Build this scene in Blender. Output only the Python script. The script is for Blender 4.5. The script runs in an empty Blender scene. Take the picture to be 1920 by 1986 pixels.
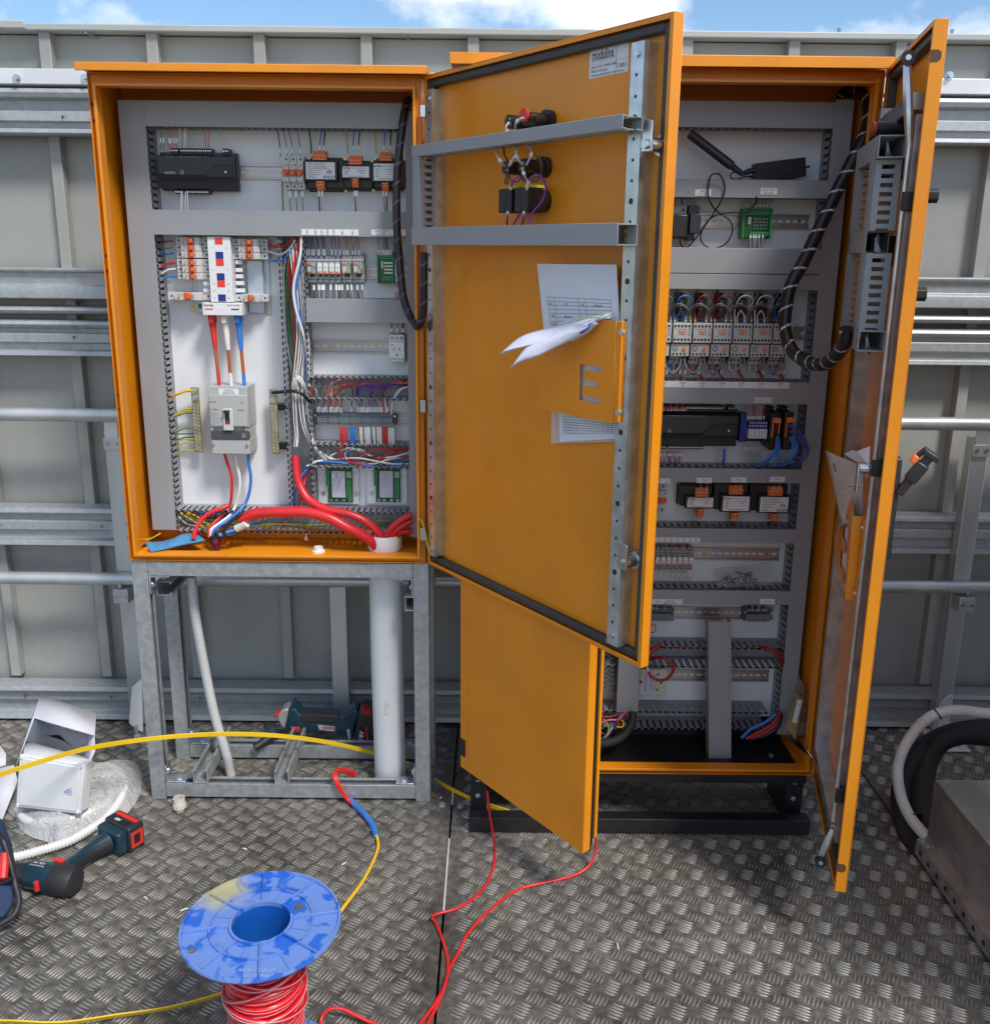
import bpy, math, random
import numpy as np
from mathutils import Vector, Matrix
random.seed(7)
S=bpy.context.scene; C=S.collection
R=math.radians
# ---------------- camera
F,CX,CY=1815.2,960.0,942.15
PT,YW,RL=R(14.151),R(0.131),R(0.6075)
CAM=Vector((0,-2.3513,1.5227))
fwd=Vector((math.sin(YW)*math.cos(PT),math.cos(YW)*math.cos(PT),-math.sin(PT)))
_r=Vector((math.cos(YW),-math.sin(YW),0)); _u=_r.cross(fwd)
RT=_r*math.cos(RL)+_u*math.sin(RL); UP=-_r*math.sin(RL)+_u*math.cos(RL)
cd=bpy.data.cameras.new('camera'); cam=bpy.data.objects.new('camera',cd); C.objects.link(cam)
m=Matrix((RT,UP,-fwd)).transposed().to_4x4(); m.translation=CAM; cam.matrix_world=m
cd.sensor_fit='HORIZONTAL'; cd.sensor_width=36; cd.lens=36*F/1920
cd.shift_y=-(993-CY)/1920; cd.clip_start=.01; cd.clip_end=500
S.camera=cam
# ---------------- world, sun, exposure
SUN_EL,SUN_AZ=52.0,38.0      # azimuth: degrees from behind the camera towards the right
w=bpy.data.worlds.new('World'); S.world=w; w.use_nodes=True
nt=w.node_tree; N=nt.nodes; L=nt.links; N.clear()
out=N.new('ShaderNodeOutputWorld'); bg=N.new('ShaderNodeBackground'); sky=N.new('ShaderNodeTexSky')
sky.sky_type='NISHITA'; sky.sun_disc=False; sky.sun_elevation=R(SUN_EL); sky.sun_rotation=R(180-SUN_AZ); sky.air_density=1.0; sky.dust_density=.3; sky.ozone_density=2
tc=N.new('ShaderNodeTexCoord'); mp=N.new('ShaderNodeMapping'); mp.inputs['Scale'].default_value=(1,1,1.6)
nz=N.new('ShaderNodeTexNoise'); nz.inputs['Scale'].default_value=3.2; nz.inputs['Detail'].default_value=9; nz.inputs['Roughness'].default_value=.56
rp=N.new('ShaderNodeValToRGB'); rp.color_ramp.elements[0].position=.475; rp.color_ramp.elements[1].position=.60
mx=N.new('ShaderNodeMix'); mx.data_type='RGBA'
L.new(tc.outputs['Generated'],mp.inputs['Vector']); L.new(mp.outputs['Vector'],nz.inputs['Vector']); L.new(nz.outputs['Fac'],rp.inputs['Fac'])
L.new(rp.outputs['Color'],mx.inputs['Factor']); hs=N.new('ShaderNodeHueSaturation'); hs.inputs['Saturation'].default_value=1.12; L.new(sky.outputs['Color'],hs.inputs['Color']); L.new(hs.outputs['Color'],mx.inputs['A']); mx.inputs['B'].default_value=(8.6,8.6,8.6,1)
L.new(mx.outputs['Result'],bg.inputs['Color']); bg.inputs['Strength'].default_value=.11
L.new(bg.outputs['Background'],out.inputs['Surface'])
sd=bpy.data.lights.new('sun','SUN'); so=bpy.data.objects.new('sun',sd); C.objects.link(so)
sd.energy=2.5; sd.angle=R(12); sd.color=(1,.95,.87)
az=R(-90+SUN_AZ); sv=Vector((math.cos(az)*math.cos(R(SUN_EL)),math.sin(az)*math.cos(R(SUN_EL)),math.sin(R(SUN_EL))))
so.rotation_euler=sv.to_track_quat('Z','Y').to_euler()
S.view_settings.view_transform='Standard'; S.view_settings.look='None'; S.view_settings.exposure=0.55; S.view_settings.gamma=1
# ---------------- picture -> place helpers (points on real planes)
def ray(u,v): return fwd+RT*((u-CX)/F)+UP*((CY-v)/F)
def PY(u,v,y): d=ray(u,v); return CAM+d*((y-CAM.y)/d.y)
def PZ(u,v,z): d=ray(u,v); return CAM+d*((z-CAM.z)/d.z)
def PX(u,v,x): d=ray(u,v); return CAM+d*((x-CAM.x)/d.x)
# ---------------- materials
MATS={}
def lin(c):
    if isinstance(c,str):
        c=tuple(int(c[i:i+2],16)/255 for i in (0,2,4))
        c=tuple((x/12.92 if x<=.04045 else ((x+.055)/1.055)**2.4) for x in c)
    return (*c,1)
def mat(name,col,rough=.5,metal=0,bump=0,bscale=300,var=.06,vscale=6,coat=0,col2=None,alpha=1,spec=.5,trans=0,rvar=.08,detail=4,vlo=.4,vhi=.6,stretch=None,sheen=0):
    if name in MATS: return MATS[name]
    m=bpy.data.materials.new(name); m.use_nodes=True; n=m.node_tree.nodes; l=m.node_tree.links
    b=n['Principled BSDF']; c=lin(col)
    tc=n.new('ShaderNodeTexCoord'); g=n.new('ShaderNodeNewGeometry')
    src=g.outputs['Position']
    if stretch:
        mp=n.new('ShaderNodeMapping'); mp.inputs['Scale'].default_value=stretch; l.new(src,mp.inputs['Vector']); src=mp.outputs['Vector']
    nz=n.new('ShaderNodeTexNoise'); nz.inputs['Scale'].default_value=vscale; nz.inputs['Detail'].default_value=detail; l.new(src,nz.inputs['Vector'])
    rm=n.new('ShaderNodeMapRange'); rm.inputs['From Min'].default_value=vlo; rm.inputs['From Max'].default_value=vhi; l.new(nz.outputs['Fac'],rm.inputs['Value'])
    mx=n.new('ShaderNodeMix'); mx.data_type='RGBA'; l.new(rm.outputs['Result'],mx.inputs['Factor'])
    if col2 is None:
        mx.inputs['A'].default_value=tuple(x*(1-var) for x in c[:3])+(1,); mx.inputs['B'].default_value=tuple(min(1,x*(1+var)) for x in c[:3])+(1,)
    else:
        mx.inputs['A'].default_value=c; mx.inputs['B'].default_value=lin(col2)
    l.new(mx.outputs['Result'],b.inputs['Base Color'])
    rr=n.new('ShaderNodeMapRange'); rr.inputs['To Min'].default_value=max(.02,rough-rvar); rr.inputs['To Max'].default_value=min(1,rough+rvar)
    l.new(nz.outputs['Fac'],rr.inputs['Value']); l.new(rr.outputs['Result'],b.inputs['Roughness'])
    b.inputs['Metallic'].default_value=metal; b.inputs['Coat Weight'].default_value=coat; b.inputs['Coat Roughness'].default_value=.15
    b.inputs['Specular IOR Level'].default_value=spec; b.inputs['Alpha'].default_value=alpha; b.inputs['Transmission Weight'].default_value=trans
    if bump:
        n2=n.new('ShaderNodeTexNoise'); n2.inputs['Scale'].default_value=bscale; n2.inputs['Detail'].default_value=2; l.new(g.outputs['Position'],n2.inputs['Vector'])
        bp=n.new('ShaderNodeBump'); bp.inputs['Strength'].default_value=bump; bp.inputs['Distance'].default_value=.002; l.new(n2.outputs['Fac'],bp.inputs['Height']); l.new(bp.outputs['Normal'],b.inputs['Normal'])
    MATS[name]=m; return m
ORANGE=mat('orange powder coat',(.76,.262,.007),.35,0,.22,260,.045,5,0,spec=.5,rvar=.14,detail=8)
def dusty(m,col,fac,sc=14,lo=.52,hi=.72):
    n=m.node_tree.nodes; l=m.node_tree.links; b=n['Principled BSDF']; src=b.inputs['Base Color'].links[0].from_socket
    g=n.new('ShaderNodeNewGeometry'); z=n.new('ShaderNodeTexNoise'); z.inputs['Scale'].default_value=sc; z.inputs['Detail'].default_value=10; z.inputs['Roughness'].default_value=.72; l.new(g.outputs['Position'],z.inputs['Vector'])
    q=n.new('ShaderNodeMapRange'); q.inputs['From Min'].default_value=lo; q.inputs['From Max'].default_value=hi; q.inputs['To Max'].default_value=fac; l.new(z.outputs['Fac'],q.inputs['Value'])
    x=n.new('ShaderNodeMix'); x.data_type='RGBA'; l.new(q.outputs[0],x.inputs['Factor']); l.new(src,x.inputs['A']); x.inputs['B'].default_value=(*col,1); l.new(x.outputs['Result'],b.inputs['Base Color'])
GREYDUCT=mat('grey duct plastic',(.285,.30,.32),.5,0,.02,200,.03,4)
PLATE=mat('light grey painted plate',(.74,.75,.77),.45,0,.03,400,.03,3)
WALLP=mat('grey green painted steel',(.31,.32,.30),.42,0,.04,500,.07,2.2,spec=.5)
WALLT=mat('pale painted cap steel',(.42,.44,.42),.4,0,.03,300,.05,3)
GALV=mat('galvanised steel',(.40,.425,.44),.50,.45,.05,120,.10,60,rvar=.10,detail=8,vlo=.3,vhi=.7)
STRUT=mat('galvanised strut steel',(.40,.425,.44),.42,.55,.06,150,.16,70,rvar=.12,detail=8,vlo=.3,vhi=.7)
ZINC=mat('zinc plated steel',(.55,.60,.64),.3,.85,.03,200,.12,30)
ALU=mat('mill aluminium',(.55,.57,.585),.42,.65,.03,90,.08,8,stretch=(1,1,.2))
ALUW=mat('pale aluminium angle',(.74,.75,.76),.42,.3,.03,90,.05,8)
GALVR=mat('dull galvanised sheet',(.40,.40,.40),.27,.72,.03,60,.22,9,rvar=.10,detail=8)
CHROME=mat('bright zinc',(.58,.60,.62),.24,1,0)
DIN=mat('passivated rail steel',(.40,.39,.45),.33,.7,.02,100,.12,40,col2=(.47,.42,.37))
BLACK=mat('black plastic',(.012,.012,.014),.42,0,.03,300,.1)
BLACKG=mat('dark charcoal plastic',(.022,.024,.03),.38,0,.03,300,.1)
SATBLK=mat('black satin steel',(.014,.014,.016),.35,0,.05,200,.2)
RUBBER=mat('dark grey rubber',(.05,.052,.048),.6,0,.05,200,.1)
FOAM=mat('black foam insulation',(.014,.014,.015),.75,0,.25,150,.3)
WHITEP=mat('white plastic',(.72,.73,.74),.35,0,.01,100,.03)
BREAKER=mat('pale grey breaker plastic',(.55,.56,.54),.42,0,.01,100,.04)
CONTACT=mat('grey contactor plastic',(.50,.51,.50),.45,0,.01,100,.04)
RELG=mat('relay socket grey plastic',(.36,.38,.37),.5,0,.02,200,.05)
DARKG=mat('dark grey plastic',(.06,.065,.07),.45,0,.02,200,.08)
TERMG=mat('slate terminal plastic',(.16,.19,.205),.45,0,.02,200,.08)
TOGR=mat('orange red toggle plastic',(.70,.13,.035),.4)
TERO=mat('orange terminal plastic',(.80,.20,.05),.45)
REDP=mat('red plastic',(.62,.03,.02),.4)
PVCW=mat('white pvc',(.70,.72,.74),.4,0,.02,60,.04,5)
CONDUIT=mat('grey corrugated pvc',(.50,.51,.515),.45,0,0)
CONDW=mat('white corrugated pvc',(.68,.68,.66),.45,0,0)
CREAM=mat('cream plastic',(.60,.57,.48),.45)
INKB=mat('black ink',(.02,.02,.025),.6)
INKG=mat('grey ink',(.18,.19,.22),.6)
INKW=mat('white ink',(.75,.76,.78),.6)
INKR=mat('red ink',(.6,.04,.03),.6)
INKBL=mat('blue ink',(.05,.06,.35),.6)
STICK=mat('white sticker',(.70,.71,.72),.5)
PAPER=mat('white paper',(.70,.72,.80),.7,0,.05,60,.03)
CARD=mat('white card',(.56,.57,.62),.65,0,.03,200,.04)
PCB=mat('green circuit board',(.01,.11,.035),.35)
GREENP=mat('green housing plastic',(.04,.27,.09),.45)
BRASS=mat('brass',(.55,.42,.14),.3,.9,.02,100,.15,60)
BRN=mat('brown heat shrink',(.42,.09,.015),.5)
Wm={}
for k,c in dict(red=(.58,.025,.02),dred=(.30,.008,.012),white=(.72,.71,.68),blue=(.03,.19,.60),dblue=(.015,.03,.25),grey=(.20,.22,.25),lgrey=(.42,.44,.45),black=(.012,.012,.014),brown=(.12,.06,.03),pink=(.62,.16,.13),purple=(.13,.035,.30),green=(.02,.12,.03),yg=(.42,.42,.05),yellow=(.75,.45,.02),violet=(.25,.05,.35),yg2=(.10,.20,.03)).items():
    Wm[k]=mat(k+' wire insulation',c,.38,0,0)
dusty(ORANGE,(.62,.36,.14),.12); dusty(WALLP,(.20,.185,.15),.35,5,.5,.75); dusty(GALV,(.22,.21,.19),.4,22)
# ---------------- mesh builder
class MB:
    def __init__(s): s.v=[]; s.f=[]; s.fm=[]; s.ms=[]; s.sm=[]
    def mi(s,m):
        if m not in s.ms: s.ms.append(m)
        return s.ms.index(m)
    def add(s,vs,fs,m,smooth=False):
        o=len(s.v); s.v+= [tuple(p) for p in vs]; i=s.mi(m)
        for f in fs: s.f.append([o+k for k in f]); s.fm.append(i); s.sm.append(smooth)
        return s
    def hexa(s,c,m): # 8 corners: 0-3 bottom loop,4-7 top loop
        return s.add(c,[(0,3,2,1),(4,5,6,7),(0,1,5,4),(1,2,6,5),(2,3,7,6),(3,0,4,7)],m)
    def box(s,x0,x1,y0,y1,z0,z1,m):
        if x0>x1:x0,x1=x1,x0
        if y0>y1:y0,y1=y1,y0
        if z0>z1:z0,z1=z1,z0
        return s.hexa([(x0,y0,z0),(x1,y0,z0),(x1,y1,z0),(x0,y1,z0),(x0,y0,z1),(x1,y0,z1),(x1,y1,z1),(x0,y1,z1)],m)
    def obox(s,o,a,b,c,m): # origin corner + three edge vectors (right handed)
        o,a,b,c=map(Vector,(o,a,b,c))
        if a.cross(b).dot(c)<0: a,b=b,a
        return s.hexa([o,o+a,o+a+b,o+b,o+c,o+a+c,o+a+b+c,o+b+c],m)
    def prism(s,poly,vec,m): # poly: list of 3d points, extruded by vec
        P=[Vector(p) for p in poly]; vec=Vector(vec); n=len(P)
        nn=Vector((0,0,0))
        for i in range(n): nn+=P[i].cross(P[(i+1)%n])
        if nn.dot(vec)<0: P=P[::-1]
        Q=[p+vec for p in P]
        return s.add(P+Q,[tuple(range(n))[::-1],tuple(range(n,2*n))]+[(i,(i+1)%n,n+(i+1)%n,n+i) for i in range(n)],m)
    def tube(s,pts,r,m,seg=8,n=None,cap=True,rs=None,smooth=True,hollow=None):
        P=[Vector(p) for p in pts]
        if n: P=curve(P,n)
        k=len(P)
        if rs is None: rs=[r]*k
        elif len(rs)!=k: rs=list(np.interp(np.linspace(0,1,k),np.linspace(0,1,len(rs)),rs))
        T=[(P[min(i+1,k-1)]-P[max(i-1,0)]).normalized() for i in range(k)]
        a=Vector((0,0,1)) if abs(T[0].z)<.9 else Vector((1,0,0))
        nrm=(a-T[0]*a.dot(T[0])).normalized(); vs=[]
        for i in range(k):
            nrm=(nrm-T[i]*nrm.dot(T[i])); nrm.normalize(); b=T[i].cross(nrm)
            for j in range(seg):
                t=2*math.pi*j/seg; vs.append(P[i]+(nrm*math.cos(t)+b*math.sin(t))*rs[i])
        fs=[(i*seg+j,i*seg+(j+1)%seg,(i+1)*seg+(j+1)%seg,(i+1)*seg+j) for i in range(k-1) for j in range(seg)]
        s.add(vs,fs,m,smooth)
        if cap: s.add(vs[:seg],[tuple(range(seg))[::-1]],m); s.add(vs[-seg:],[tuple(range(seg))],m)
        return s
    def cyl(s,p0,p1,r,m,seg=12,r1=None): return s.tube([p0,p1],r,m,seg,rs=[r,r if r1 is None else r1])
    def lathe(s,o,axis,prof,m,seg=24,closed=False): # prof [(along,radius)]
        o=Vector(o); ax=Vector(axis).normalized(); a=Vector((1,0,0)) if abs(ax.x)<.9 else Vector((0,1,0))
        n=(a-ax*a.dot(ax)).normalized(); b=ax.cross(n); vs=[]
        for h,r in prof:
            for j in range(seg):
                t=2*math.pi*j/seg; vs.append(o+ax*h+(n*math.cos(t)+b*math.sin(t))*r)
        k=len(prof); rng=range(k) if closed else range(k-1)
        fs=[(i*seg+j,i*seg+(j+1)%seg,((i+1)%k)*seg+(j+1)%seg,((i+1)%k)*seg+j) for i in rng for j in range(seg)]
        return s.add(vs,fs,m,True)
    def grid(s,fn,nu,nv,m,thick=0):
        vs=[fn(i/nu,j/nv) for j in range(nv+1) for i in range(nu+1)]
        fs=[(j*(nu+1)+i,j*(nu+1)+i+1,(j+1)*(nu+1)+i+1,(j+1)*(nu+1)+i) for j in range(nv) for i in range(nu)]
        return s.add(vs,fs,m,True)
    def build(s,name,parent=None,bevel=0,loc=None,angle=35,solid=0,sub=0,bseg=2):
        o0=wloc(parent) if parent else Vector((0,0,0))
        if parent is None and loc is None and s.v:
            A=np.array(s.v); loc=Vector(((A[:,0].min()+A[:,0].max())/2,(A[:,1].min()+A[:,1].max())/2,A[:,2].min()))
        if loc is not None: o0=o0*0+Vector(loc)
        me=bpy.data.meshes.new(name); me.from_pydata([tuple(Vector(p)-o0) for p in s.v],[],s.f)
        for q in s.ms: me.materials.append(q)
        me.polygons.foreach_set('material_index',s.fm); me.polygons.foreach_set('use_smooth',[True]*len(s.f))
        me.update(); me.set_sharp_from_angle(angle=R(angle))
        ob=bpy.data.objects.new(name,me); C.objects.link(ob)
        if parent: ob.parent=parent; ob.location=(o0-wloc(parent))
        else: ob.location=o0
        if solid: md=ob.modifiers.new('solid','SOLIDIFY'); md.thickness=solid; md.offset=0
        if bevel: md=ob.modifiers.new('bevel','BEVEL'); md.width=bevel; md.segments=bseg; md.limit_method='ANGLE'; md.angle_limit=R(40); md.harden_normals=False
        if sub: md=ob.modifiers.new('sub','SUBSURF'); md.levels=sub; md.render_levels=sub
        return ob
def wloc(o):
    l=Vector((0,0,0))
    while o: l=l+o.location; o=o.parent
    return l
def curve(P,n):
    P=[Vector(p) for p in P]; k=len(P)
    if k<3: return [P[0].lerp(P[-1],t/n) for t in range(n+1)]
    d=[0]
    for i in range(1,k): d.append(d[-1]+max((P[i]-P[i-1]).length,1e-6)**.5)
    out=[]
    for q in range(n+1):
        t=d[-1]*q/n; i=0
        while i<k-2 and t>d[i+1]: i+=1
        p1,p2=P[i],P[i+1]; p0=P[i-1] if i else p1*2-p2; p3=P[i+2] if i<k-2 else p2*2-p1
        h=d[i+1]-d[i]; h0=(d[i]-d[i-1]) if i else h; h2=(d[i+2]-d[i+1]) if i<k-2 else h
        m1=((p1-p0)/h0-(p2-p0)/(h0+h)+(p2-p1)/h)*h; m2=((p2-p1)/h-(p3-p1)/(h+h2)+(p3-p2)/h2)*h
        s=(t-d[i])/h; out.append(p1*(2*s**3-3*s*s+1)+m1*(s**3-2*s*s+s)+p2*(-2*s**3+3*s*s)+m2*(s**3-s*s))
    return out
def empty(name,label,cat,loc,group=None,kind=None):
    o=bpy.data.objects.new(name,None); C.objects.link(o); o.location=loc; o.empty_display_size=.02
    return tag(o,label,cat,group,kind)
def tag(o,label=None,cat=None,group=None,kind=None):
    if label: o['label']=label
    if cat: o['category']=cat
    if group: o['group']=group
    if kind: o['kind']=kind
    return o
def copy_tree(o,off,label=None,group=None):
    def cp(x,par):
        c=x.copy(); C.objects.link(c); c.parent=par
        for ch in x.children: cp(ch,c)
        return c
    r=cp(o,None); r.location=o.location+Vector(off)
    if label: r['label']=label
    if group: r['group']=group
    return r
_tc={}
def text(body,pos,h,m,right=(1,0,0),up=(0,0,1),name='lettering',parent=None,align='CENTER',ext=.0002,width=None,bold=0):
    cu=bpy.data.curves.new('t','FONT'); cu.body=body; cu.size=1; cu.align_x=align; cu.align_y='CENTER'; cu.resolution_u=2; cu.offset=bold
    ob=bpy.data.objects.new('t',cu); me=bpy.data.meshes.new_from_object(ob)
    bpy.data.objects.remove(ob); bpy.data.curves.remove(cu)
    rv=Vector(right).normalized(); uv=Vector(up).normalized(); nv=rv.cross(uv)
    n=len(me.vertices); co=np.empty(n*3); me.vertices.foreach_get('co',co); co=co.reshape(-1,3)
    sx=h*1.0
    if width and n: sx=width/max(1e-6,(co[:,0].max()-co[:,0].min()))
    P=Vector(pos); W=np.array(P)+np.outer(co[:,0]*sx,rv)+np.outer(co[:,1]*h,uv)+np.array(nv)*ext
    o0=wloc(parent) if parent else P
    me.vertices.foreach_set('co',(W-np.array(o0)).ravel()); me.materials.clear(); me.materials.append(m); me.update(); me.name=name
    o=bpy.data.objects.new(name,me); C.objects.link(o)
    if parent: o.parent=parent
    else: o.location=o0
    return o
X3,Y3,Z3=Vector((1,0,0)),Vector((0,1,0)),Vector((0,0,1))
# local frame on any plane: o + u*e1 + v*e2 + w*n
class Fr:
    def __init__(s,o,e1,e2,n): s.o,s.e1,s.e2,s.n=Vector(o),Vector(e1),Vector(e2),Vector(n)
    def __call__(s,u,v,w=0): return s.o+s.e1*u+s.e2*v+s.n*w
    def box(s,mb,u0,u1,v0,v1,w0,w1,m): return mb.obox(s(u0,v0,w0),s.e1*(u1-u0),s.e2*(v1-v0),s.n*(w1-w0),m)
    def at(s,px,py,w=0): # picture ray hits plane w -> (u,v)
        d=ray(px,py); o=s.o+s.n*w; t=(o-CAM).dot(s.n)/d.dot(s.n); p=CAM+d*t-o
        return p.dot(s.e1),p.dot(s.e2)
    def pt(s,px,py,w=0): u,v=s.at(px,py,w); return s(u,v,w)
def screw(mb,p,n,r=.006,m=None,hexh=True):
    n=Vector(n); m=m or CHROME
    mb.cyl(p,Vector(p)+n*r*.35,r*1.35,m,12); mb.cyl(p,Vector(p)+n*r*.9,r,m,6 if hexh else 12)
def rep(name,parent,pts,fn,bevel=0,label=None):
    mb=MB(); fn(mb); o=mb.build(name,None,bevel=bevel,loc=(0,0,0)); w0=wloc(parent) if parent else Vector((0,0,0)); out=[o]
    for i,p in enumerate(pts):
        q=o if i==0 else o.copy()
        if i: C.objects.link(q); out.append(q)
        q.parent=parent; q.location=Vector(p)-w0
    return out
def screws(parent,pts,n,r=.005,m=None,hexh=True,name='screw'):
    return rep(name,parent,pts,lambda mb: screw(mb,(0,0,0),n,r,m,hexh))
# ================= SETTING =================
def treadmat():
    m=bpy.data.materials.new('worn tread plate aluminium'); m.use_nodes=True; n=m.node_tree.nodes; l=m.node_tree.links; b=n['Principled BSDF']
    g=n.new('ShaderNodeNewGeometry'); sp=n.new('ShaderNodeSeparateXYZ'); l.new(g.outputs['Position'],sp.inputs[0])
    h=n.new('ShaderNodeMapRange'); h.inputs['From Min'].default_value=.0004; h.inputs['From Max'].default_value=.0023; l.new(sp.outputs['Z'],h.inputs['Value'])
    n1=n.new('ShaderNodeTexNoise'); n1.inputs['Scale'].default_value=2.3; n1.inputs['Detail'].default_value=8; n1.inputs['Roughness'].default_value=.65; l.new(g.outputs['Position'],n1.inputs['Vector'])
    n2=n.new('ShaderNodeTexNoise'); n2.inputs['Scale'].default_value=55; n2.inputs['Detail'].default_value=6; l.new(g.outputs['Position'],n2.inputs['Vector'])
    r1=n.new('ShaderNodeValToRGB'); r1.color_ramp.elements[0].position=.32; r1.color_ramp.elements[0].color=(.085,.081,.075,1); r1.color_ramp.elements[1].position=.66; r1.color_ramp.elements[1].color=(.27,.26,.24,1); l.new(n1.outputs['Fac'],r1.inputs['Fac'])
    r2=n.new('ShaderNodeValToRGB'); r2.color_ramp.elements[0].position=.35; r2.color_ramp.elements[0].color=(.6,.6,.6,1); r2.color_ramp.elements[1].position=.68; r2.color_ramp.elements[1].color=(1.25,1.22,1.15,1); l.new(n2.outputs['Fac'],r2.inputs['Fac'])
    mm=n.new('ShaderNodeMix'); mm.data_type='RGBA'; mm.blend_type='MULTIPLY'; mm.inputs['Factor'].default_value=1; l.new(r1.outputs[0],mm.inputs['A']); l.new(r2.outputs[0],mm.inputs['B'])
    # scuffs of red-brown soil
    n3=n.new('ShaderNodeTexNoise'); n3.inputs['Scale'].default_value=1.7; n3.inputs['Detail'].default_value=10; n3.inputs['Roughness'].default_value=.7
    mp=n.new('ShaderNodeMapping'); mp.inputs['Location'].default_value=(4.2,1.3,0); l.new(g.outputs['Position'],mp.inputs['Vector']); l.new(mp.outputs[0],n3.inputs['Vector'])
    r3=n.new('ShaderNodeMapRange'); r3.inputs['From Min'].default_value=.56; r3.inputs['From Max'].default_value=.70; r3.inputs['To Max'].default_value=.7; l.new(n3.outputs['Fac'],r3.inputs['Value'])
    m3=n.new('ShaderNodeMix'); m3.data_type='RGBA'; l.new(r3.outputs[0],m3.inputs['Factor']); l.new(mm.outputs['Result'],m3.inputs['A']); m3.inputs['B'].default_value=(.13,.075,.05,1)
    # polished tops of the bars
    hm=n.new('ShaderNodeMath'); hm.operation='MULTIPLY'; hm.inputs[1].default_value=.62; l.new(h.outputs[0],hm.inputs[0])
    m4=n.new('ShaderNodeMix'); m4.data_type='RGBA'; l.new(hm.outputs[0],m4.inputs['Factor']); l.new(m3.outputs['Result'],m4.inputs['A']); m4.inputs['B'].default_value=(.46,.445,.405,1)
    l.new(m4.outputs['Result'],b.inputs['Base Color']); b.inputs['Metallic'].default_value=.50
    rr=n.new('ShaderNodeMapRange'); rr.inputs['To Min'].default_value=.45; rr.inputs['To Max'].default_value=.36; l.new(h.outputs[0],rr.inputs['Value'])
    ra=n.new('ShaderNodeMath'); ra.operation='MULTIPLY_ADD'; l.new(n2.outputs['Fac'],ra.inputs[0]); ra.inputs[1].default_value=.22; l.new(rr.outputs[0],ra.inputs[2]); l.new(ra.outputs[0],b.inputs['Roughness'])
    bp=n.new('ShaderNodeBump'); bp.inputs['Strength'].default_value=.25; bp.inputs['Distance'].default_value=.001; l.new(n2.outputs['Fac'],bp.inputs['Height']); l.new(bp.outputs[0],b.inputs['Normal'])
    return m
TREAD=treadmat()
GROUND=mat('dark concrete ground',(.10,.10,.095),.8,0,.3,20,.2,2)
tag(MB().box(-60,60,-60,60,-.9,-.86,GROUND).build('ground',loc=(0,0,-.9)),'dark ground far below the metal deck',None,None,'structure')
SEAMS=[-6,-.1065,1.125,6]
fl=MB()
for i in range(3):
    fl.box(SEAMS[i]+.0028,SEAMS[i+1]-.0028,-5,.9,-.006,0,TREAD)
fl.box(-6,6,-5,.9,-.05,-.045,SATBLK)
fv=[];ff=[]
P=.0645
def bars(cx,cy,ang):
    ca,sa=math.cos(ang),math.sin(ang)
    for k in range(-2,3):
        off=k*.0085; Lh=.0185-.0012*abs(k); Wd=.0029; H=.0024
        o=len(fv)
        loc=[(-Lh,0,0),(-Lh*.55,-Wd,0),(0,-Wd*1.25,0),(Lh*.55,-Wd,0),(Lh,0,0),(Lh*.55,Wd,0),(0,Wd*1.25,0),(-Lh*.55,Wd,0),(-Lh*.6,0,H*.9),(0,0,H),(Lh*.6,0,H*.9)]
        for x,y,z in loc:
            y+=off+.0016*(x/Lh)**2
            fv.append((cx+x*ca-y*sa,cy+x*sa+y*ca,z+.0001))
        for f in [(0,1,8),(1,2,9,8),(2,3,10,9),(3,4,10),(4,5,10),(5,6,9,10),(6,7,8,9),(7,0,8)]: ff.append([o+q for q in f])
for i in range(-32,38):
    for j in range(-22,13):
        for (ox,oy,an) in ((0,0,-27),(.5,.5,63)):
            cx=-.833+(i+13+ox)*P-13*P; cy=-.240+(j+oy)*.0630
            cx=-.833+(i+ox)*P*1.0+0
            if cx<-2.3 or cx>2.3 or any(abs(cx-s)<.02 for s in SEAMS): continue
            bars(cx,cy,R(an))
fl.add(fv,ff,TREAD,True)
tag(fl.build('floor',loc=(0,0,0),angle=50),'aluminium tread plate deck with worn five bar pattern',None,None,'structure')

WY=.53
wall=MB()
wall.box(-5,5,WY,WY+.04,-.05,2.10,WALLP)
for k in range(-12,13):
    x=-1.57+.3005*k
    wall.box(x-.016,x+.016,WY-.035,WY+.002,.14,2.105,WALLP)
wl=empty('panel_wall','grey green ribbed steel wall behind both orange cabinets','wall',(0,WY,0))
wall.build('cladding',wl,bevel=.002)
cap=MB(); cap.box(-5,5,WY-.05,WY+.06,2.103,2.121,WALLT); cap.box(-5,-1.31,WY-.056,WY-.05,2.106,2.127,WALLT)
cap.build('cap_flashing',wl,bevel=.003)
def psc(mb):
    p=Vector((0,0,0)); mb.tube([p+Vector((.0,.004,0)),p+Vector((-.02,-.035,.008))],.0028,CHROME,6); mb.cyl(p+Vector((-.02,-.035,.008)),p+Vector((-.023,-.04,.009)),.006,CHROME,8)
rep('protruding_screw',wl,[PY(px,py,WY-.004) for (px,py) in ((190,73),(795,76),(1632,70),(1848,72))],psc)
def zz(vD,y=.45): return PY(60,vD*1.0132,y).z
def girt(name,rows,label,x0=-5,x1=5,m=GALV,group='galvanised girts across the panel wall'):
    poly=[Vector((x0,y,zz(v,.45))) for v,y in rows]
    mb=MB(); n=len(poly)
    back=[Vector((x0,WY-.033,poly[0].z)),Vector((x0,WY-.033,poly[-1].z))]
    P_=poly+[back[1],back[0]]
    mb.prism(P_,(x1-x0,0,0),m)
    return tag(mb.build(name,angle=25,bevel=.0015),label,'wall rail',group)
girt('girt',[(165,.47),(168,.447),(176,.440),(186,.445),(190,.47),(209,.475),(211,.45),(231,.448),(233,.462),(243,.465),(246,.443),(254,.440),(257,.447)],'upper galvanised girt just below the pale bolted angle')
g=girt('flat_rail',[(131,.44),(161,.44),(163,.452)],'pale bolted aluminium angle running along the upper wall',m=ALUW,group=None)
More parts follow.
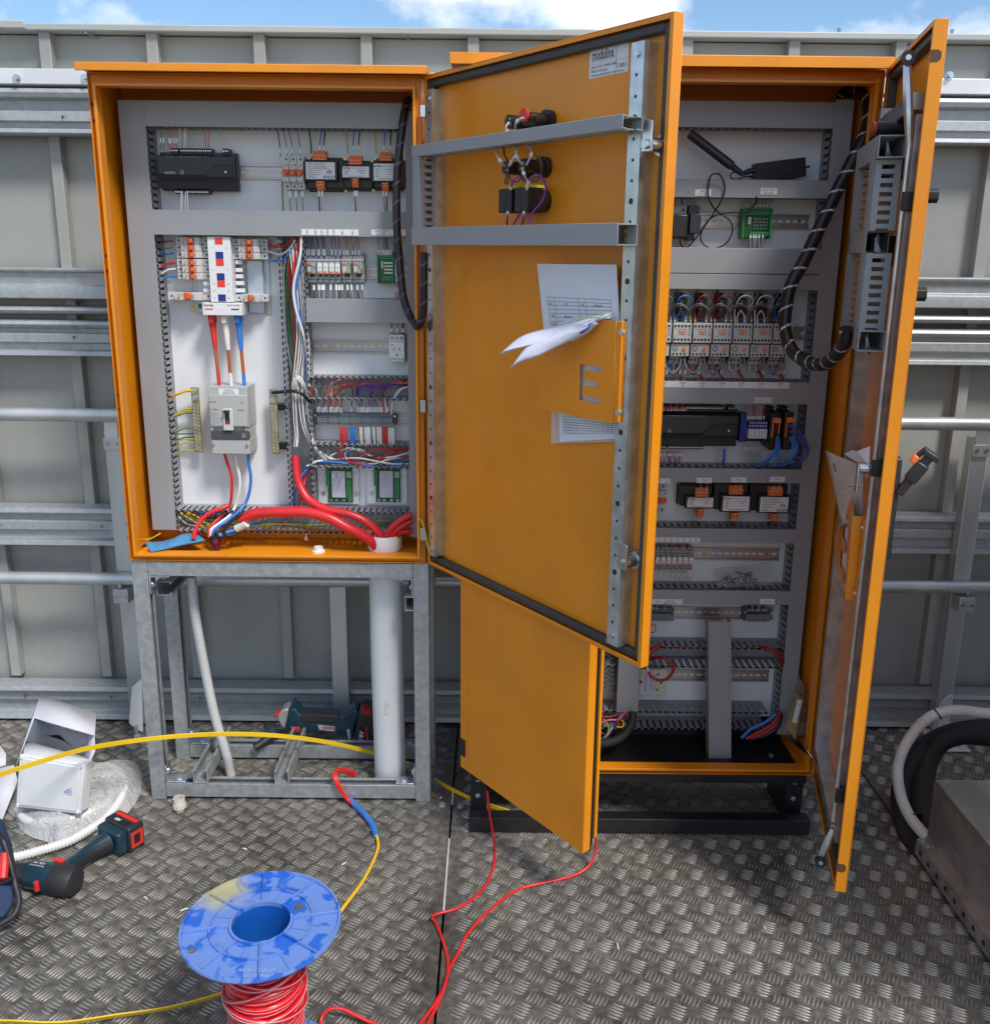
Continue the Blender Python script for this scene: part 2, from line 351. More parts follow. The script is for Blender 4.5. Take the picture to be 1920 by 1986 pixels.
g['category']='wall rail'
def bl(mb): mb.cyl((0,0,0),(0,-.003,0),.011,CHROME,14); mb.cyl((0,-.003,0),(0,-.012,0),.007,CHROME,6)
rep('bolt',g,[PY(px,py,.44) for px,py in ((33,151),(165,150),(1841,146))],bl)
girt('girt',[(512,.452),(514,.442),(519,.444),(521,.455),(543,.458),(547,.440),(554,.438),(570,.438),(572,.452)],'middle galvanised girt level with the top of the left door papers')
girt('girt',[(585,.46),(588,.446),(593,.44),(598,.446),(601,.46)],'thin rounded galvanised rail between the two middle girts')
girt('girt',[(612,.46),(614,.445),(620,.440),(626,.446),(628,.462),(636,.464),(638,.452),(655,.452),(657,.468),(669,.468),(671,.445),(680,.442)],'lower of the two middle galvanised girts')
girt('girt',[(970,.46),(972,.445),(980,.441),(984,.448),(986,.462),(995,.464),(998,.452),(1014,.452),(1017,.468),(1031,.468),(1033,.445),(1042,.442)],'galvanised girt between the upper and lower pipe rails')
girt('girt',[(1310,.46),(1312,.440),(1319,.436),(1324,.445),(1327,.455),(1341,.456),(1344,.470),(1364,.474),(1367,.45),(1375,.445)],'bottom galvanised girt close above the deck')
fp=[]
for gi,(vs) in enumerate(((223,.448),(645,.452),(1007,.452),(1334,.455))):
    z=zz(vs[0],.45)
    for k in range(-4,8): fp.append((-1.57+.3005*k+.035+.02*math.sin(gi*3+k),vs[1]-.001,z))
rep('fastener',wl,fp,lambda mb: mb.tube([(0,0,0),(.006,-.011,.004)],.003,DARKG,6))
# pipe rails and posts
for (va,vb,lab) in ((780,806,'upper aluminium pipe rail in front of the panel wall'),(1095,1118,'lower aluminium pipe rail in front of the panel wall')):
    z0,z1=PY(60,vb*1.0132,.38).z,PY(60,va*1.0132,.38).z; z=(z0+z1)/2; r=(z1-z0)/2
    mb=MB(); mb.tube([(-5,.38,z),(5,.38,z)],r,ALU,24)
    tag(mb.build('pipe_rail'),lab,'pipe rail','aluminium pipe rails')
def post(x,lab,zt,foot=True):
    e=empty('rail_post',lab,'post',(x,.42,0),'aluminium posts carrying the pipe rails')
    mb=MB(); mb.box(x-.026,x+.026,.402,.442,.02,zt,ALU); mb.build('shaft',e,bevel=.002)
    if not foot: return
    mb=MB(); mb.box(x-.020,x+.020,.394,.402,zt-.02,zt+.045,ALUW); mb.box(x-.026,x+.026,.392,.401,zt-.055,zt-.018,ALU); mb.build('rail_saddle',e,bevel=.0015)
    mb=MB(); mb.box(x-.023,x+.023,.352,.402,.455,.5,ALU); mb.build('bracket',e,bevel=.0015)
    screws(e,[(x+dx,.391 if z>.6 else .351,z) for dx in (-.014,.014) for z in (zt-.035,.478)]+[(x,.352,.512)],(0,-1,0),.0045,name='bolt')
    if foot:
        mb=MB(); mb.prism([(x-.05,.30,.004),(x+.05,.30,.004),(x+.05,.44,.004),(x-.05,.44,.004)],(0,0,.006),ALUW)
        if x>0: mb.prism([(x-.04,.345,.01),(x-.04,.35,.145),(x-.015,.35,.175),(x-.004,.35,.175),(x-.004,.345,.01)],(0,.006,0),ALUW); mb.build('foot_bracket',e,bevel=.001)
        mb=MB(); mb.cyl((x+.02,.33,.01),(x+.02,.33,.055),.006,STRUT,8); mb.cyl((x+.02,.33,.01),(x+.02,.33,.02),.012,STRUT,6); mb.build('anchor_bolt',e)
post(-1.140,'aluminium post left of the orange cabinets behind the white flap',.985)
post(1.462,'aluminium post at the right behind the foam covered pipes',.99)
post(-.482,'aluminium post seen through the galvanised stand',.985,False)
# white folded sheet fixed at left post
mb=MB()
pts=[PY(x,y,.335) for x,y in ((274,1316),(258,1330),(250,1406),(274,1422))]
pts=[PY(275,1316,.335),PY(256,1333,.335),PY(250,1402,.335),PY(262,1414,.335),PY(277,1420,.335)]
mb.prism(pts,(0,.004,0),ALUW)
tag(mb.build('angle_plate'),'white chamfered plate standing behind the left leg of the galvanised stand','plate')
# ================= LEFT CABINET =================
XL,XR,ZB,ZT=-.958,-.176,.716,1.916
def cabinet_body(root,xl,xr,y0,y1,zb,zt,lipw=.014):
    mb=MB(); t=.002
    mb.box(xl,xl+t,y0,y1,zb,zt,ORANGE); mb.box(xr-t,xr,y0,y1,zb,zt,ORANGE)
    mb.box(xl+t,xr-t,y0,y1,zb,zb+t,ORANGE); mb.box(xl+t,xr-t,y0,y1,zt-t,zt,ORANGE)
    mb.box(xl+t,xr-t,y1-t,y1,zb+t,zt-t,ORANGE)
    g=lipw; y=y0+.012
    # recessed front flange and the raised seal lip
    for (a,b,c,d) in ((xl+t,xl+g,zb+t,zt-t),(xr-g,xr-t,zb+t,zt-t),(xl+g,xr-g,zb+t,zb+g),(xl+g,xr-g,zt-g-.01,zt-t)):
        mb.box(a,b,y,y+t,c,d,ORANGE)
    h=.007
    zt2=zt-g-.01
    for (a,b,c,d) in ((xl+g,xl+g+h,zb+g,zt2),(xr-g-h,xr-g,zb+g,zt2),(xl+g+h,xr-g-h,zb+g,zb+g+h),(xl+g+h,xr-g-h,zt2-h,zt2)):
        mb.box(a,b,y0-.008,y+t+.012,c,d,ORANGE)
    return mb.build('body',root,bevel=.0012)
CAB1=empty('orange_cabinet','open orange electrical cabinet on the galvanised stand, its door swung right','electrical cabinet',((XL+XR)/2,.1,ZB))
cabinet_body(CAB1,XL,XR,0,.205,ZB,ZT)
mb=MB(); hx0=PY(143,119,-.05).x; hx1=PY(828,128,-.05).x
mb.prism([(hx0,-.05,1.929),(hx0,-.05,1.911),(hx0,-.047,1.911),(hx0,-.047,1.918),(hx0,.21,1.918),(hx0,.21,1.945)],(hx1-hx0,0,0),ORANGE)
mb.build('rain_hood',CAB1,bevel=.0015)
rep('rubber_plug',CAB1,[PY(166+(v-140)*(247-166)/950+7.5,v,.011) for v in (201,233,495,525,765,793,1015,1043)],lambda mb: mb.cyl((0,0,0),(0,-.004,0),.0038,RUBBER,10))
YP,YD=.185,.110     # plate plane, duct front plane
mb=MB(); mb.box(XL+.035,XR-.03,YP,YP+.003,.765,1.872,PLATE); PL1=mb.build('mounting_plate',CAB1,bevel=.001)
def X1(u,v,y=YD): return PY(u,v,y).x
def Z1(v,u=500,y=YD): return PY(u,v,y).z
def duct(parent,a0,a1,b0,b1,vert,yf,yb,lid=True,pitch=.0167,fing=.0095,lo=None,lom=True):
    """wiring duct: a = along axis, b = across. vert -> along z"""
    mb=MB(); t=.0018; g=GREYDUCT
    def bx(a_,b_,c_,d_,y_,y2):
        if vert: mb.box(c_,d_,y_,y2,a_,b_,g)
        else: mb.box(a_,b_,y_,y2,c_,d_,g)
    bx(a0,a1,b0,b1,yb-t,yb,)
    n=max(1,int((a1-a0)/pitch)); D=yb-yf
    for (c,d) in ((b0,b0+t),(b1-t,b1)):
        bx(a0,a1,c,d,yb-D*.27,yb-t)
        if lid: bx(a0,a1,c,d,yf,yf+D*.10)
        k=0
        while a0+k*pitch<a1-.001:
            s=a0+k*pitch; e=min(a1,s+fing)
            bx(s,e,c,d,yf+(D*.10 if lid else 0),yb-D*.27)
            if not lid: bx(s-.001,min(a1,e+.0035),c,d,yf,yf+.006); 
            elif k%1==0: bx(s-.0005,min(a1,e+.004),c,d,yf+D*.10,yf+D*.22)
            k+=1
    o=mb.build('wiring_duct',parent)
    if lid:
        l=MB(); 
        if vert: l.box(b0-.001,b1+.001,yf-.0022,yf-.0002,a0,a1,g)
        else: l.box(a0,a1,yf-.0022,yf-.0002,b0-.001,b1+.001,g)
        l.build('duct_lid',o,bevel=.0008)
    return o
xa,xb=X1(233,244),X1(282,244)
duct(CAB1,.768,Z1(196),xa,xb,True,YD,YP)                       # left vertical
xr0_,xr1_=X1(791,600),X1(814,600)
duct(CAB1,.755,Z1(215,790),xr0_,-.196,True,YD,YP)                # right vertical
xq=xb+.001
duct(CAB1,xq,xr0_-.001,Z1(246),Z1(197),False,YD,YP)              # top
duct(CAB1,xq,xr0_-.001,Z1(456),Z1(409),False,YD,YP)              # second
xc0,xc1=X1(549,700),X1(597,700)
duct(CAB1,Z1(991),Z1(458),xc0,xc1,True,YD,YP,lid=False)          # centre, open
xd=xc1+.001
duct(CAB1,xd,xr0_-.001,Z1(625,700),Z1(580,700),False,YD,YP)
duct(CAB1,xd,xr0_-.001,Z1(776,700),Z1(733,700),False,YD,YP,lid=False)
duct(CAB1,xd,xr0_-.001,Z1(908,700),Z1(864,700),False,YD,YP,lid=False)
duct(CAB1,xq,xr0_-.001,Z1(1034,600),Z1(993,600),False,YD,YP,lid=False)
def rail(parent,u0,u1,v,y,yb,h=.035,sc=(),um=None):
    um=um or (u0+u1)/2
    x0,x1=PY(u0,v,yb-.008).x,PY(u1,v,yb-.008).x; z=PY(um,v,yb-.008).z
    mb=MB(); n=int((x1-x0)/.0185)
    mb.box(x0,x1,yb-.0015,yb-.0003,z-.0135,z-.0035,DIN); mb.box(x0,x1,yb-.0015,yb-.0003,z+.0035,z+.0135,DIN)
    k=x0
    while k<x1: mb.box(k,min(x1,k+.0065),yb-.0015,yb-.0003,z-.0035,z+.0035,DIN); k+=.0185
    for s in (-1,1):
        mb.box(x0,x1,yb-.0075,yb-.0015,z+s*.0135-.0006,z+s*.0135+.0006,DIN)
        mb.box(x0,x1,yb-.0075,yb-.0063,z+s*.0135 if s>0 else z-.0175,z+.0175 if s>0 else z-.0135,DIN)
    o=mb.build('mounting_rail',parent)
    if sc: screws(o,[PY(u,v,yb-.002) for u in sc],(0,-1,0),.004,BRASS,False)
    return z
zr1=rail(CAB1,448,780,334,0,YP); zr2=rail(CAB1,600,793,527,0,YP); zr3=rail(CAB1,606,793,672,0,YP,sc=(641,)); zr4=rail(CAB1,610,793,812,0,YP)
# right hand body lip hinges
for v in (215,787,1035):
    a=PY(815,v-12,-.006); b=PY(826,v+12,-.006); mb=MB(); mb.box(a.x,b.x,-.014,-.004,b.z,a.z,CHROME); mb.build('hinge',CAB1,bevel=.001)
# ---- door of the left cabinet
AN=R(53.455)
D1=Fr((-.171,0,ZB),(math.cos(AN),-math.sin(AN),0),(0,0,1),(-math.sin(AN),-math.cos(AN),0))
DW,DH=.7865,1.2
def door(parent,D,w,h,name='door',edge=.024):
    mb=MB()
    D.box(mb,0,w,0,h,-edge,-edge+.002,ORANGE)
    lip=.010
    D.box(mb,0,.002,0,h,-edge+.002,0,ORANGE); D.box(mb,w-.002,w,0,h,-edge+.002,0,ORANGE)
    D.box(mb,.002,w-.002,0,.002,-edge+.002,0,ORANGE); D.box(mb,.002,w-.002,h-.002,h,-edge+.002,0,ORANGE)
    D.box(mb,.002,lip,.002,h-.002,-.002,0,ORANGE); D.box(mb,w-lip,w-.002,.002,h-.002,-.002,0,ORANGE)
    D.box(mb,lip,w-lip,.002,lip,-.002,0,ORANGE); D.box(mb,lip,w-lip,h-lip,h-.002,-.002,0,ORANGE)
    return mb.build(name,parent,bevel=.0012)
DR1=door(CAB1,D1,DW,DH)
mb=MB(); g0,g1=.011,.027
for (a,b,c,d) in ((g0,g1,g0,DH-g0),(DW-g1,DW-g0,g0,DH-g0),(g1,DW-g1,g0,g1),(g1,DW-g1,DH-g1,DH-g0)): D1.box(mb,a,b,c,d,-.022,-.006,RUBBER)
mb.build('door_gasket',DR1,bevel=.003)
def stiff(parent,D,u0,u1,v0,v1,w0,w1,hole_r=.0032,big=5,name='stiffener_rail',holes=True,m=ZINC):
    mb=MB(); D.box(mb,u0,u1,v0,v1,w1-.002,w1,m); D.box(mb,u1-.002,u1,v0,v1,w0,w1-.002,m); D.box(mb,u0,u0+.002,v0,v1,w0,w1-.002,m)
    if holes:
        k=0; v=v0+.05
        while v<v1-.03:
            r=.0058 if k%4==3 else hole_r; c=D((u0+u1)/2-.001,v,w1-.0002)
            mb.cyl(c,c+D.n*.0004,r,SATBLK,14); v+=.0355; k+=1
    o=mb.build(name,parent)
    if holes: screws(o,[D((u0+u1)/2,v,w1) for v in (v0+.02,v1-.02)],D.n)
    return o
W0=-.022
ra=D1.at(1236,80,.012); rb=D1.at(1176,1246,.012)
stiff(DR1,D1,rb[0],rb[0]+.032,rb[1],ra[1],W0,.012)
la=D1.at(829,173,.012); lb=D1.at(833,1076,.012)
stiff(DR1,D1,.028,.052,lb[1],la[1],W0,.012)
RU=rb[0]
# ducts on the door
def dduct(parent,D,u0,u1,v0,v1,w0,w1,openend=True,slots=None,vert=False):
    mb=MB(); t=.002; g=GREYDUCT
    D.box(mb,u0,u1,v0,v1,w0,w0+t,g)
    if vert:
        for (a,b) in ((u0,u0+t),(u1-t,u1)):
            D.box(mb,a,b,v0,v1,w0+t,w0+(w1-w0)*.25,g); D.box(mb,a,b,v0,v1,w0+(w1-w0)*.72,w1-t,g)
            v=v0+.004
            while v<v1-.004: D.box(mb,a,b,v,min(v1,v+.0085),w0+(w1-w0)*.25,w0+(w1-w0)*.72,g); v+=.0167
    else:
        for (a,b) in ((v0,v0+t),(v1-t,v1)):
            D.box(mb,u0,u1,a,b,w0+t,w0+(w1-w0)*.3,g); D.box(mb,u0,u1,a,b,w1-.010,w1-t,g)
            u=u0+.004
            while u<u1-.004: D.box(mb,u,min(u1,u+.0085),a,b,w0+(w1-w0)*.3,w1-.010,g); u+=.0125
    o=mb.build('wiring_duct',parent)
    mb=MB(); D.box(mb,u0,u1,v0-.001,v1+.001,w1-t,w1,g); mb.build('duct_lid',o,bevel=.0008)
    return o
WD0,WD1=.013,.062
q=D1.at(1207,251,WD1); q2=D1.at(1207,225,WD1); p0=D1.at(798,301,WD1); p1=D1.at(798,280,WD1)
zA0,zA1=(q[1]+p0[1])/2,(q2[1]+p1[1])/2
dduct(DR1,D1,p0[0],q[0],zA0,zA1,WD0,WD1)
q=D1.at(1197,475,WD1); q2=D1.at(1197,433,WD1); p0_=D1.at(798,474,WD1); p1_=D1.at(798,441,WD1)
zB0,zB1=(q[1]+p0_[1])/2,(q2[1]+p1_[1])/2
dduct(DR1,D1,p0_[0],q[0],zB0,zB1,WD0,WD1)
dduct(DR1,D1,p0[0]+.002,p0[0]+.030,zB1+.002,zA0-.002,WD0,WD1-.0005,vert=True)
screws(DR1,[D1(RU+.006,(z0+z1)/2+dz*.6,WD0+.003) for (z0,z1) in ((zA0,zA1),(zB0,zB1)) for dz in (.012,-.012)],D1.n,.005,BRASS,False,'duct_screw')
# cam latches
def latch(parent,D,px,py,w):
    c=D.pt(px,py,w); c0=c-D.n*(w-W0)
    mb=MB(); mb.cyl(c0,c0+D.n*.016,.019,ZINC,6); mb.cyl(c0+D.n*.016,c0+D.n*.045,.013,CHROME,18); mb.build('latch_body',parent,bevel=.001)
    mb=MB(); c1=c0+D.n*.045
    poly=[c1+D.e1*a+D.e2*b for a,b in ((-.012,-.012),(.012,-.012),(.010,.014),(.012,.038),(-.008,.043),(-.011,.022))]
    mb.prism(poly,D.n*.004,CHROME); mb.cyl(c1+D.n*.004,c1+D.n*.010,.0085,CHROME,6); mb.build('cam_tongue',parent,bevel=.0008)
latch(DR1,D1,1256,279,.024); latch(DR1,D1,1208,1092,.024)
# earthing wire at the hinge
mb=MB(); mb.tube([PY(812,1010,.0),PY(817,1008,-.02),PY(824,1030,-.03),PY(829,1058,-.03),D1.pt(834,1072,.014)],.0022,Wm['yg'],6,n=20); mb.build('earth_wire',CAB1)
# maker's label on the door
c0=D1.at(1178,115,-.0205); fr_u=.0; lu0,lv0=D1.at(1142,153,-.0205); lu1,lv1=D1.at(1217,79,-.0205)
lu0b,lv1b=D1.at(1141,97,-.0205); lu1b,lv0b=D1.at(1217,137,-.0205)
v0_,v1_=(lv0+lv0b)/2,(lv1+lv1b)/2
lab=MB(); D1.box(lab,lu0,lu1b,v0_,v1_,-.0218,-.0212,STICK); lab=lab.build('maker_label',bevel=.0)
tag(lab,'white maker label with black lettering near the top of the left cabinet door','label')
LW,LH=lu1b-lu0,v1_-v0_
def dtext(D,s,u,v,w,h,m,parent,width=None,bold=0,align='CENTER'):
    return text(s,D(u,v,w),h,m,right=D.e1,up=D.e2,parent=parent,width=width,bold=bold,align=align)
dtext(D1,'moduline',lu0+LW*.35,v0_+LH*.76,-.0211,.024,INKB,lab,LW*.56,.012)
dtext(D1,'ENCLOSURE SYSTEMS',lu0+LW*.36,v0_+LH*.58,-.0211,.0065,INKG,lab)
for s_,yy in (('PART NO. MWB12080',.36),('IP66/10 Powder',.22),('www.modulinesystems.com.au',.09)): dtext(D1,s_,lu0+LW*.05,v0_+LH*yy,-.0211,.0072,INKB,lab,align='LEFT')
dtext(D1,'15801',lu0+LW*.84,v0_+LH*.25,-.0211,.011,INKB,lab)
l2=MB(); D1.box(l2,lu0,lu1b,v0_+LH*.47,v0_+LH*.48,-.0212,-.0210,INKG); D1.box(l2,lu0+LW*.69,lu0+LW*.70,v0_,v1_,-.0212,-.0210,INKG); l2.build('printed_line',lab)
# ================= GALVANISED STAND =================
ST=empty('strut_stand','galvanised strut stand with four legs under the left orange cabinet','stand',((XL+XR)/2,.13,0))
def strut(name,p0,p1,opn,parent=ST,w=.041,h=.041,t=.0028,lip=.008,m=STRUT):
    p0,p1,opn=Vector(p0),Vector(p1),Vector(opn).normalized(); ax=(p1-p0); sd=ax.normalized().cross(opn)
    a,b=w/2,h/2
    pr=[(-a,b),(-a,-b),(a,-b),(a,b),(a-lip,b),(a-lip,b-lip),(a-lip-t*.7,b-lip),(a-lip-t*.7,b-t),(a-lip-t*.7,b-t)]
    pr=[(-a,b),(-a,-b),(a,-b),(a,b),(a-lip,b),(a-lip,b-lip*.8),(a-lip+t,b-lip*.8),(a-lip+t,b-t),(a-t,b-t),(a-t,-b+t),(-a+t,-b+t),(-a+t,b-t),(-a+lip-t,b-t),(-a+lip-t,b-lip*.8),(-a+lip,b-lip*.8),(-a+lip,b)]
    mb=MB(); mb.prism([p0+sd*x+opn*y for x,y in pr],ax,m)
    return mb.build(name,parent,bevel=.0009,angle=25)
LX=[-.9375,-.1895]; FY_,RY=.0265,.2385; TZ=.7135
strut('leg',(LX[0],FY_,.001),(LX[0],FY_,TZ),X3); strut('leg',(LX[1],FY_,.001),(LX[1],FY_,TZ),(0,1,0))
strut('leg',(LX[0],RY,.001),(LX[0],RY,TZ),X3); strut('leg',(LX[1],RY,.001),(LX[1],RY,TZ),-X3)
for y in (FY_,RY):
    strut('cross_rail',(LX[0]+.0215,y,.030),(LX[1]-.0215,y,.030),Z3)
    strut('cross_rail',(LX[0]+.0215,y,TZ-.0215),(LX[1]-.0215,y,TZ-.0215),-Z3)
strut('side_rail',(LX[0]+.045,.048,TZ-.094),(LX[0]+.045,.215,TZ-.094),X3); strut('side_rail',(LX[1]-.028,.006,TZ-.115),(LX[1]-.028,.215,TZ-.115),X3,h=.032)
for u in (382,542):
    a=PZ(u,1518,.073); strut('cross_channel',(a.x,.006,.073),(a.x,.255,.073),Z3)
def bracket(x,y,z,sx,sz):
    mb=MB(); t=.005; w=.038
    if sx>0: mb.box(x,x+t,y-w/2,y+w/2,z,z+sz*.052,ZINC); mb.box(x+t,x+.056,y-w/2,y+w/2,z,z+(t if sz>0 else -t),ZINC)
    else: mb.box(x-t,x,y-w/2,y+w/2,z,z+sz*.052,ZINC); mb.box(x-.056,x-t,y-w/2,y+w/2,z,z+(t if sz>0 else -t),ZINC)
    o=mb.build('angle_bracket',ST,bevel=.0015)
    screws(o,[(x+sx*.034,y,z+(t if sz>0 else -t))],(0,0,sz),.008,ZINC,name='bolt'); screws(o,[(x+sx*t,y,z+sz*.03)],(sx,0,0),.007,ZINC,name='bolt')
for y in (FY_,RY):
    bracket(LX[0]+.0215,y,.0515,1,1); bracket(LX[1]-.0215,y,.0515,-1,1)
    bracket(LX[0]+.0215,y,TZ-.043,1,-1); bracket(LX[1]-.0215,y,TZ-.043,-1,-1)
# pipes under the left cabinet
mb=MB(); px=PZ(757,1515,.0).x; py=.120
mb.tube([(px,py,.001),(px-.004,py,.4),(px-.003,py,.735)],.0455,PVCW,32); 
o=mb.build('riser_pipe'); tag(o,'white pvc riser pipe rising through the left cabinet floor','pipe')
e=MB(); e.lathe((px-.003,py,.72),Z3,[(0,.0475),(.040,.0475),(.0415,.047),(.0415,.0435),(.016,.0435)],PVCW,32); e.build('collar',o)
st=MB(); rn_=random.Random(9)
for k in range(26):
    z=.232+rn_.uniform(0,.05); a=R(-88+rn_.uniform(-9,9)+(z-.25)*120); ww=rn_.uniform(.03,.14); hh_=rn_.uniform(.002,.007)
    st.grid(lambda s,t: (px-.002+.0460*math.cos(a+(s-.5)*ww*(1-abs(t-.5))),py+.0460*math.sin(a+(s-.5)*ww*(1-abs(t-.5))),z+hh_*t),4,2,mat('old glue residue',(.60,.57,.48),.7,var=.15,vscale=200))
st.build('glue_residue',o)
def corrug(name,pts,r,m,n,parent=None,pitch=.0045,seg=16,amp=.08):
    P=curve([Vector(p) for p in pts],400); L_=[0]
    for i in range(1,len(P)): L_.append(L_[-1]+(P[i]-P[i-1]).length)
    nn=int(L_[-1]/pitch*4); A=np.array(P); tt=np.linspace(0,L_[-1],nn+1)
    Q=[Vector((np.interp(t,L_,A[:,0]),np.interp(t,L_,A[:,1]),np.interp(t,L_,A[:,2]))) for t in tt]
    rs=[r*(1-amp*(1 if k%4>=2 else 0)) for k in range(nn+1)]
    mb=MB(); mb.tube(Q,r,m,seg,rs=rs); return mb.build(name,parent,angle=60)
cpt=[PY(371,1118,.10),PY(380,1200,.11),PY(396,1290,.12),PY(417,1390,.125),PY(438,1460,.13),(PZ(447,1508,.002).x,.128,.002)]
tag(corrug('flexible_conduit',cpt,.0135,CONDUIT,1,pitch=.0060,amp=.09),'thin grey corrugated conduit hanging down inside the stand','conduit')
# ================= RIGHT CABINET =================
QL,QR,QB,QT,QY=-.0907,.8647,.164,1.921,-.108
CAB2=empty('orange_cabinet','taller orange electrical cabinet with both doors open on a black plinth','electrical cabinet',((QL+QR)/2,.05,QB))
QLB=-.058
cabinet_body(CAB2,QLB,QR,QY,.105,QB,QT)
a=PY(872,120,QY-.05).x; b=PY(1737,105,QY-.05).x
mb=MB(); mb.prism([(a,QY-.05,1.938),(a,QY-.05,1.914),(a,QY-.047,1.914),(a,QY-.047,1.924),(a,.11,1.924),(a,.11,1.946)],(b-a,0,0),ORANGE); mb.build('rain_hood',CAB2,bevel=.0015)
YQ,YE=.085,.010
mb=MB(); mb.box(QLB+.03,QR-.065,YQ,YQ+.003,.235,1.865,PLATE); PL2=mb.build('mounting_plate',CAB2,bevel=.001)
mb=MB(); mb.box(QLB+.03,QR-.03,QY+.04,.10,QB+.003,QB+.006,SATBLK); GP=mb.build('gland_plate',CAB2)
screws(GP,[PZ(1495,1466,QB+.006)],Z3,.006,ZINC)
def X2(u,v,y=YE): return PY(u,v,y).x
def Z2(v,u=1400,y=YE): return PY(u,v,y).z
va,vb=X2(1613,250),X2(1644,250); va=(va+X2(1514,1380))/2; vb=(vb+X2(1547,1410))/2
vb=va+.042
duct(CAB2,Z2(1424,1530),Z2(192,1630),va,vb,True,YE,YQ,pitch=.0185,fing=.0105)
xl2=.075
L2=[(246,196),(382,348),(529,481),(560,532),(782,740),(935,909),(1052,1026),(1171,1146)]
for v0,v1 in L2: duct(CAB2,xl2,va-.001,Z2(v0),Z2(v1),False,YE,YQ,pitch=.0185,fing=.0105)
for v0,v1 in ((1296,1258),(1416,1383)): duct(CAB2,xl2,va-.001 if v0<1300 else va-.03,Z2(v0),Z2(v1),False,YE,YQ,lid=False,pitch=.0185,fing=.012)
duct(CAB2,QLB+.02,xl2-.001,Z2(1415),Z2(1388),False,YE,YQ,lid=False,pitch=.0185,fing=.012)
duct(CAB2,Z2(1381,1220),Z2(1170,1220),X2(1199,1300),X2(1240,1300),True,YE-.001,YQ,pitch=.0185,fing=.0105)
def tilted_trunking():
    a=PY(1375,1474,-.035); b=PY(1374,1206,-.012); c=PY(1418,1474,-.035); w_=(c.x-a.x); up_=b-a; mb=MB(); X_=X3*w_
    mb.obox(a,X_,up_,Y3*.002,GREYDUCT); mb.obox(a+Y3*.002,X3*.002,up_,Y3*.038,GREYDUCT); mb.obox(a+Y3*.002+X_-X3*.002,X3*.002,up_,Y3*.038,GREYDUCT); mb.obox(a+X3*.006-Y3*.0012,X3*.0012,up_,Y3*.0012,GREYDUCT); mb.obox(a+X_-X3*.007-Y3*.0012,X3*.0012,up_,Y3*.0012,GREYDUCT)
    o=mb.build('loose_trunking'); tag(o,'loose grey trunking lid standing upright on the floor of the right cabinet','trunking')
tilted_trunking()
mb=MB(); mb.box(QLB+.03,QR-.03,.088,.0985,QB+.007,.232,SATBLK); mb.build('rear_cover',CAB2)  # black strip standing in for the shade on the lower back wall
def rail2(u0,u1,v,sc=()): return rail(CAB2,u0,u1,v,0,YQ,sc=sc)
z2a=rail2(1290,1570,428,(1415,1550)); z2b=rail2(1270,1560,645,(1543,)); z2d=rail2(1270,1512,1075,(1368,1487)); z2e=rail2(1245,1500,1190,(1369,)); z2f=rail2(1245,1492,1311,(1362,1477))
# plinth
mb=MB()
mb.box(QLB+.01,QR-.01,QY+.012,QY+.018,QB-.032,QB-.003,SATBLK); PLN=empty('plinth','black steel plinth carrying the taller orange cabinet above the deck','plinth',((QL+QR)/2,.0,0))
mb.build('upper_beam',PLN,bevel=.001)
mb=MB(); mb.box(QLB+.01,QR-.01,.09,.1,.10,QB-.003,SATBLK); mb.build('rear_beam',PLN,bevel=.001)
mb=MB(); mb.prism([(QLB+.002,-.138,.046),(QLB+.002,-.138,.003),(QLB+.002,-.132,.001),(QLB+.002,-.100,.001),(QLB+.002,-.100,.046)],(QR-QLB-.006,0,0),SATBLK); mb.build('lower_beam',PLN,bevel=.0015)
for x in (QLB+.005,QR-.055):
    mb=MB(); mb.box(x,x+.045,QY+.03,QY+.034,.001,QB-.033,SATBLK); mb.box(x,x+.004,QY+.035,.09,.001,QB-.033,SATBLK); o=mb.build('corner_post',PLN,bevel=.001)
    screws(o,[(x+.02,QY+.03,.075),(x+.02,QY+.03,.125)],(0,-1,0),.005,ZINC)
screws(PLN,[PZ(858,1563,0),PZ(893,1565,0)],Z3,.008,GALV,name='deck_bolt')
# ---- left leaf
BN=R(51.6)
D2=Fr((-.0805,-.078,QB),(math.cos(BN),-math.sin(BN),0),(0,0,1),(-math.sin(BN),-math.cos(BN),0))
W2,H2=.4776,QT-QB
mb=MB()
D2.box(mb,0,W2,0,H2,-.002,0,ORANGE); D2.box(mb,W2-.002,W2,0,H2,-.024,-.002,ORANGE); D2.box(mb,0,.002,0,H2,-.024,-.002,ORANGE)
D2.box(mb,.002,W2-.002,0,.002,-.024,-.002,ORANGE); D2.box(mb,.002,W2-.002,H2-.002,H2,-.024,-.002,ORANGE)
DL2=mb.build('door',CAB2,bevel=.0015)
mb=MB(); D2.box(mb,W2-.03,W2-.004,.005,H2-.005,-.036,-.0245,BLACK); mb.build('door_gasket',DL2)
mb=MB(); D2.box(mb,W2-.06,W2+.001,.025,H2-.025,-.045,-.0365,ORANGE); mb.build('closing_strip',DL2,bevel=.001)
h0=D2.at(886,1457); h1=D2.at(895,1432)
for zc in (.06,.9,1.65):
    mb=MB(); D2.box(mb,.003,.022,zc-.012 if zc>.1 else h0[1],zc+.022 if zc>.1 else h1[1],-.001,.004,BLACK); mb.build('hinge_cover',DL2,bevel=.001)
mb=MB(); c=D2(W2-.016,.012,-.028); mb.lathe(c,D2.e2*-1+D2.n*0,[(0,.004),(0,.011),(.005,.012),(.008,.006),(.012,.006),(.015,.012),(.02,.011),(.02,.0)],BLACK,16)
mb.build('rod_roller',DL2)
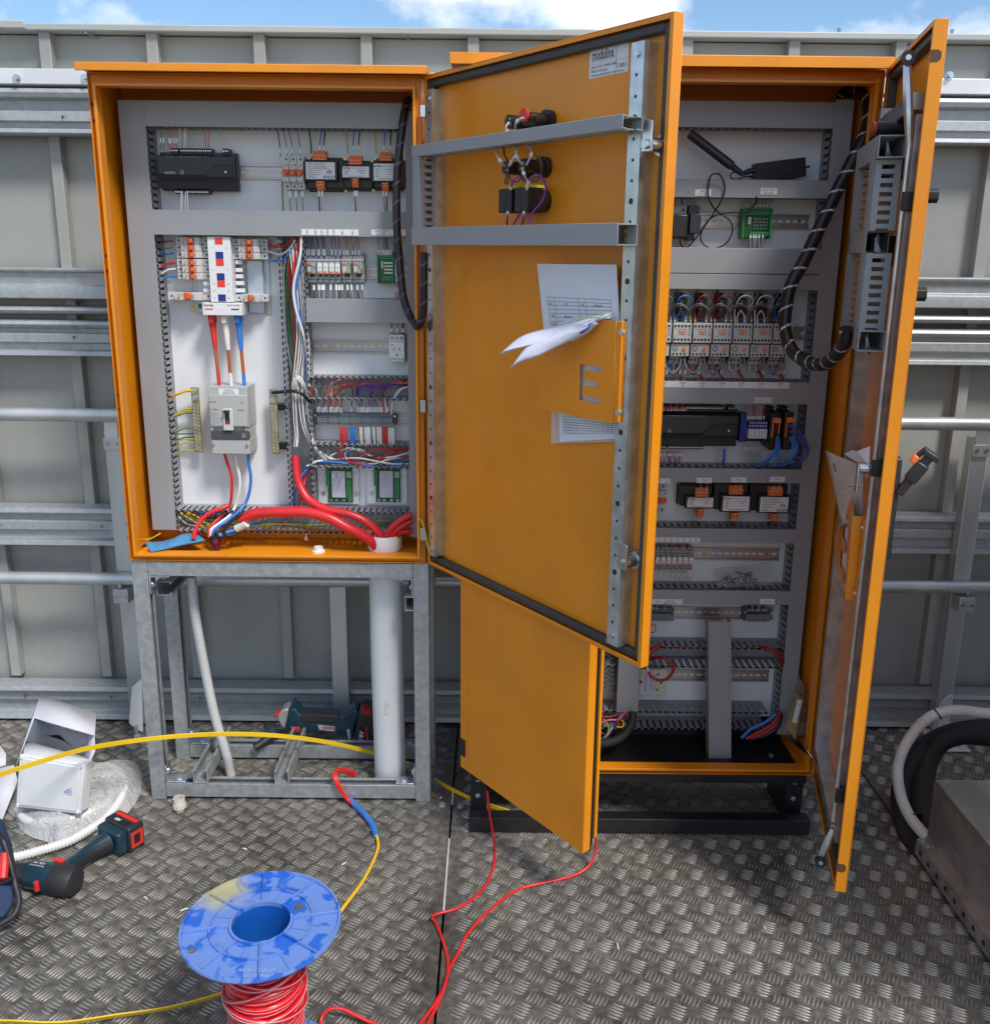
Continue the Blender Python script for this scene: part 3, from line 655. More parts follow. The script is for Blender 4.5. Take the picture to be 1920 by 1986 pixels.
# ---- right leaf
CN=R(77.26)
D3=Fr((QR,QY-.002,QB),(-math.cos(CN),-math.sin(CN),0),(0,0,1),(-math.sin(CN),math.cos(CN),0))
DR3=door(CAB2,D3,W2,H2)
mb=MB()
for (a,b,c,d) in ((g0,g1,g0,H2-g0),(g1,W2-.03,g0,g1),(g1,W2-.03,H2-g1,H2-g0)): D3.box(mb,a,b,c,d,-.022,-.006,RUBBER)
mb.build('door_gasket',DR3,bevel=.003)
stiff(DR3,D3,.035,.065,.09,H2-.09,W0,.012,holes=False); stiff(DR3,D3,W2-.065,W2-.045,.09,H2-.15,W0,.004,holes=False)
mb=MB(); D3.box(mb,.065,W2-.065,H2-.14,H2-.11,W0,.012,ZINC); mb.build('top_stiffener',DR3,bevel=.001)
mb=MB(); D3.box(mb,.065,W2-.065,.09,.12,W0,.012,ZINC); mb.build('bottom_stiffener',DR3,bevel=.001)
# locking rod with rollers and cranks
rodu=W2-.035
mb=MB(); mb.tube([D3(rodu,.15,.012),D3(rodu,.8,.010),D3(rodu,H2-.2,.012)],.0055,ZINC,10); mb.build('locking_rod',DR3)
for (z0,z1,u1) in ((H2-.21,H2-.055,.03),(.13,.045,.018)):
    mb=MB(); mb.tube([D3(rodu,z0,.012),D3(rodu-.0,(z0+z1)/2,.022),D3(rodu-u1*.5,z1,.03)],.006,ZINC,8,n=8,rs=[.005,.009,.009,.007]); 
    o=mb.build('rod_crank',DR3)
    mb=MB(); c=D3(rodu-u1*.5,z1,.03); mb.cyl(c-D3.e1*-.004,c+D3.e1*.014,.0125,BLACK,20); mb.cyl(c+D3.e1*.014,c+D3.e1*.0155,.005,ZINC,12); mb.build('roller',DR3)
for z in (H2-.32,.93,.20):
    mb=MB(); D3.box(mb,rodu-.007,rodu+.009,z,z+.034,W0,.016,BLACK); mb.build('rod_guide',DR3,bevel=.002)
# slot notches in the free edge
for z,s in ((H2-.06,1),(.06,-1)):
    mb=MB(); c=D3(W2+.0004,z,-.008); 
    pts=[D3(W2+.0003,z+b,a) for a,b in ((0.001,-.010),(-.012,-.010),(-.017,-.006),(-.018,0),(-.017,.006),(-.012,.010),(0.001,.010))]
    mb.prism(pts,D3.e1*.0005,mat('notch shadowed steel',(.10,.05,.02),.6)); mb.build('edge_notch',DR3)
# door ducts (frame shaped)
def p3(u,v,w): return D3.at(u,v,w)
t1=p3(1700,275,.06); t0=p3(1700,300,.06)
zt_=p3(1665,290,.062)[1]; zm=p3(1665,450,.062)[1]; zb_=p3(1665,640,.062)[1]
ua,ub=.135,.40
dduct(DR3,D3,ua+.0,ub+.02,zt_-.04,zt_,.013,.062); dduct(DR3,D3,ua,ub-.055,zm-.04,zm,.013,.062); dduct(DR3,D3,ua,ub+.02,zb_-.04,zb_,.013,.062)
dduct(DR3,D3,ua,ua+.04,zb_,zt_-.041,.013,.062,vert=True); 
dduct(DR3,D3,ub-.05,ub-.005,zm+.001,zt_-.041,.013,.0615,vert=True); dduct(DR3,D3,ub-.05,ub-.005,zb_,zm-.041,.013,.0615,vert=True)
mb=MB(); D3.box(mb,ub-.052,ub-.003,zb_-.04,zt_,.0622,.0640,GREYDUCT); mb.build('duct_lid',DR3,bevel=.0008)
# outer handle
hz=p3(1705,960,-.024)[1]
mb=MB(); D3.box(mb,W2-.075,W2-.045,hz-.11,hz+.10,-.043,-.024,BLACKG); hb=mb.build('handle_base',DR3,bevel=.004)
o0=D3(W2-.05,hz+.028,-.043); dv=Vector((.128,-.02,.075))*.95
mb=MB(); q=PY(1806,882,o0.y-.02); dv=q-o0
def beam(mb,p,q,w,h,m,up=Z3):
    d=(q-p); dn=d.normalized(); s=dn.cross(up).normalized(); t=s.cross(dn)
    return mb.obox(p-s*w/2-t*h/2,s*w,d,t*h,m)
beam(mb,o0,o0+dv,.022,.017,BLACKG); beam(mb,o0+dv*.34,o0+dv*.78,.028,.025,BLACKG); beam(mb,o0+dv*.93,o0+dv*1.06,.028,.034,BLACKG); mb.build('swing_handle',DR3,bevel=.003)
mb=MB(); p=o0+dv*.42+Vector((-.004,0,.030)); beam(mb,p,p+dv*.18,.018,.013,TERO); beam(mb,p+dv*.18,p+dv*.5-Z3*.010,.014,.010,BLACKG); mb.build('lock_insert',DR3,bevel=.003)
for (u,v) in ((1783,380),(1764,569)):
    z=p3(u,v,-.03)[1]; c=D3(.385,z,-.024); mb=MB(); mb.cyl(c,c-D3.n*.034,.0145,BLACK,6); mb.build('selector_knob',DR3,bevel=.002)
for zc in (.10,.88,1.62):
    mb=MB(); mb.box(QR-.012,QR-.004,QY-.018,QY-.006,QB+zc-.02,QB+zc+.03,CHROME); mb.build('hinge',CAB2,bevel=.001)
lz=p3(1682,922,.03)
c=D3(W2-.055,lz[1],.0); mb=MB(); mb.cyl(c,c+D3.n*.035,.011,CHROME,16); mb.prism([c+D3.n*.035+D3.e1*a+D3.e2*b for a,b in ((-.01,.01),(.01,.01),(.012,-.05),(-.012,-.05))],D3.n*.004,CHROME); mb.build('cam_latch',DR3,bevel=.001)
# braided bond at the hinge
mb=MB()
for k in range(5): mb.tube([PY(1530,1418+k*4,-.03),PY(1548,1436+k*3,-.06),PY(1560,1450+k*2,-.10),PY(1575,1470,-.13)],.0022,CHROME,6,n=12)
mb.build('earth_braid',CAB2)
# ================= DEVICES =================
def crop(u0,v0,k): return lambda u,v:(u0+u/k,v0+v/k)
k1=crop(0,0,2.8712); k2=crop(220,180,3.1066); k3=crop(280,430,5.297); k4=crop(550,430,5.939); k5=crop(220,720,4.987); k6=crop(540,680,4.557); k7=crop(780,0,3.384)
r1=crop(1250,60,2.8284); r2=crop(1250,520,5.1216); r3=crop(1230,750,4.9868); r4=crop(1140,1030,3.948)
class Dev:
    def __init__(s,name,label,cat,a,b,yp,depth,group=None,swap=False,k=None,flipx=False):
        if k: a=k(*a); b=k(*b)
        um,vm=(a[0]+b[0])/2,(a[1]+b[1])/2; y=yp-depth
        s.x0,s.x1=PY(a[0],vm,y).x,PY(b[0],vm,y).x; s.z1,s.z0=PY(um,a[1],y).z,PY(um,b[1],y).z
        s.yp=yp; s.dp=depth; s.swap=swap; s.fl=flipx; s.w=s.x1-s.x0; s.h=s.z1-s.z0
        s.root=empty(name,label,cat,((s.x0+s.x1)/2,yp,s.z0),group)
    def p(s,fx,fy,d):
        if s.swap: fx,fy=fy,fx
        if s.fl: fx=1-fx
        return Vector((s.x0+s.w*fx,s.yp-d,s.z1-s.h*fy))
    def bx(s,mb,fx0,fy0,fx1,fy1,d0,d1,m):
        a=s.p(fx0,fy0,d0); b=s.p(fx1,fy1,d1); mb.box(a.x,b.x,a.y,b.y,a.z,b.z,m); return mb
    def cy(s,mb,fx,fy,r,d0,d1,m,seg=10): mb.cyl(s.p(fx,fy,d0),s.p(fx,fy,d1),r,m,seg); return mb
    def part(s,name,boxes,m,bevel=.0008,parent=None,cyls=()):
        mb=MB()
        for b in boxes: s.bx(mb,*b[:6],b[6] if len(b)>6 else m)
        for c in cyls: s.cy(mb,*c[:5],c[5] if len(c)>5 else INKB)
        return mb.build(name,parent or s.root,bevel=bevel)
    def tx(s,t,fx,fy,d,h,m=INKB,parent=None,width=None,right=X3,up=Z3,align='CENTER',bold=0): return text(t,s.p(fx,fy,d),h,m,right=right,up=up,parent=parent or s.root,width=width,bold=bold,align=align)
def lines(dv,parent,rows,fx0,fx1,d,m=INKG,hh=.012):
    mb=MB()
    for i,(fy,a,b) in enumerate(rows): dv.bx(mb,fx0+(fx1-fx0)*a,fy,fx0+(fx1-fx0)*b,fy+hh,d,d+.0002,m)
    return mb.build('printed_line',parent)
# --- building controllers
def controller(label,a,b,yp,k,nt,nb,logo=.26,depth=.058,txt='INNOTECH'):
    d=Dev('building_controller',label,'controller',a,b,yp,depth,'black building controllers',k=k)
    d.part('base',[(0,0,.99,1,.004,.030)],BLACKG,.0015)
    mb=MB(); P_=lambda fy,dd:d.p(0,fy,dd)
    prof=[(.06,.030),(.10,.050),(.12,.056),(.60,.056),(.66,.051),(.95,.047),(.97,.030)]
    mb.prism([d.p(.005,fy,dd) for fy,dd in prof],(d.w*.97,0,0),BLACKG); cv=mb.build('cover',d.root,bevel=.0012)
    mb=MB(); mb.prism([d.p(fx,fy,.0562) for fx,fy in ((.60,.66),(.74,.34),(.97,.34),(.97,.66))],(0,-.004,0),BLACK); mb.build('raised_panel',cv,bevel=.001)
    n=26
    mb=MB()
    for i in range(n):
        f=.07+i*.021; mb.prism([d.p(f,.70,.0525),d.p(f+.007,.70,.0525),d.p(f-.001,.77,.0517),d.p(f-.008,.77,.0517)],(0,-.0006,0),SATBLK)
    mb.build('vent_slots',cv)
    for (f0,f1,cnt,top) in nt:
        boxes=[(f0,-.11,f1,.05,.004,.034)] if top else [(f0,.97,f1,1.08,.004,.034)]
        fy=-.045 if top else 1.035
        d.part('terminal_block',boxes,BLACK,.0006,cyls=[(f0+(f1-f0)*(i+.5)/cnt,fy,.0017,.034,.0352,CHROME) for i in range(cnt)])
    d.tx(txt,logo-.10,.555,.0565,.0085,INKW,cv,.026); mb=MB(); mb.lathe(d.p(logo+.055,.54,.0563),-Y3,[(0,.0042),(.0005,.0042),(.0005,.0034),(0,.0034)],INKW,16,True); mb.build('logo_mark',cv)
    lines(d,cv,[(.13,f,f+.03) for f in (.10,.15,.24,.29,.34,.39,.44,.49,.54,.60)],.03,1,.0565,INKW,.006)
    d.cy(mb:=MB(),.88,.52,.0028,.060,.0608,INKW); mb.build('status_lamp',cv)
    return d
ct1=controller('black controller box at the top left of the left cabinet plate',(264,352),(733,585),YP,k2,[(.14,.25,4,True),(.27,.68,14,True),(.82,.90,3,True),(.17,.28,5,False),(.30,.61,11,False)],0)
ct2=controller('long black controller in the middle of the right cabinet below the contactors',(60,235),(1030,592),YQ,r3,[(.02,.30,14,True),(.32,.84,26,True),(.88,.95,3,True),(.02,.28,12,False),(.30,.66,18,False)],0,logo=.235)
# --- miniature circuit breakers, single pole, terminals top and bottom
def mcb(label,a,b,yp,k,group,tog=TOGR,depth=.062,poles=1,swap=False,flip=False,name='circuit_breaker'):
    d=Dev(name,label,'breaker',a,b,yp,depth,group,swap=swap,k=k,flipx=flip)
    for i in range(poles):
        f0,f1=i/poles+.01,(i+1)/poles-.01
        c=(f0+f1)/2
        o=d.part('pole',[(f0,0,f1,1,.006,.044),(f0,.2,f1,.8,.044,.058),(f0,.62,f1,.76,.058,.062)],BREAKER,.0009,cyls=[(c,.09,.0034,.044,.0443,INKG),(c,.91,.0034,.044,.0443,INKG),(c,.09,.0016,.044,.0446,INKB),(c,.91,.0016,.044,.0446,INKB)])
        d.part('toggle',[(f0-.009,.40,f1+.009,.47,.058,.0605),(f0+.02/poles,.46,f1-.02/poles,.56,.058,.064),(f0+.2/poles,.50,f1-.2/poles,.60,.064,.074)],tog,.0008,parent=o)
        lines(d,o,[(.26,.1,.55),(.30,.1,.8),(.34,.2,.6),(.66,.1,.9)],f0,f1,.0582,INKG)
        if poles==1 or True: d.part('rating_mark',[(f0+.6/poles,.25,f1-.08/poles,.29,.058,.0583)],INKR,0,o)
    return d
m0=mcb('white breaker with orange red toggle, leftmost of three beside the transformers in the left cabinet',(1015,375),(1056,578),YP,k2,'three white breakers beside the left cabinet transformers')
wdx=m0.w+.001
copy_tree(m0.root,(wdx,0,0),'white breaker with orange red toggle, middle of three beside the transformers in the left cabinet')
copy_tree(m0.root,(2*wdx,0,0),'white breaker with orange red toggle, rightmost of three in the left cabinet')
m1=mcb('pale breaker with red toggle touching the earth terminals in the right cabinet',(250,960),(318,1235),YQ,r3,'breakers beside the right cabinet transformers')
copy_tree(m1.root,(-m1.w-.001,0,0),'pale breaker with red toggle half hidden behind the left door edge')
# --- distribution chassis
CHd=Dev('breaker_chassis','white distribution chassis with red white and blue phase markers in the left cabinet','distribution board',(470,150),(1300,950),YP,.02,k=k3)
CHd.part('pan',[(.0,.28,.97,1,.001,.004),(.07,.3,.3,.98,.004,.018),(.70,.3,.90,.98,.004,.018)],mat('pale blue galvanised pan',(.50,.55,.62),.35,.5),.0015)
screws(CHd.root,[PY(*k3(500,892),YP-.004),PY(*k3(1256,902),YP-.004)],(0,-1,0),.005,BRASS,False)
def chbox(name,a,b,d0,d1,m,parent=CHd.root,bevel=.001):
    a=k3(*a); b=k3(*b); y=YP-d1; um,vm=(a[0]+b[0])/2,(a[1]+b[1])/2
    x0,x1,z1,z0=PY(a[0],vm,y).x,PY(b[0],vm,y).x,PY(um,a[1],y).z,PY(um,b[1],y).z
    mb=MB(); mb.box(x0,x1,y,YP-d0,z0,z1,m); return mb.build(name,parent,bevel=bevel),(x0,x1,z0,z1)
bc,(bx0,bx1,bz0,bz1)=chbox('busbar_cover',(664,152),(897,822),.02,.070,WHITEP)
cw=(bx1-bx0)
for i in range(9):
    z1=bz1-.002-(bz1-bz0-.003)*i/9; z0=z1-(bz1-bz0-.003)/9+.0006; mm=[mat('red marker',(.72,.05,.035),.4),WHITEP,mat('blue marker',(.01,.03,.22),.4)][i%3]
    for c in (0,1):
        mb=MB(); x=bx0+cw*(.335 if c==0 else .505); mb.box(x,x+cw*.165,YP-.0712,YP-.070,z0,z1,mm); mb.build('phase_marker',bc)
for t,cx_,i in (('1',.17,1),('2',.8,1),('3',.17,4),('4',.8,4),('13',.17,6),('14',.8,6),('15',.17,7),('16',.8,7),('17',.17,8),('18',.8,8)):
    z=bz1-(bz1-bz0)*(i+.5)/9; text(t,(bx0+cw*cx_,YP-.0702,z),.007,INKG,parent=bc)
lb,(lx0,lx1,lz0,lz1)=chbox('incomer_cover',(597,832),(1006,960),.004,.076,WHITEP)
text('Purrka',(lx0+(lx1-lx0)*.16,YP-.0762,lz1-(lz1-lz0)*.2),.009,INKB,parent=lb,bold=.02); text('EC3A-18/18S',(lx0+(lx1-lx0)*.78,YP-.0762,lz1-(lz1-lz0)*.2),.006,INKB,parent=lb)
for f,mm in ((.06,mat('red marker',0)),(.40,STICK),(.72,MATS['blue marker'])):
    mb=MB(); x=lx0+(lx1-lx0)*f; mb.box(x,x+(lx1-lx0)*.2,YP-.0765,YP-.076,lz1-(lz1-lz0)*.56,lz1-(lz1-lz0)*.46,mm); mb.build('phase_bar',lb)
chbox('green_plug',(552,842),(610,890),.004,.02,GREENP)
for v in (395,475,540,610,685): chbox('blanking_tab',(935,v),(1000+ (v-395)*.08,v+40),.03,.048,WHITEP)
for v in (615,685): chbox('blanking_tab',(607,v),(668,v+40),.03,.048,WHITEP)
mcb('three pole breaker at the upper left of the phase marker chassis',(303,155),(645,372),YP,k3,'breakers on the phase marker chassis',poles=3,swap=True,flip=False,name='circuit_breaker')
mcb('three pole breaker below the upper left one of the phase marker chassis',(317,380),(660,594),YP,k3,'breakers on the phase marker chassis',poles=3,swap=True)
mcb('three pole breaker at the upper right of the phase marker chassis',(893,172),(1250,386),YP,k3,'breakers on the phase marker chassis',poles=3,swap=True)
mcb('long single pole breaker at the lower left of the phase marker chassis',(215,724),(680,806),YP,k3,'breakers on the phase marker chassis',swap=True)
mcb('short single pole breaker at the lower right of the phase marker chassis',(925,747),(1255,822),YP,k3,'breakers on the phase marker chassis',swap=True)
# lugs, shrouds and risers between chassis and isolator
def K(k,y,*pts): return [PY(*k(u,v),y if not isinstance(y,(list,tuple)) else y) for u,v in pts]
for nm,mm,tp,sh,b1,b2 in (('red',Wm['red'],(700,1005),(730,1312),(758,1552),(770,1672)),('white',Wm['white'],(833,1005),(862,1318),(882,1552),(893,1672)),('blue',Wm['blue'],(970,1005),(996,1320),(1018,1555),(1027,1672))):
    e=empty('feeder_cable',f'short {nm} sleeved cable joining the chassis to the grey isolator','cable',PY(*k3(*b2),YP-.05),'feeder cables between chassis and isolator')
    a=PY(*k3(*tp),YP-.05); mb=MB(); w=.0095; top=a+Z3*.013
    mb.tube([top,a-Z3*.004,a-Z3*.014,PY(*k3((tp[0]*.7+sh[0]*.3),tp[1]*.7+sh[1]*.3+20),YP-.05),PY(*k3(*sh),YP-.055)],.01,mm,12,n=24,rs=[.0115,.0115,.0105,.0085,.008,.007,.0055])
    mb.cyl(a-Y3*.008,a-Y3*.016,.008,mm,6); mb.build('shroud',e)
    mb=MB(); mb.tube([PY(*k3(*sh),YP-.055),PY(*k3(*b1),YP-.058)],.0046,BRN,12); mb.build('brown_sleeve',e)
    mb=MB(); mb.tube([PY(*k3(*b1),YP-.058),PY(*k3(*b2),YP-.06),PY(*k3(b2[0]+2,b2[1]+40),YP-.06)],.0048,mm,12); mb.build('tail',e)
# isolator
IS=Dev('isolator_switch','large pale grey moulded isolator in the middle of the left cabinet','isolator',(925,150),(1305,805),YP,.088,k=k5)
IS.part('body',[(0,.0,1,.60,.002,.084),(0.02,.12,.98,.58,.084,.088),(.01,.78,.99,1,.002,.082),(.02,.60,.98,.78,.002,.074)],mat('isolator grey plastic',(.40,.41,.40),.42,0,.01,100,.04),.0018)
IS.part('trip_unit',[(.02,.66,.99,.775,.074,.085)],DARKG,.001)
IS.part('handle_surround',[(.36,.315,.62,.64,.088,.092)],BREAKER,.002); IS.part('switch_handle',[(.41,.335,.55,.37,.092,.104),(.42,.37,.54,.53,.0921,.0925)],BLACKG,.001); IS.part('trip_flag',[(.42,.50,.54,.54,.0926,.0932)],Wm['dred'],0)
IS.part('name_plate',[(.28,.03,.78,.115,.084,.0848)],STICK,0); IS.tx('CUBICLE',.53,.055,.085,.0065); IS.tx('ISOLATOR',.53,.093,.085,.0065)
IS.tx('LS',.85,.60,.0883,.010,INKB,bold=.02); IS.tx('Susol',.82,.34,.0883,.007); IS.tx('TS 100N',.14,.335,.0883,.006); IS.tx('MCCB',.12,.225,.0883,.006); IS.tx('CE',.86,.225,.0883,.006); IS.tx('40A',.86,.70,.0852,.005,INKW); IS.tx('40°C',.86,.735,.0852,.005,INKW)
lines(IS,IS.root,[(.37+i*.02,0,.9 if i%3 else .5) for i in range(11)],.04,.28,.0882,INKG,.004)
screws(IS.root,[IS.p(f,g,.084) for f in (.05,.93) for g in (.15,.63,.86)],(0,-1,0),.0032,ZINC,False)
# neutral and earth bars
def bar(label,a,b,grp,taps):
    (u0,v0),(u1,v1)=k5(*a),k5(*b); y=YP-.04
    x0,x1=PY(u0,v0,y).x,PY(u0+ (75/4.987),v0,y).x; z1,z0=PY(u0,v0,y).z,PY(u1,v1,y).z
    e=empty('link_bar',label,'terminal bar',((x0+x1)/2,YP,z0),'brass link bars'); mb=MB(); mb.box(x0,x1,y,y+.006,z0,z1,BRASS)
    o=mb.build('bar',e,bevel=.0008); mb=MB(); zt=z1-.045
    for v in np.arange(zt,z0+.004,-.0095):
        mb.cyl((x0+(x1-x0)*.28,y,v),(x0+(x1-x0)*.28,y-.003,v),.0036,ZINC,8); mb.cyl((x0+(x1-x0)*.74,y,v-.003),(x0+(x1-x0)*.74,y-.003,v-.003),.0036,ZINC,8)
    mb.build('terminal_screws',o); screws(o,[((x0+x1)/2,y,z1-.010),((x0+x1)/2,y,z1-.028)],(0,-1,0),.0065,ZINC)
    for z in ((z1-.05,z0+.02) if 'right' in label else ()):
        mb=MB(); mb.box(x0+.003,x1+.02,YP-.032,YP-.0005,z-.008,z+.008,BLACK); mb.build('standoff',e,bevel=.001)
    return x0,x1,z0,z1,y
eb=bar('brass earth bar left of the isolator with green yellow wires',(745,155),(790,785),0,0); nb=bar('brass link bar right of the isolator with a black wire',(1503,175),(1525,803),0,0)
REST=MB()
ORD=['first','second','third','fourth','fifth','sixth','seventh','eighth','ninth','tenth','eleventh','twelfth','thirteenth','fourteenth']
CNM=dict(dred='dark red',dblue='dark blue',lgrey='pale grey',yg='green yellow',yg2='green yellow')
def wire(pts,r,m,label=None,group=None,name='wire',n=14,seg=6,parent=None,cat='wire'):
    if group and name=='wire' and label and 'wire' in label:
        c=m.name.split(' wire')[0]; c={'dred':'dark red','dblue':'dark blue','lgrey':'pale grey','yg':'green yellow','yg2':'dark green yellow'}.get(c,c)
        if c not in label:
            for bad in ('green yellow ','coloured ','dark '): label=label.replace(bad,'',1)
            label=c+' '+label
    if label and any(q in label for q in ('grey arch','short wire leaving the duct','hanging loop','grey wire bunched','wire spilling')): REST.tube(pts,r,m,seg,n=n); return None
    mb=MB(); mb.tube(pts,r,m,seg,n=n); o=mb.build(name,parent,angle=80)
    if label: tag(o,label,cat,group)
    return o
def yk(k,*pts): return [PY(*k(u,v),y) for u,v,y in pts]
for (v0,v1,c) in ((365,430,'yg'),(380,432,'yellow'),(405,436,'yg2'),(550,595,'yg2'),(603,598,'green'),(638,668,'green'),(655,672,'yg'),(690,742,'yg'),(765,800,'yg')):
    wire(yk(k5,(760+ (v0-365)*.06,v0,YP-.035),(690,v0+2,YP-.03),(630,(v0+v1)/2+6,YP-.03),(560+(v0-365)*.06,v1+8,YP-.03)),.0019,Wm[c],'green yellow earth wire running from the earth bar into the left duct','earth wires at the left earth bar')
wire(yk(k5,(775,188,YP-.045),(700,190,YP-.04),(640,212,YP-.04),(545,245,YP-.03)),.0035,Wm['yellow'],'thick yellow wire bolted to the top of the earth bar')
wire(yk(k5,(1535,205,YP-.045),(1620,200,YP-.06),(1730,190,YP-.07),(1800,205,YP-.07),(1850,240,YP-.065),(1900,300,YP-.05)),.0045,Wm['black'],'black wire bolted to the right link bar')
# outgoing tails of the isolator
for nm,c,pts in (('red','red',((1075,800),(1100,880),(1140,1000),(1145,1150),(1120,1310),(1040,1400),(960,1480),(925,1540),(920,1600))),('white','white',((1183,805),(1195,900),(1222,1040),(1215,1180),(1180,1300),(1130,1390),(1040,1460),(950,1530),(935,1600))),('blue','blue',((1305,805),(1310,900),(1328,1010),(1320,1140),(1285,1260),(1230,1340),(1120,1430),(1020,1500),(965,1560),(950,1600)))):
    n_=len(pts); P_=[PY(*k5(u,v),YP-.05-.055*min(1,max(0,(i-4)/3))) for i,(u,v) in enumerate(pts)]
    wire(P_,.0042,Wm[c],f'{nm} tail curving down from the grey isolator to the red resin joint','isolator tails',name='cable',n=40,seg=10,cat='cable')
mb=MB(); a_=PY(*k5(985,1600),YD-.03); 
mb.tube([a_+Z3*.004,a_-Z3*.006],.014,BLACK,12); j=mb.build('cable_joint'); tag(j,'dark red resin sealed cable joint hanging at the cabinet floor','cable joint')
mb=MB(); mb.tube(yk(k5,(985,1625,YD-.03),(995,1680,YD-.032),(1005,1730,YD-.035),(1018,1785,YD-.038)),.01,Wm['dred'],12,n=10,rs=[.0145,.015,.014,.009,.005,.003]); mb.ms=[mat('dark red resin',(.10,.006,.02),.2)]; mb.build('resin_cone',j)
# blue rag in the cabinet floor
rag=MB(); A0,A1,A2,A3=[PZ(*k5(u,v),.735) for u,v in ((275,1715),(360,1765),(890,1690),(760,1630))]
def rg(s_,t_):
    q=A0.lerp(A3,s_).lerp(A1.lerp(A2,s_),t_); return q+Z3*(.004+.006*math.sin(s_*9+t_*3)*math.sin(t_*3.1)+.010*math.sin(t_*math.pi)+.012*s_)
rag.grid(rg,30,8,mat('blue cloth',(.06,.22,.42),.85,0,.5,300,.1,40)); rg_=rag.build('cleaning_rag',solid=.004); tag(rg_,'blue cloth lying at the left end of the orange cabinet floor','cloth')
# red sheathed mains cables
def cable(pts,r,m,label,group=None,n=40,seg=14): return wire(pts,r,m,label,group,'cable',n,seg,None,'cable')
J=mat('red cable sheath',(.60,.022,.03),.33,0,.05,60,.08)
Yc=YD-.02
cable(yk(k6,(-330,1490,Yc),(-200,1440,Yc-.01),(60,1425,Yc-.015),(260,1430,Yc-.015),(450,1480,Yc-.02),(620,1570,Yc-.02),(760,1640,Yc-.01),(860,1720,Yc-.0),(880,1800,.10)),.0145,J,'thickest red sheathed cable arching along the cabinet floor into the white pipe',None,60,18)
cable(yk(k6,(150,930,.14),(160,1060,.13),(185,1180,.12),(260,1310,.105),(420,1400,.09),(640,1450,.085),(800,1530,.085),(900,1640,.09),(925,1780,.11)),.0115,J,'red sheathed cable dropping from the centre duct into the white pipe',None,60,18)
cable(yk(k6,(1175,1450,.08),(1080,1500,.08),(985,1590,.085),(940,1700,.10),(940,1800,.12)),.0095,J,'red sheathed cable entering the white pipe from the right, uppermost of three','red cables entering the white pipe from the right')
cable(yk(k6,(1180,1500,.09),(1100,1545,.085),(1010,1620,.09),(965,1700,.10),(955,1800,.12)),.0095,J,'middle one of three red cables entering the white pipe from the right','red cables entering the white pipe from the right')
cable(yk(k6,(1180,1600,.10),(1100,1600,.095),(1030,1650,.10),(990,1720,.11),(985,1800,.12)),.0085,J,'lowest of three red cables entering the white pipe from the right','red cables entering the white pipe from the right')
cable(yk(k5,(1190,1520,.09),(1250,1490,.085),(1290,1470,.08)),.011,PVCW,'white tape wrapping where the thick red cable is stripped')
cable(yk(k5,(1020,1590,.07),(1100,1560,.08),(1200,1530,.09)),.005,Wm['blue'],'blue core between the stripped red cable and the resin joint')
cable(yk(k5,(1600,1350,.10),(1400,1350,.085),(1250,1390,.08),(1130,1460,.075),(1070,1530,.07),(1075,1575,.07),(1130,1590,.075),(1200,1560,.09)),.0045,Wm['black'],'black cable looping above the resin joint')
cable(yk(k5,(775,1620,.06),(800,1520,.07),(840,1450,.08),(930,1370,.09),(1040,1330,.10),(1110,1300,.11)),.0060,J,'red cable rising out of the blue rag')
# neutral white, blue and other wires in the centre duct
def band(k,paths,cols,r,label,group,y,seg=6,n=20,jit=4):
    rnd=random.Random(len(paths)*7+len(label))
    for i,(c) in enumerate(cols):
        base=paths[i%len(paths)]; dx=rnd.uniform(-jit,jit)*6
        pts=[PY(*k(u+dx+rnd.uniform(-jit,jit),v),y-rnd.uniform(0,.012)) for u,v in base]
        wire(pts,r,Wm[c],label,group,n=n,seg=seg)
band(k6,[((130,-950),(205,-300),(210,0),(190,240),(200,500),(230,700),(330,880),(480,960)),((120,-900),(190,-200),(170,100),(150,300),(160,600),(170,760),(160,850)),((180,-850),(230,-300),(250,0),(240,200),(235,450),(270,700),(300,850),(400,970))],['white']*11,.0016,'thin white wire in the bundle running down the open centre duct','white wires in the centre duct',YP-.045,n=28)
band(k4,[((190,160),(110,400),(100,700),(110,900)),],['red'],.0045,'thick red wire in the upper centre duct','thick wires in the upper centre duct',YP-.05,n=20,seg=8)
band(k4,[((210,160),(190,400),(115,750),(140,1000),(250,1400),(290,1900))],['white'],.0038,'thick white wire in the upper centre duct','thick wires in the upper centre duct',YP-.06,n=24,seg=8)
band(k4,[((235,160),(215,400),(150,800),(170,1000),(250,1300),(285,1900))],['blue'],.0038,'thick blue wire in the upper centre duct','thick wires in the upper centre duct',YP-.055,n=24,seg=8)
band(k4,[((130,170),(30,500),(20,900),(50,1300),(110,1700)),((100,200),(40,480),(70,1000),(130,1600))],['green','green','grey','dred'],.0024,'dark wire at the left of the centre duct','dark wires in the centre duct',YP-.04,n=20)
for i in range(7):   # looping white tails half way down
    a=i*7; wire(yk(k6,(150+a,420,YP-.04),(120+a,300,YP-.06),(150+a*.6,245-a*.6,YP-.065),(210+a*.6,300,YP-.06),(250+a*.4,380,YP-.05),(240+a*.3,560,YP-.045)),.0019,Wm['white'],'white wire making a loop at the narrow part of the centre duct','looped white wires in the centre duct',n=20)
for (v0,dv,c) in ((905,0,'red'),(945,0,'white'),(990,0,'blue')):
    wire(yk(k2,(915,v0,YP-.035),(960,v0+18,YP-.04),(1010,v0+ (20 if c!='white' else 25),YP-.04),(1060,v0-5 if c!='blue' else v0-20,YP-.05),(1095,v0-60,YP-.05)),.0032,Wm[c],f'{c} wire leaving the upper right three pole breaker','wires leaving the upper right breaker',seg=8)
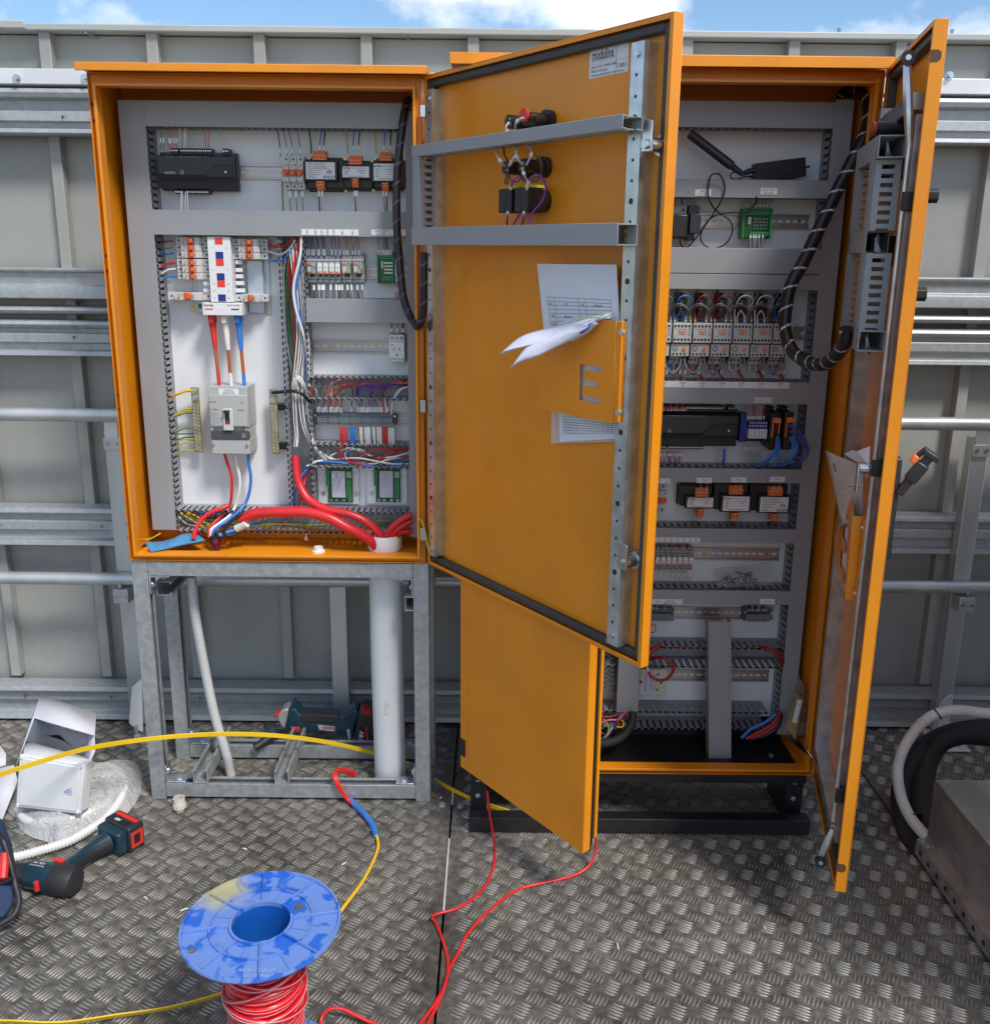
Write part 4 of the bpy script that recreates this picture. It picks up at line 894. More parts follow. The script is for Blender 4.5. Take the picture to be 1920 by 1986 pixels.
for (va_,vb_,c,ua) in ((888,890,'dred',360),(930,932,'grey',360),(964,972,'blue',365),(1022,1055,'red',372),(1060,1105,'white',376),(1102,1140,'blue',378)):
    wire(yk(k2,(ua,va_,YP-.035),(330,va_+6,YP-.035),(295,(va_+vb_)/2+4,YP-.035),(265,vb_+4,YP-.03)),.0028 if va_>1000 else .0018,Wm[c],f'{CNM.get(c,c)} wire from the {"second" if va_>1000 else "top"} left breaker into the left duct','wires entering the left breakers',seg=8)
# red blue white loops in the third open duct
for i,(c,pts) in enumerate((('red',((520,900),(560,850),(620,880),(600,960),(700,1000),(860,990),(1000,930),(1040,900))),('red',((540,880),(560,960),(660,960),(760,900),(900,870),(1150,880))),('white',((250,1020),(420,950),(560,880),(640,860),(740,900),(860,940),(1000,940),(1160,900))),('white',((600,960),(590,900),(680,870),(760,890),(700,970),(830,1000),(980,960),(1160,930))),('blue',((230,1040),(330,990),(500,985),(700,1000),(900,1020),(1080,1020),(1110,995),(1040,985))),('blue',((130,1380),(160,1200),(240,1060),(340,995),(480,990),(620,1000))),('red',((170,1400),(220,1230),(240,1120),(300,1020))),('white',((280,1010),(330,980),(520,960),(700,950),(1000,1000),(1160,1000))),('blue',((640,800),(620,900),(660,970),(760,1010),(900,1030))),('dred',((600,1000),(760,960),(900,930),(1160,940))),('red',((660,960),(800,1000),(1000,900),(1080,880),(1160,840))))):
    wire(yk(k6,*[(u,v,YP-.05-.012*math.sin(j*2+i)) for j,(u,v) in enumerate(pts)]),.0027,Wm[c],'loose coloured wire tangled in the open duct above the green boards','tangled wires above the green boards',n=34)
for i,(c,pts) in enumerate((('pink',((410,400),(460,300),(560,250),(640,245))),('pink',((420,410),(470,290),(600,250),(700,245))),('pink',((455,400),(490,330),(600,290),(760,285),(960,300),(1150,260))),('pink',((465,405),(505,340),(620,295),(800,295),(980,310),(1150,270))),('pink',((515,410),(540,340),(640,300),(800,290),(960,300),(1100,270))),('pink',((525,412),(560,345),(700,305),(900,300),(1150,285))),('pink',((780,245),(880,280),(980,290),(1100,265))),('purple',((690,410),(700,340),(780,300),(900,300),(1150,280))),('purple',((700,415),(720,350),(820,310),(960,305),(1150,290))),('purple',((810,415),(830,350),(920,320),(1150,295))),('purple',((820,415),(850,350),(960,320),(1150,300))),('grey',((310,265),(350,330),(380,400))),('grey',((300,260),(340,310),(390,350),(410,400))),('grey',((320,260),(400,320),(480,370),(510,400))),('grey',((760,410),(780,350),(860,320),(960,315))),('grey',((870,415),(890,350),(960,325),(1050,310))),('red',((915,415),(930,350),(990,300),(1060,270),(1150,260))),('white',((1020,420),(1050,360),(1100,330),(1155,320))),('red',((290,250),(295,330),(285,400))),('lgrey',((300,270),(330,350),(345,405))),('brown',((610,310),(650,340),(660,400))),('purple',((800,240),(700,290),(690,400))))):
    wire(yk(k6,*[(u,v,YP-.035-.02*math.sin(j+i*.7)) for j,(u,v) in enumerate(pts)]),.0021,Wm[c],'control wire curving through the open duct above the long terminal strip','wires in the duct above the terminal strip',n=20)
for i,(c,pts) in enumerate((('yg',((620,1370),(740,1430),(850,1500),(1000,1560),(1500,1480),(1900,1500))),('yellow',((650,1370),(760,1440),(900,1500),(1200,1440))),('white',((625,1400),(700,1470),(830,1500),(960,1480),(1060,1400))),('yg',((700,1370),(850,1460),(1050,1480),(1300,1440),(1500,1380))),('blue',((820,1360),(1000,1380),(1200,1385))),('yg2',((640,1430),(760,1510),(900,1530))),('yellow',((720,1360),(860,1440),(930,1500),(925,1560))),('blue',((1290,1410),(1370,1500),(1460,1540))),('pink',((1230,1430),(1330,1530),(1450,1555),(1600,1500),(1700,1430))),('yg2',((1100,1560),(1250,1480),(1500,1380),(1700,1370))),('dred',((700,1365),(1000,1400),(1300,1390))),('black',((650,1380),(900,1420),(1400,1370),(1700,1380))))):
    wire(yk(k5,*[(u,v,YP-.03-.012*math.sin(j+i)) for j,(u,v) in enumerate(pts)]),.0026,Wm[c],'loose wire lying in the open bottom duct of the left cabinet','loose wires in the bottom duct',n=26)
for i,(c,pts) in enumerate((('yg',((-200,1560),(100,1530),(360,1540),(500,1520))),('yg',((780,1520),(950,1500),(1010,1520))),('yg2',((720,1510),(900,1540),(1020,1510))))):
    wire(yk(k6,*[(u,v,YP-.02) for u,v in pts]),.0022,Wm[c],'loose wire lying in the open bottom duct of the left cabinet','loose wires in the bottom duct',n=20)
wire(yk(k5,(240,1625,.06),(330,1628,.05),(400,1600,.08),(455,1568,.10)),.0022,Wm['yg'],'green yellow wire bolted to the left inner wall near the cabinet floor',cat='wire')
# --- short vertical wires
def drops(k,xs,v0,v1,y,cols,r,label,group,mv=None,ml=26,spread=.0,lean=0,mk=True,y0=None):
    rnd=random.Random(int(v0*13+v1)+len(xs))
    for i,u in enumerate(xs):
        c=cols[i%len(cols)]; du=rnd.uniform(-1,1)*spread+lean
        ya=y if y0 is None else y0
        pts=[PY(*k(u,v0),y),PY(*k(u+du*.2,v0+(v1-v0)*.45),y-.004),PY(*k(u+du,v1),ya)]
        if y<.1:   # the many small wires of the right cabinet go into one bundle
            REST.tube(pts,r,Wm[c],6,n=8)
            if mk: REST.tube([curve(pts,20)[3],curve(pts,20)[7]],r*1.35+.0006,STICK,8)
            continue
        mb=MB(); mb.tube(pts,r,Wm[c],6,n=8); o=mb.build('wire',None,angle=80)
        if group and len(xs)>1:
            w_=(ORD[i]+' from left' if i<len(xs)-1 else 'rightmost')
            lb2=f"{w_} of the {group}, {CNM.get(c,c)}"
        else: lb2=label
        tag(o,lb2,'wire',group)
        if mk:
            m_=(mv if mv is not None else .12); f0=m_; f1=m_+ml/abs(v1-v0)
            cv=curve(pts,20); A=cv[int(20*min(.95,f0))]; B=cv[min(20,max(int(20*f0)+2,int(20*f1)))]
            mb=MB(); mb.tube([A,B],r*1.35+.0006,STICK,8); mb.build('marker_sleeve',o)
YT=YP-.045
drops(k2,[285,302,335,345,368,380],340,205,YT,['grey','grey','pink','pink','pink','pink'],.0011,'thin wire dropping from the top duct into the left cabinet controller','wires above the left cabinet controller',.3,40,10,mk=True)
drops(k2,[400,425,436,556,572],330,205,YT,['white','white','white','pink','pink'],.0013,'pale wire dropping from the top duct into the left cabinet controller','wires above the left cabinet controller',.1,40,12,mk=False)
drops(k2,[408,416,434,446],598,706,YT,['white'],.0016,'white wire leaving the bottom of the left cabinet controller','white wires below the left cabinet controller',0,40,6,mk=False)
drops(k2,[1005,1045,1078,1125],378,225,YT,['brown','grey','grey','grey'],.0016,'grey wire feeding the three white breakers from the top duct','wires above the three white breakers',.1,40,-8,mk=True,lean=-16)
drops(k2,[1062,1100,1138],580,712,YT,['grey'],.0016,'grey wire leaving the three white breakers downwards','wires below the three white breakers',.1,40,6,lean=6)
drops(k2,[1018],530,712,YT,['yg2'],.0022,'green yellow wire beside the three white breakers',None,mk=False,lean=6)
drops(k2,[1192,1412,1582],365,225,YT,['green','yg','yg'],.0022,'green yellow earth wire from the top duct to a left cabinet transformer','earth wires above the left cabinet transformers',mk=False,lean=-14)
drops(k2,[1243,1268,1443,1478,1632,1668],350,225,YT,['blue','black'],.0017,'supply wire with a white marker above a left cabinet transformer','supply wires above the left cabinet transformers',.05,34,4,lean=8)
drops(k2,[1238,1258,1455,1468,1626,1645],590,712,YT,['black','lgrey','brown','lgrey','yg','brown'],.0017,'wire with a white marker below a left cabinet transformer','wires below the left cabinet transformers',.04,34,6,lean=8)
# --- transformers
def transformer(label,body,lab,top,bot,yp,k,group,brand=('eltech',True),n=4,depth=.062):
    d=Dev('transformer',label,'transformer',body[0],body[1],yp,depth,group,k=k)
    def rect(r_,dd):
        a=k(*r_[0]); b=k(*r_[1]); y=yp-dd; um,vm=(a[0]+b[0])/2,(a[1]+b[1])/2
        return PY(a[0],vm,y).x,PY(b[0],vm,y).x,PY(um,b[1],y).z,PY(um,a[1],y).z
    mb=MB(); d.bx(mb,.02,.10,.98,.90,.012,.040,BLACK); d.bx(mb,.10,.04,.90,.96,.004,.030,BLACK); d.bx(mb,0,.02,1,.98,.0005,.005,SATBLK)
    x0,x1,z0,z1=rect(lab,.058); mb.box(x0-.006,x1+.006,yp-.057,yp-.03,z0-.004,z1+.004,BLACK); mb.build('core',d.root,bevel=.0015)
    mb=MB(); mb.box(x0,x1,yp-.0585,yp-.057,z0,z1,STICK); lb_=mb.build('rating_plate',d.root); W_,H_=x1-x0,z1-z0
    P=lambda fx,fy:(x0+W_*fx,yp-.0587,z1-H_*fy)
    big=H_>.03
    if brand[0]=='eltech':
        text('eltech',P(.80,.86),.013*min(1,H_/.04),INKB,parent=lb_); mb=MB()
        c=Vector(P(.80,.58)); q=.0065
        mb.prism([c+Vector((a*q,0,b*q)) for a,b in ((0,1),(-1,0),(0,-1),(-.35,-.3),(-.3,0),(0,.4))],(0,-.0003,0),INKR); mb.prism([c+Vector((a*q,0,b*q)) for a,b in ((.1,1),(1,.0),(.1,-1),(.45,-.1))],(0,-.0003,0),INKB); mb.build('logo_mark',lb_)
        for i,s_ in enumerate(('TRAL105240 500VA','Control Transformer','Rating: 500VA 50/60Hz')): text(s_,P(.07,.10+i*.13),.0052,INKB,parent=lb_,align='LEFT')
        rows=[(.50,.07,.55),(.62,.07,.4),(.72,.07,.5),(.82,.07,.3),(.90,.07,.35)]
    else:
        text('Purrka',P(.13,.14),.008,INKB,parent=lb_,bold=.02); text('Control Transformer',P(.62,.14),.0045,INKB,parent=lb_)
        rows=[(.34,.07,.3),(.34,.5,.9),(.48,.07,.25),(.48,.6,.8),(.62,.07,.2),(.62,.65,.85),(.76,.07,.22),(.90,.2,.8)]
    mb=MB()
    for fy,a,b in rows: mb.box(x0+W_*a,x0+W_*b,yp-.0587,yp-.0585,z1-H_*fy-.0006,z1-H_*fy+.0006,INKG)
    mb.build('printed_line',lb_)
    for (rr,cnt) in ((top,n),(bot,2)):
        x0,x1,z0,z1=rect(rr,.056); up=rr is top
        mb=MB(); mb.box(x0,x1,yp-.050,yp-.03,z0,z1,TERO); mb.prism([(x0,yp-.058,z0+(0 if up else (z1-z0)*.5)),(x0,yp-.058,z0+(z1-z0)*(.5 if up else 1)),(x0,yp-.050,z1),(x0,yp-.050,z0)],(x1-x0,0,0),TERO)
        for i in range(cnt): 
            c=(x0+(x1-x0)*(i+.5)/cnt); mb.cyl((c,yp-.0578,z0+(z1-z0)*(.28 if up else .72)),(c,yp-.0584,z0+(z1-z0)*(.28 if up else .72)),.0022,BLACK,8)
        mb.build('terminal_block',d.root,bevel=.0006)
    screws(d.root,[d.p(.06,.07,.005),d.p(.94,.07,.005),d.p(.94,.93,.005)],(0,-1,0),.004,BRASS,False)
    return d
G_='black transformers in the left cabinet'
transformer('black transformer with the large white plate, nearest the white breakers of the left cabinet',((1150,372),(1390,592)),((1160,416),(1335,518)),((1200,347),(1282,403)),((1222,530),(1270,583)),YP,k2,G_)
transformer('smallest black transformer, middle of the left cabinet row',((1370,392),(1556,588)),((1380,442),(1540,507)),((1418,375),(1495,430)),((1437,515),(1476,567)),YP,k2,G_,('p',0))
transformer('black transformer partly behind the black spiral wrapped cable in the left cabinet',((1555,378),(1758,585)),((1568,425),(1706,527)),((1600,355),(1678,408)),((1618,538),(1658,590)),YP,k2,G_,('p',0))
G_='black transformers in the right cabinet'
transformer('smaller black transformer, leftmost of the three in the right cabinet under its TR2 label',((450,950),(775,1195)),((515,1075),(762,1166)),((592,982),(718,1062)),((612,1185),(672,1268)),YQ,r3,G_,('p',0))
transformer('black transformer under the TR3 label in the right cabinet',((780,925),(1125,1230)),((858,1062),(1112,1200)),((918,960),(1052,1040)),((940,1222),(1005,1302)),YQ,r3,G_,('p',0))
transformer('black transformer with the diamond logo under the TR1 label in the right cabinet',((1130,925),(1510,1245)),((1218,1068),(1490,1210)),((1298,970),(1438,1052)),((1320,1232),(1390,1312)),YQ,r3,G_)
drops(r3,[645,702,985,1020,1350,1408],1000,945,YQ-.05,['lgrey'],.0014,'wire with a white marker above a right cabinet transformer','wires above the right cabinet transformers',.1,50,3)
drops(r3,[622,642,945,978,1310,1352],1272,1345,YQ-.05,['black','brown'],.0016,'wire with a white marker below a right cabinet transformer','wires below the right cabinet transformers',.02,44,8,lean=-8)
drops(r3,[1362,1490],225,165,YQ-.05,['lgrey'],.0016,'wire with a white marker above the black interface modules','wires above the black interface modules',.05,44,4)
# --- relay rows
def relay(label,a,b,yp,k,group,kind,depth=.055):
    d=Dev('relay',label,'relay',a,b,yp,depth,group,k=k); w=.012 if kind=='slim' else 0
    n=2 if kind=='slim' else 4
    cy=[((i+.5)/n,fy,.0022,.040,.0403) for i in range(n) for fy in (.065,)]+[((i+.5)/n,.27,.0022,.050,.0503) for i in range(n)]+[((i+.5)/n,.90,.0022,.042,.0423) for i in range(n)]
    d.part('socket',[(.01,0,.99,1,.004,.040),(.01,.20,.99,.33,.04,.050),(.01,.68,.99,.97,.04,.042),(.3,.66,.7,.80,.042,.048,BLACK)],RELG,.0008,cyls=cy)
    if kind=='slim':
        d.part('relay_body',[(.08,.335,.92,.69,.040,.055)],WHITEP,.0008); d.part('red_flag',[(.22,.60,.78,.70,.055,.0562)],TOGR,.0004); d.part('print',[(.2,.38,.35,.40,.055,.0552),(.2,.46,.8,.475,.055,.0552),(.35,.52,.65,.54,.055,.0552)],INKG,0)
    else:
        d.part('relay_body',[(.08,.335,.92,.69,.040,.056)],mat('smoky clear plastic',(.20,.24,.27),.15,0,.5,90,.6,90),.001); d.part('red_flag',[(.12,.345,.55,.40,.056,.0572)],TOGR,.0004)
        d.part('coil',[(.2,.45,.45,.62,.056,.0563,mat('coil white',(.5,.5,.5))),(.55,.50,.75,.66,.056,.0563,BRASS),(.3,.64,.6,.67,.056,.0563,INKR)],ZINC,0)
    return d
G_='relays in the left cabinet'
relay('clear relay at the left end of the left cabinet relay row',(258,362),(378,700),YP,k4,G_,'big')
s1=relay('slim white relay first after the clear relay in the left cabinet row',(380,362),(446,700),YP,k4,G_,'slim')
for i,t in ((1,'second'),(2,'third'),(3,'fourth')): copy_tree(s1.root,(i*(s1.w+.0006),0,0),f'slim white relay {t} from the left in the left cabinet row')
relay('clear relay just right of the slim white relays in the left cabinet',(660,362),(788,700),YP,k4,G_,'big')
relay('clear relay at the right end of the left cabinet relay row',(790,362),(918,700),YP,k4,G_,'big')
drops(k4,[270,295,330,355,400,415,458,478,560,605,650],420,165,YP-.04,['grey','grey','purple','purple','purple','grey','purple','purple','purple','purple','violet'],.0014,'purple or grey wire with a white marker above the left cabinet relays','wires above the left cabinet relays',.18,70,10,lean=-18)
drops(k4,[695,722,745,798,830,872],400,165,YP-.04,['lgrey','pink','pink','grey','pink','pink'],.0014,'pink or grey wire with a white marker above the two right clear relays','wires above the right clear relays',.10,70,8,lean=-14)
drops(k4,[350,405,440,465,543,605,640,675,735,780,848,905],700,882,YP-.035,['brown','lgrey','grey','lgrey','lgrey','lgrey','brown','grey','brown','lgrey','brown','grey'],.0019,'wire with a white marker below the left cabinet relays','wires below the left cabinet relays',.16,70,16,lean=10)
G_='slim relays in the right cabinet'
s2=relay('slim relay in the right cabinet, first from the left of those in view',(515,145),(556,312),YQ,r4,G_,'slim')
for i,t in enumerate(('second','third','fourth','fifth','sixth','last')): copy_tree(s2.root,((i+1)*(s2.w+.0006),0,0),f'slim relay in the right cabinet row, {t} from the left of those in view')
relay('clear relay half hidden behind the left door edge in the right cabinet',(445,145),(512,312),YQ,r4,'clear relays in the right cabinet','big')
drops(r4,[505,535,552,578,600,625,645,670,690,715,735,760,780],140,95,YQ-.045,['pink','lgrey','dred'],.0013,'short marked wire above the slim relays of the right cabinet','wires above the slim relays',.15,24,3)
drops(r4,[500,550,610,655,695,740,765,785],315,395,YQ-.045,['lgrey'],.0013,'grey marked wire below the slim relays of the right cabinet','wires below the slim relays',.1,30,10,lean=14)
# --- diode boards
def diode(label,a,b,yp,k):
    d=Dev('diode_module',label,'circuit board',a,b,yp,.045,'green lamp test diode boards',k=k)
    d.part('housing',[(0,0,1,1,.006,.030),(.0,.0,.06,1,.03,.045),(.94,.0,1,1,.03,.045)],GREENP,.001)
    o=d.part('board',[(.06,.08,.94,.95,.030,.034)],PCB,.0003)
    d.part('terminal_block',[(.07,.10,.93,.22,.034,.042)],GREENP,.0006,cyls=[(.12+i*.095,.16,.0018,.042,.0423,SATBLK) for i in range(9)]); d.part('terminal_block',[(.30,.78,.93,.9,.034,.042)],GREENP,.0006,cyls=[(.36+i*.1,.84,.0018,.042,.0423,SATBLK) for i in range(6)])
    mb=MB()
    for j in range(4):
        for i in range(5): d.bx(mb,.42+i*.10,.32+j*.105,.47+i*.10,.37+j*.105,.034,.037,CHROME); d.bx(mb,.425+i*.10,.37+j*.105,.465+i*.10,.385+j*.105,.034,.0365,INKB)
    mb.build('diodes',o); d.part('board_sticker',[(.22,.28,.32,.52,.034,.0345)],STICK,0,o)
    return d
diode('green diode board under the LAMP TEST label in the left cabinet',(1078,345),(1272,712),YP,k4)
diode('green diode board under the LAMP TEST label in the right cabinet',(538,972),(700,1138),YQ,r1)
d=Dev('interface_module','thin white module between the green board and the black cable in the left cabinet','module',k4(1280,335),k4(1332,690),YP,.05); d.part('case',[(0,0,1,1,.004,.04),(.1,.15,.9,.85,.04,.05)],WHITEP,.001)
drops(k4,[1098,1130,1158,1185,1208,1236],378,170,YP-.042,['grey','lgrey','grey','black','grey','lgrey'],.0015,'grey wire with a white marker above the green diode board of the left cabinet','wires above the left green diode board',.04,64,4,lean=-14)
drops(k4,[1297,1325],720,900,YP-.03,['pink'],.0016,'pink wire with a white marker below the thin white module','wires below the thin white module',.2,60,-12,lean=-8)
drops(r1,[568,612,632,655,672,690],972,905,YQ-.042,['lgrey','grey'],.0014,'wire with a white marker above the green diode board of the right cabinet','wires above the right green diode board',.1,34,8,lean=16)
drops(r1,[580,597,612,628,648],1112,1185,YQ-.042,['lgrey'],.0014,'wire with a white marker below the green diode board of the right cabinet','wires below the right green diode board',.2,34,8)
# --- socket outlet
d=Dev('socket_outlet','white three pin socket outlet on the rail of the left cabinet','power outlet',k4(1212,1302),k4(1393,1632),YP,.055)
d.part('case',[(0,0,1,1,.004,.035),(.02,.0,.98,.24,.035,.048),(.0,.24,1,.83,.035,.055),(.08,.83,.97,.97,.035,.045)],WHITEP,.0015,cyls=[(f,.12,.0048,.048,.0484,c) for f,c in ((.2,INKR),(.5,MATS['green housing plastic']),(.8,INKB))]+[(f,.12,.0034,.0484,.0488,WHITEP) for f in (.2,.5,.8)]+[(f,.12,.0022,.0488,.0491,INKG) for f in (.2,.5,.8)])
mb=MB()
for (f,g,t) in ((.33,.50,-30),(.66,.50,30)):
    c=d.p(f,g,.0551); a=R(t); ux=Vector((math.sin(-a),0,math.cos(a)))*.0042; uy=Vector((math.cos(a),0,math.sin(a)))*.001
    mb.prism([c+ux+uy,c+ux-uy,c-ux-uy,c-ux+uy],(0,-.0003,0),INKB)
d.bx(mb,.48,.65,.55,.75,.055,.0553,INKB); mb.build('pin_slots',d.root); d.tx('clipsal',.22,.33,.0552,.005,INKG)
drops(k4,[1245,1308,1375],1292,1168,YP-.045,['blue','yg','black'],.0022,'supply wire above the white socket outlet','wires above the socket outlet',.2,50,0)
# --- long terminal strips
def strip(label,a,b,yp,k,cnt,group=None,ends=True):
    d=Dev('terminal_strip',label,'terminal strip',a,b,yp,.045,group,k=k)
    mb=MB(); n=cnt; d.bx(mb,0,.12,1,.9,.004,.030,TERMG); d.bx(mb,.01,.25,.99,.80,.030,.045,TERMG); d.bx(mb,.01,.02,.98,.2,.006,.026,TERMG)
    for i in range(1,7): d.bx(mb,.01+i*.14,.22,.0125+i*.14,.92,.03,.0462,DARKG)
    for i in range(n):
        f=.02+(.96)*(i+.5)/n
        for fy in (.32,.72): d.cy(mb,f,fy,.0016,.045,.0453,SATBLK,6)
        if i%2==0 or rnd0.random()<.5: d.bx(mb,f-.006,.48,f+.004,.57,.045,.0453,SATBLK)
    mb.build('block',d.root,bevel=.0006)
    if ends:
        for (f0,f1) in ((-.035,0),(1,1.035)): d.part('end_clamp',[(f0,.05,f1,.95,.004,.036)],DARKG,.001,cyls=[((f0+f1)/2,.2,.003,.036,.038,ZINC)])
    return d
rnd0=random.Random(3)
strip('long slate grey terminal strip with many marked wires in the left cabinet',(335,560),(1015,665),YP,k6,38)
strip('short terminal strip at the left of the lower rail in the right cabinet',(485,610),(660,706),YQ,r4,10,'short terminal strips on the lower rail')
strip('short terminal strip at the right of the lower rail in the right cabinet',(1210,612),(1398,710),YQ,r4,10,'short terminal strips on the lower rail')
xs=[348,366,384,402,418,430,455,470,485,502,520,540,556]
drops(k6,xs,548,425,YP-.035,['grey','grey','grey','grey','pink','pink','grey','pink','pink','pink','pink','pink','brown'],.0014,'wire with a white marker rising from the left half of the long terminal strip','wires above the left half of the long strip',.05,52,3)
drops(k6,[645,965],545,440,YP-.035,['black','brown'],.0015,'dark wire rising from the long terminal strip','dark wires above the long strip',.05,52,3,lean=8)
drops(k6,[702,722,740,758,775,790,808,828,848,868,886,905,922],548,425,YP-.035,['purple','purple','purple','grey','grey','lgrey','purple','purple','purple','purple','grey','lgrey','grey'],.0014,'wire with a white marker rising from the right half of the long terminal strip','wires above the right half of the long strip',.05,52,3,lean=-12)
drops(k6,[930,950],550,420,YP-.035,['red','white'],.0022,'thick wire rising from the long terminal strip','thick wires above the long strip',mk=False,lean=-10)
wire(yk(k6,(1000,560,YP-.04),(1005,480,YP-.045),(1030,410,YP-.05),(1090,340,YP-.05),(1155,318,YP-.045)),.0024,Wm['white'],'white wire curving up from the right end of the long terminal strip')
drops(k6,[548,560,570,592,598],675,820,YP-.04,['red'],.0024,'red wire below the long terminal strip','red wires below the long strip',mk=False,lean=6)
drops(k6,[640,655,668],675,830,YP-.04,['blue'],.0024,'blue wire below the long terminal strip','blue wires below the long strip',mk=False,lean=4)
drops(k6,[722,735,765,780,795,805,835,850,875,890,905],675,835,YP-.04,['white'],.0021,'white wire below the long terminal strip','white wires below the long strip',mk=False,lean=8,spread=6)
drops(k6,[925,945,962],675,830,YP-.04,['red'],.0024,'red wire near the right end below the long terminal strip','right red wires below the long strip',mk=False,lean=2)
drops(k6,[975,990,1005,1018],680,845,YP-.04,['white'],.0022,'white wire at the right end below the long terminal strip','right white wires below the long strip',mk=False,lean=6)
# --- green boards on white plates
for (u0,lab_,pl) in ((415,'green circuit board on a white base, left one above the bottom duct',340),(838,'green circuit board on a white base, right one above the bottom duct',770)):
    d=Dev('control_board',lab_,'circuit board',k6(pl,1032),k6(pl+365,1368),YP,.022,'green boards at the bottom of the left cabinet')
    d.part('base_plate',[(0,0,1,1,.0,.010)],PLATE,.002)
    f0=(u0-pl)/365+.05; f1=f0+.60
    o=d.part('board',[(f0,.03,f1,.93,.012,.015)],PCB,.0003)
    d.part('white_cover',[(f0+.10,.10,f0+.43,.80,.015,.020)],mat('pale violet label',(.56,.57,.68),.5),.001,o)
    for (a,b,c,e_) in ((f0-.03,.05,f0+.05,.48),(f1-.13,.30,f1-.02,.83)): d.part('terminal_block',[(a,b,c,e_,.013,.024)],GREENP,.0006,o,cyls=[((a+c)/2,b+(e_-b)*(i+.5)/7,.002,.024,.0243,SATBLK) for i in range(7)])
    d.part('terminal_block',[(f1-.13,.10,f1-.01,.27,.013,.026)],mat('pale green plastic',(.28,.45,.28)),.0006,o)
    lines(d,o,[(.14+i*.055,.18+(.1 if i%3 else 0),.58) for i in range(7)],f0,f1,.0202,INKG,.006)
    screws(o,[d.p(f0+f,.88,.015) for f in (.07,.2,.38,.53)],(0,-1,0),.0032,ZINC,False)
    screws(d.root,[d.p(f,g,.010) for f,g in ((.14,.16),(.95,.16),(.14,.70),(.95,.70))],(0,-1,0),.0045,ZINC,False)
# loose nuts on the cabinet floor
for (u,v,lab_) in ((355,1790,'white threaded conduit bush standing beside the white pipe in the left cabinet'),):
    c=PZ(*k6(u,v),.733); mb=MB(); mb.lathe(c,Z3,[(0,0),(0,.017),(.008,.017),(.009,.0125),(.018,.012),(.018,.010),(.004,.010),(.004,0)],WHITEP,20); tag(mb.build('conduit_bush'),lab_,'fitting')
c=PZ(*k6(250,1670),.733); mb=MB(); mb.cyl(c,c+Z3*.012,.009,ZINC,6); mb.cyl(c+Z3*.012,c+Z3*.020,.005,ZINC,10); tag(mb.build('bolt'),'small zinc bolt standing on the orange floor of the left cabinet','bolt')
c=PZ(*k5(760,1625),.737); mb=MB(); mb.lathe(c,Z3,[(0,.011),(.010,.011),(.012,.014),(.014,.014),(.014,.010),(0,.009)],CREAM,20); tag(mb.build('cable_bush'),'cream ring bush around the red cable beside the blue cloth','fitting')
# --- printed duct labels
def plabel(k,a,b,y,words,lab,group='white printed labels on the ducts',vert=False,h=.007,cat='label'):
    a=k(*a); b=k(*b); um,vm=(a[0]+b[0])/2,(a[1]+b[1])/2; x0,x1,z1,z0=PY(a[0],vm,y).x,PY(b[0],vm,y).x,PY(um,a[1],y).z,PY(um,b[1],y).z
    mb=MB(); mb.box(x0,x1,y-.0035,y-.0028,z0,z1,STICK); o=tag(mb.build('duct_label'),lab,cat,group)
    for s_,fx,fy in words:
        text(s_,(x0+(x1-x0)*fx,y-.0036,z1-(z1-z0)*fy),h,INKB,right=Z3 if vert else X3,up=-X3 if vert else Z3,parent=o)
plabel(k4,(208,84),(864,154),YD,[(s_,f,.5) for s_,f in (('FAR',.10),('CRR1',.25),('CSR1',.36),('CRR2',.46),('CSR2',.57),('RR1',.72),('RR2',.90))],'long white label strip with upright relay names above the left cabinet relays',vert=True,h=.007)
plabel(k4,(1013,87),(1232,154),YD,[('LAMP TEST',.5,.3),('DIODES',.5,.72)],'white LAMP TEST DIODES label above the left green board')
plabel(k4,(1235,87),(1410,156),YD,[],'blank white label crossed by the black spiral wrapped cable')
plabel(r1,(275,868),(364,904),YE,[('PS01',.5,.3),('12V DC',.5,.74)],'white PS01 label above the black power adapter')
plabel(r1,(634,860),(724,896),YE,[('LAMP TEST',.5,.3),('DIODES',.5,.74)],'white LAMP TEST DIODES label above the right green board')
plabel(r2,(60,1125),(1436,1187),YE,[(f'CSR{i+1}',.09+i*.1405,.28) for i in range(7)]+[(f'C{i+1}',.09+i*.1405,.72) for i in range(7)],'long white label strip numbered C1 to C7 below the contactors')
plabel(r2,(1086,1282),(1262,1334),YE,[(f'SR{i+1}',.08+i*.14,.5) for i in range(7)],'small white label with upright text above the blue terminals',vert=True,h=.006)
plabel(r3,(190,884),(350,935),YE,[('TX2',.35,.5),('TX1',.8,.5)],'white label above the breakers in the right cabinet',vert=True,h=.006)
plabel(r3,(603,877),(750,928),YE,[('TR2',.5,.5)],'white TR2 label on the duct'); plabel(r3,(935,873),(1082,922),YE,[('TR3',.5,.5)],'white TR3 label on the duct'); plabel(r3,(1308,867),(1455,917),YE,[('TR1',.5,.5)],'white TR1 label on the duct')
plabel(r4,(470,46),(858,84),YE,[(s_,.06+i*.124,.5) for i,s_ in enumerate(('CR7','RR1','RR2','RR3','RR4','RR5','RR6','RR7'))],'long white label strip with upright text above the slim relays',vert=True,h=.006)
plabel(r4,(492,519),(723,556),YE,[('GPA',.18,.5),('24V AC',.6,.3),('DDC FIELD',.6,.74)],'white label above the left short terminal strip'); plabel(r4,(1316,517),(1428,556),YE,[('24V AC',.5,.5)],'white label above the right short terminal strip')
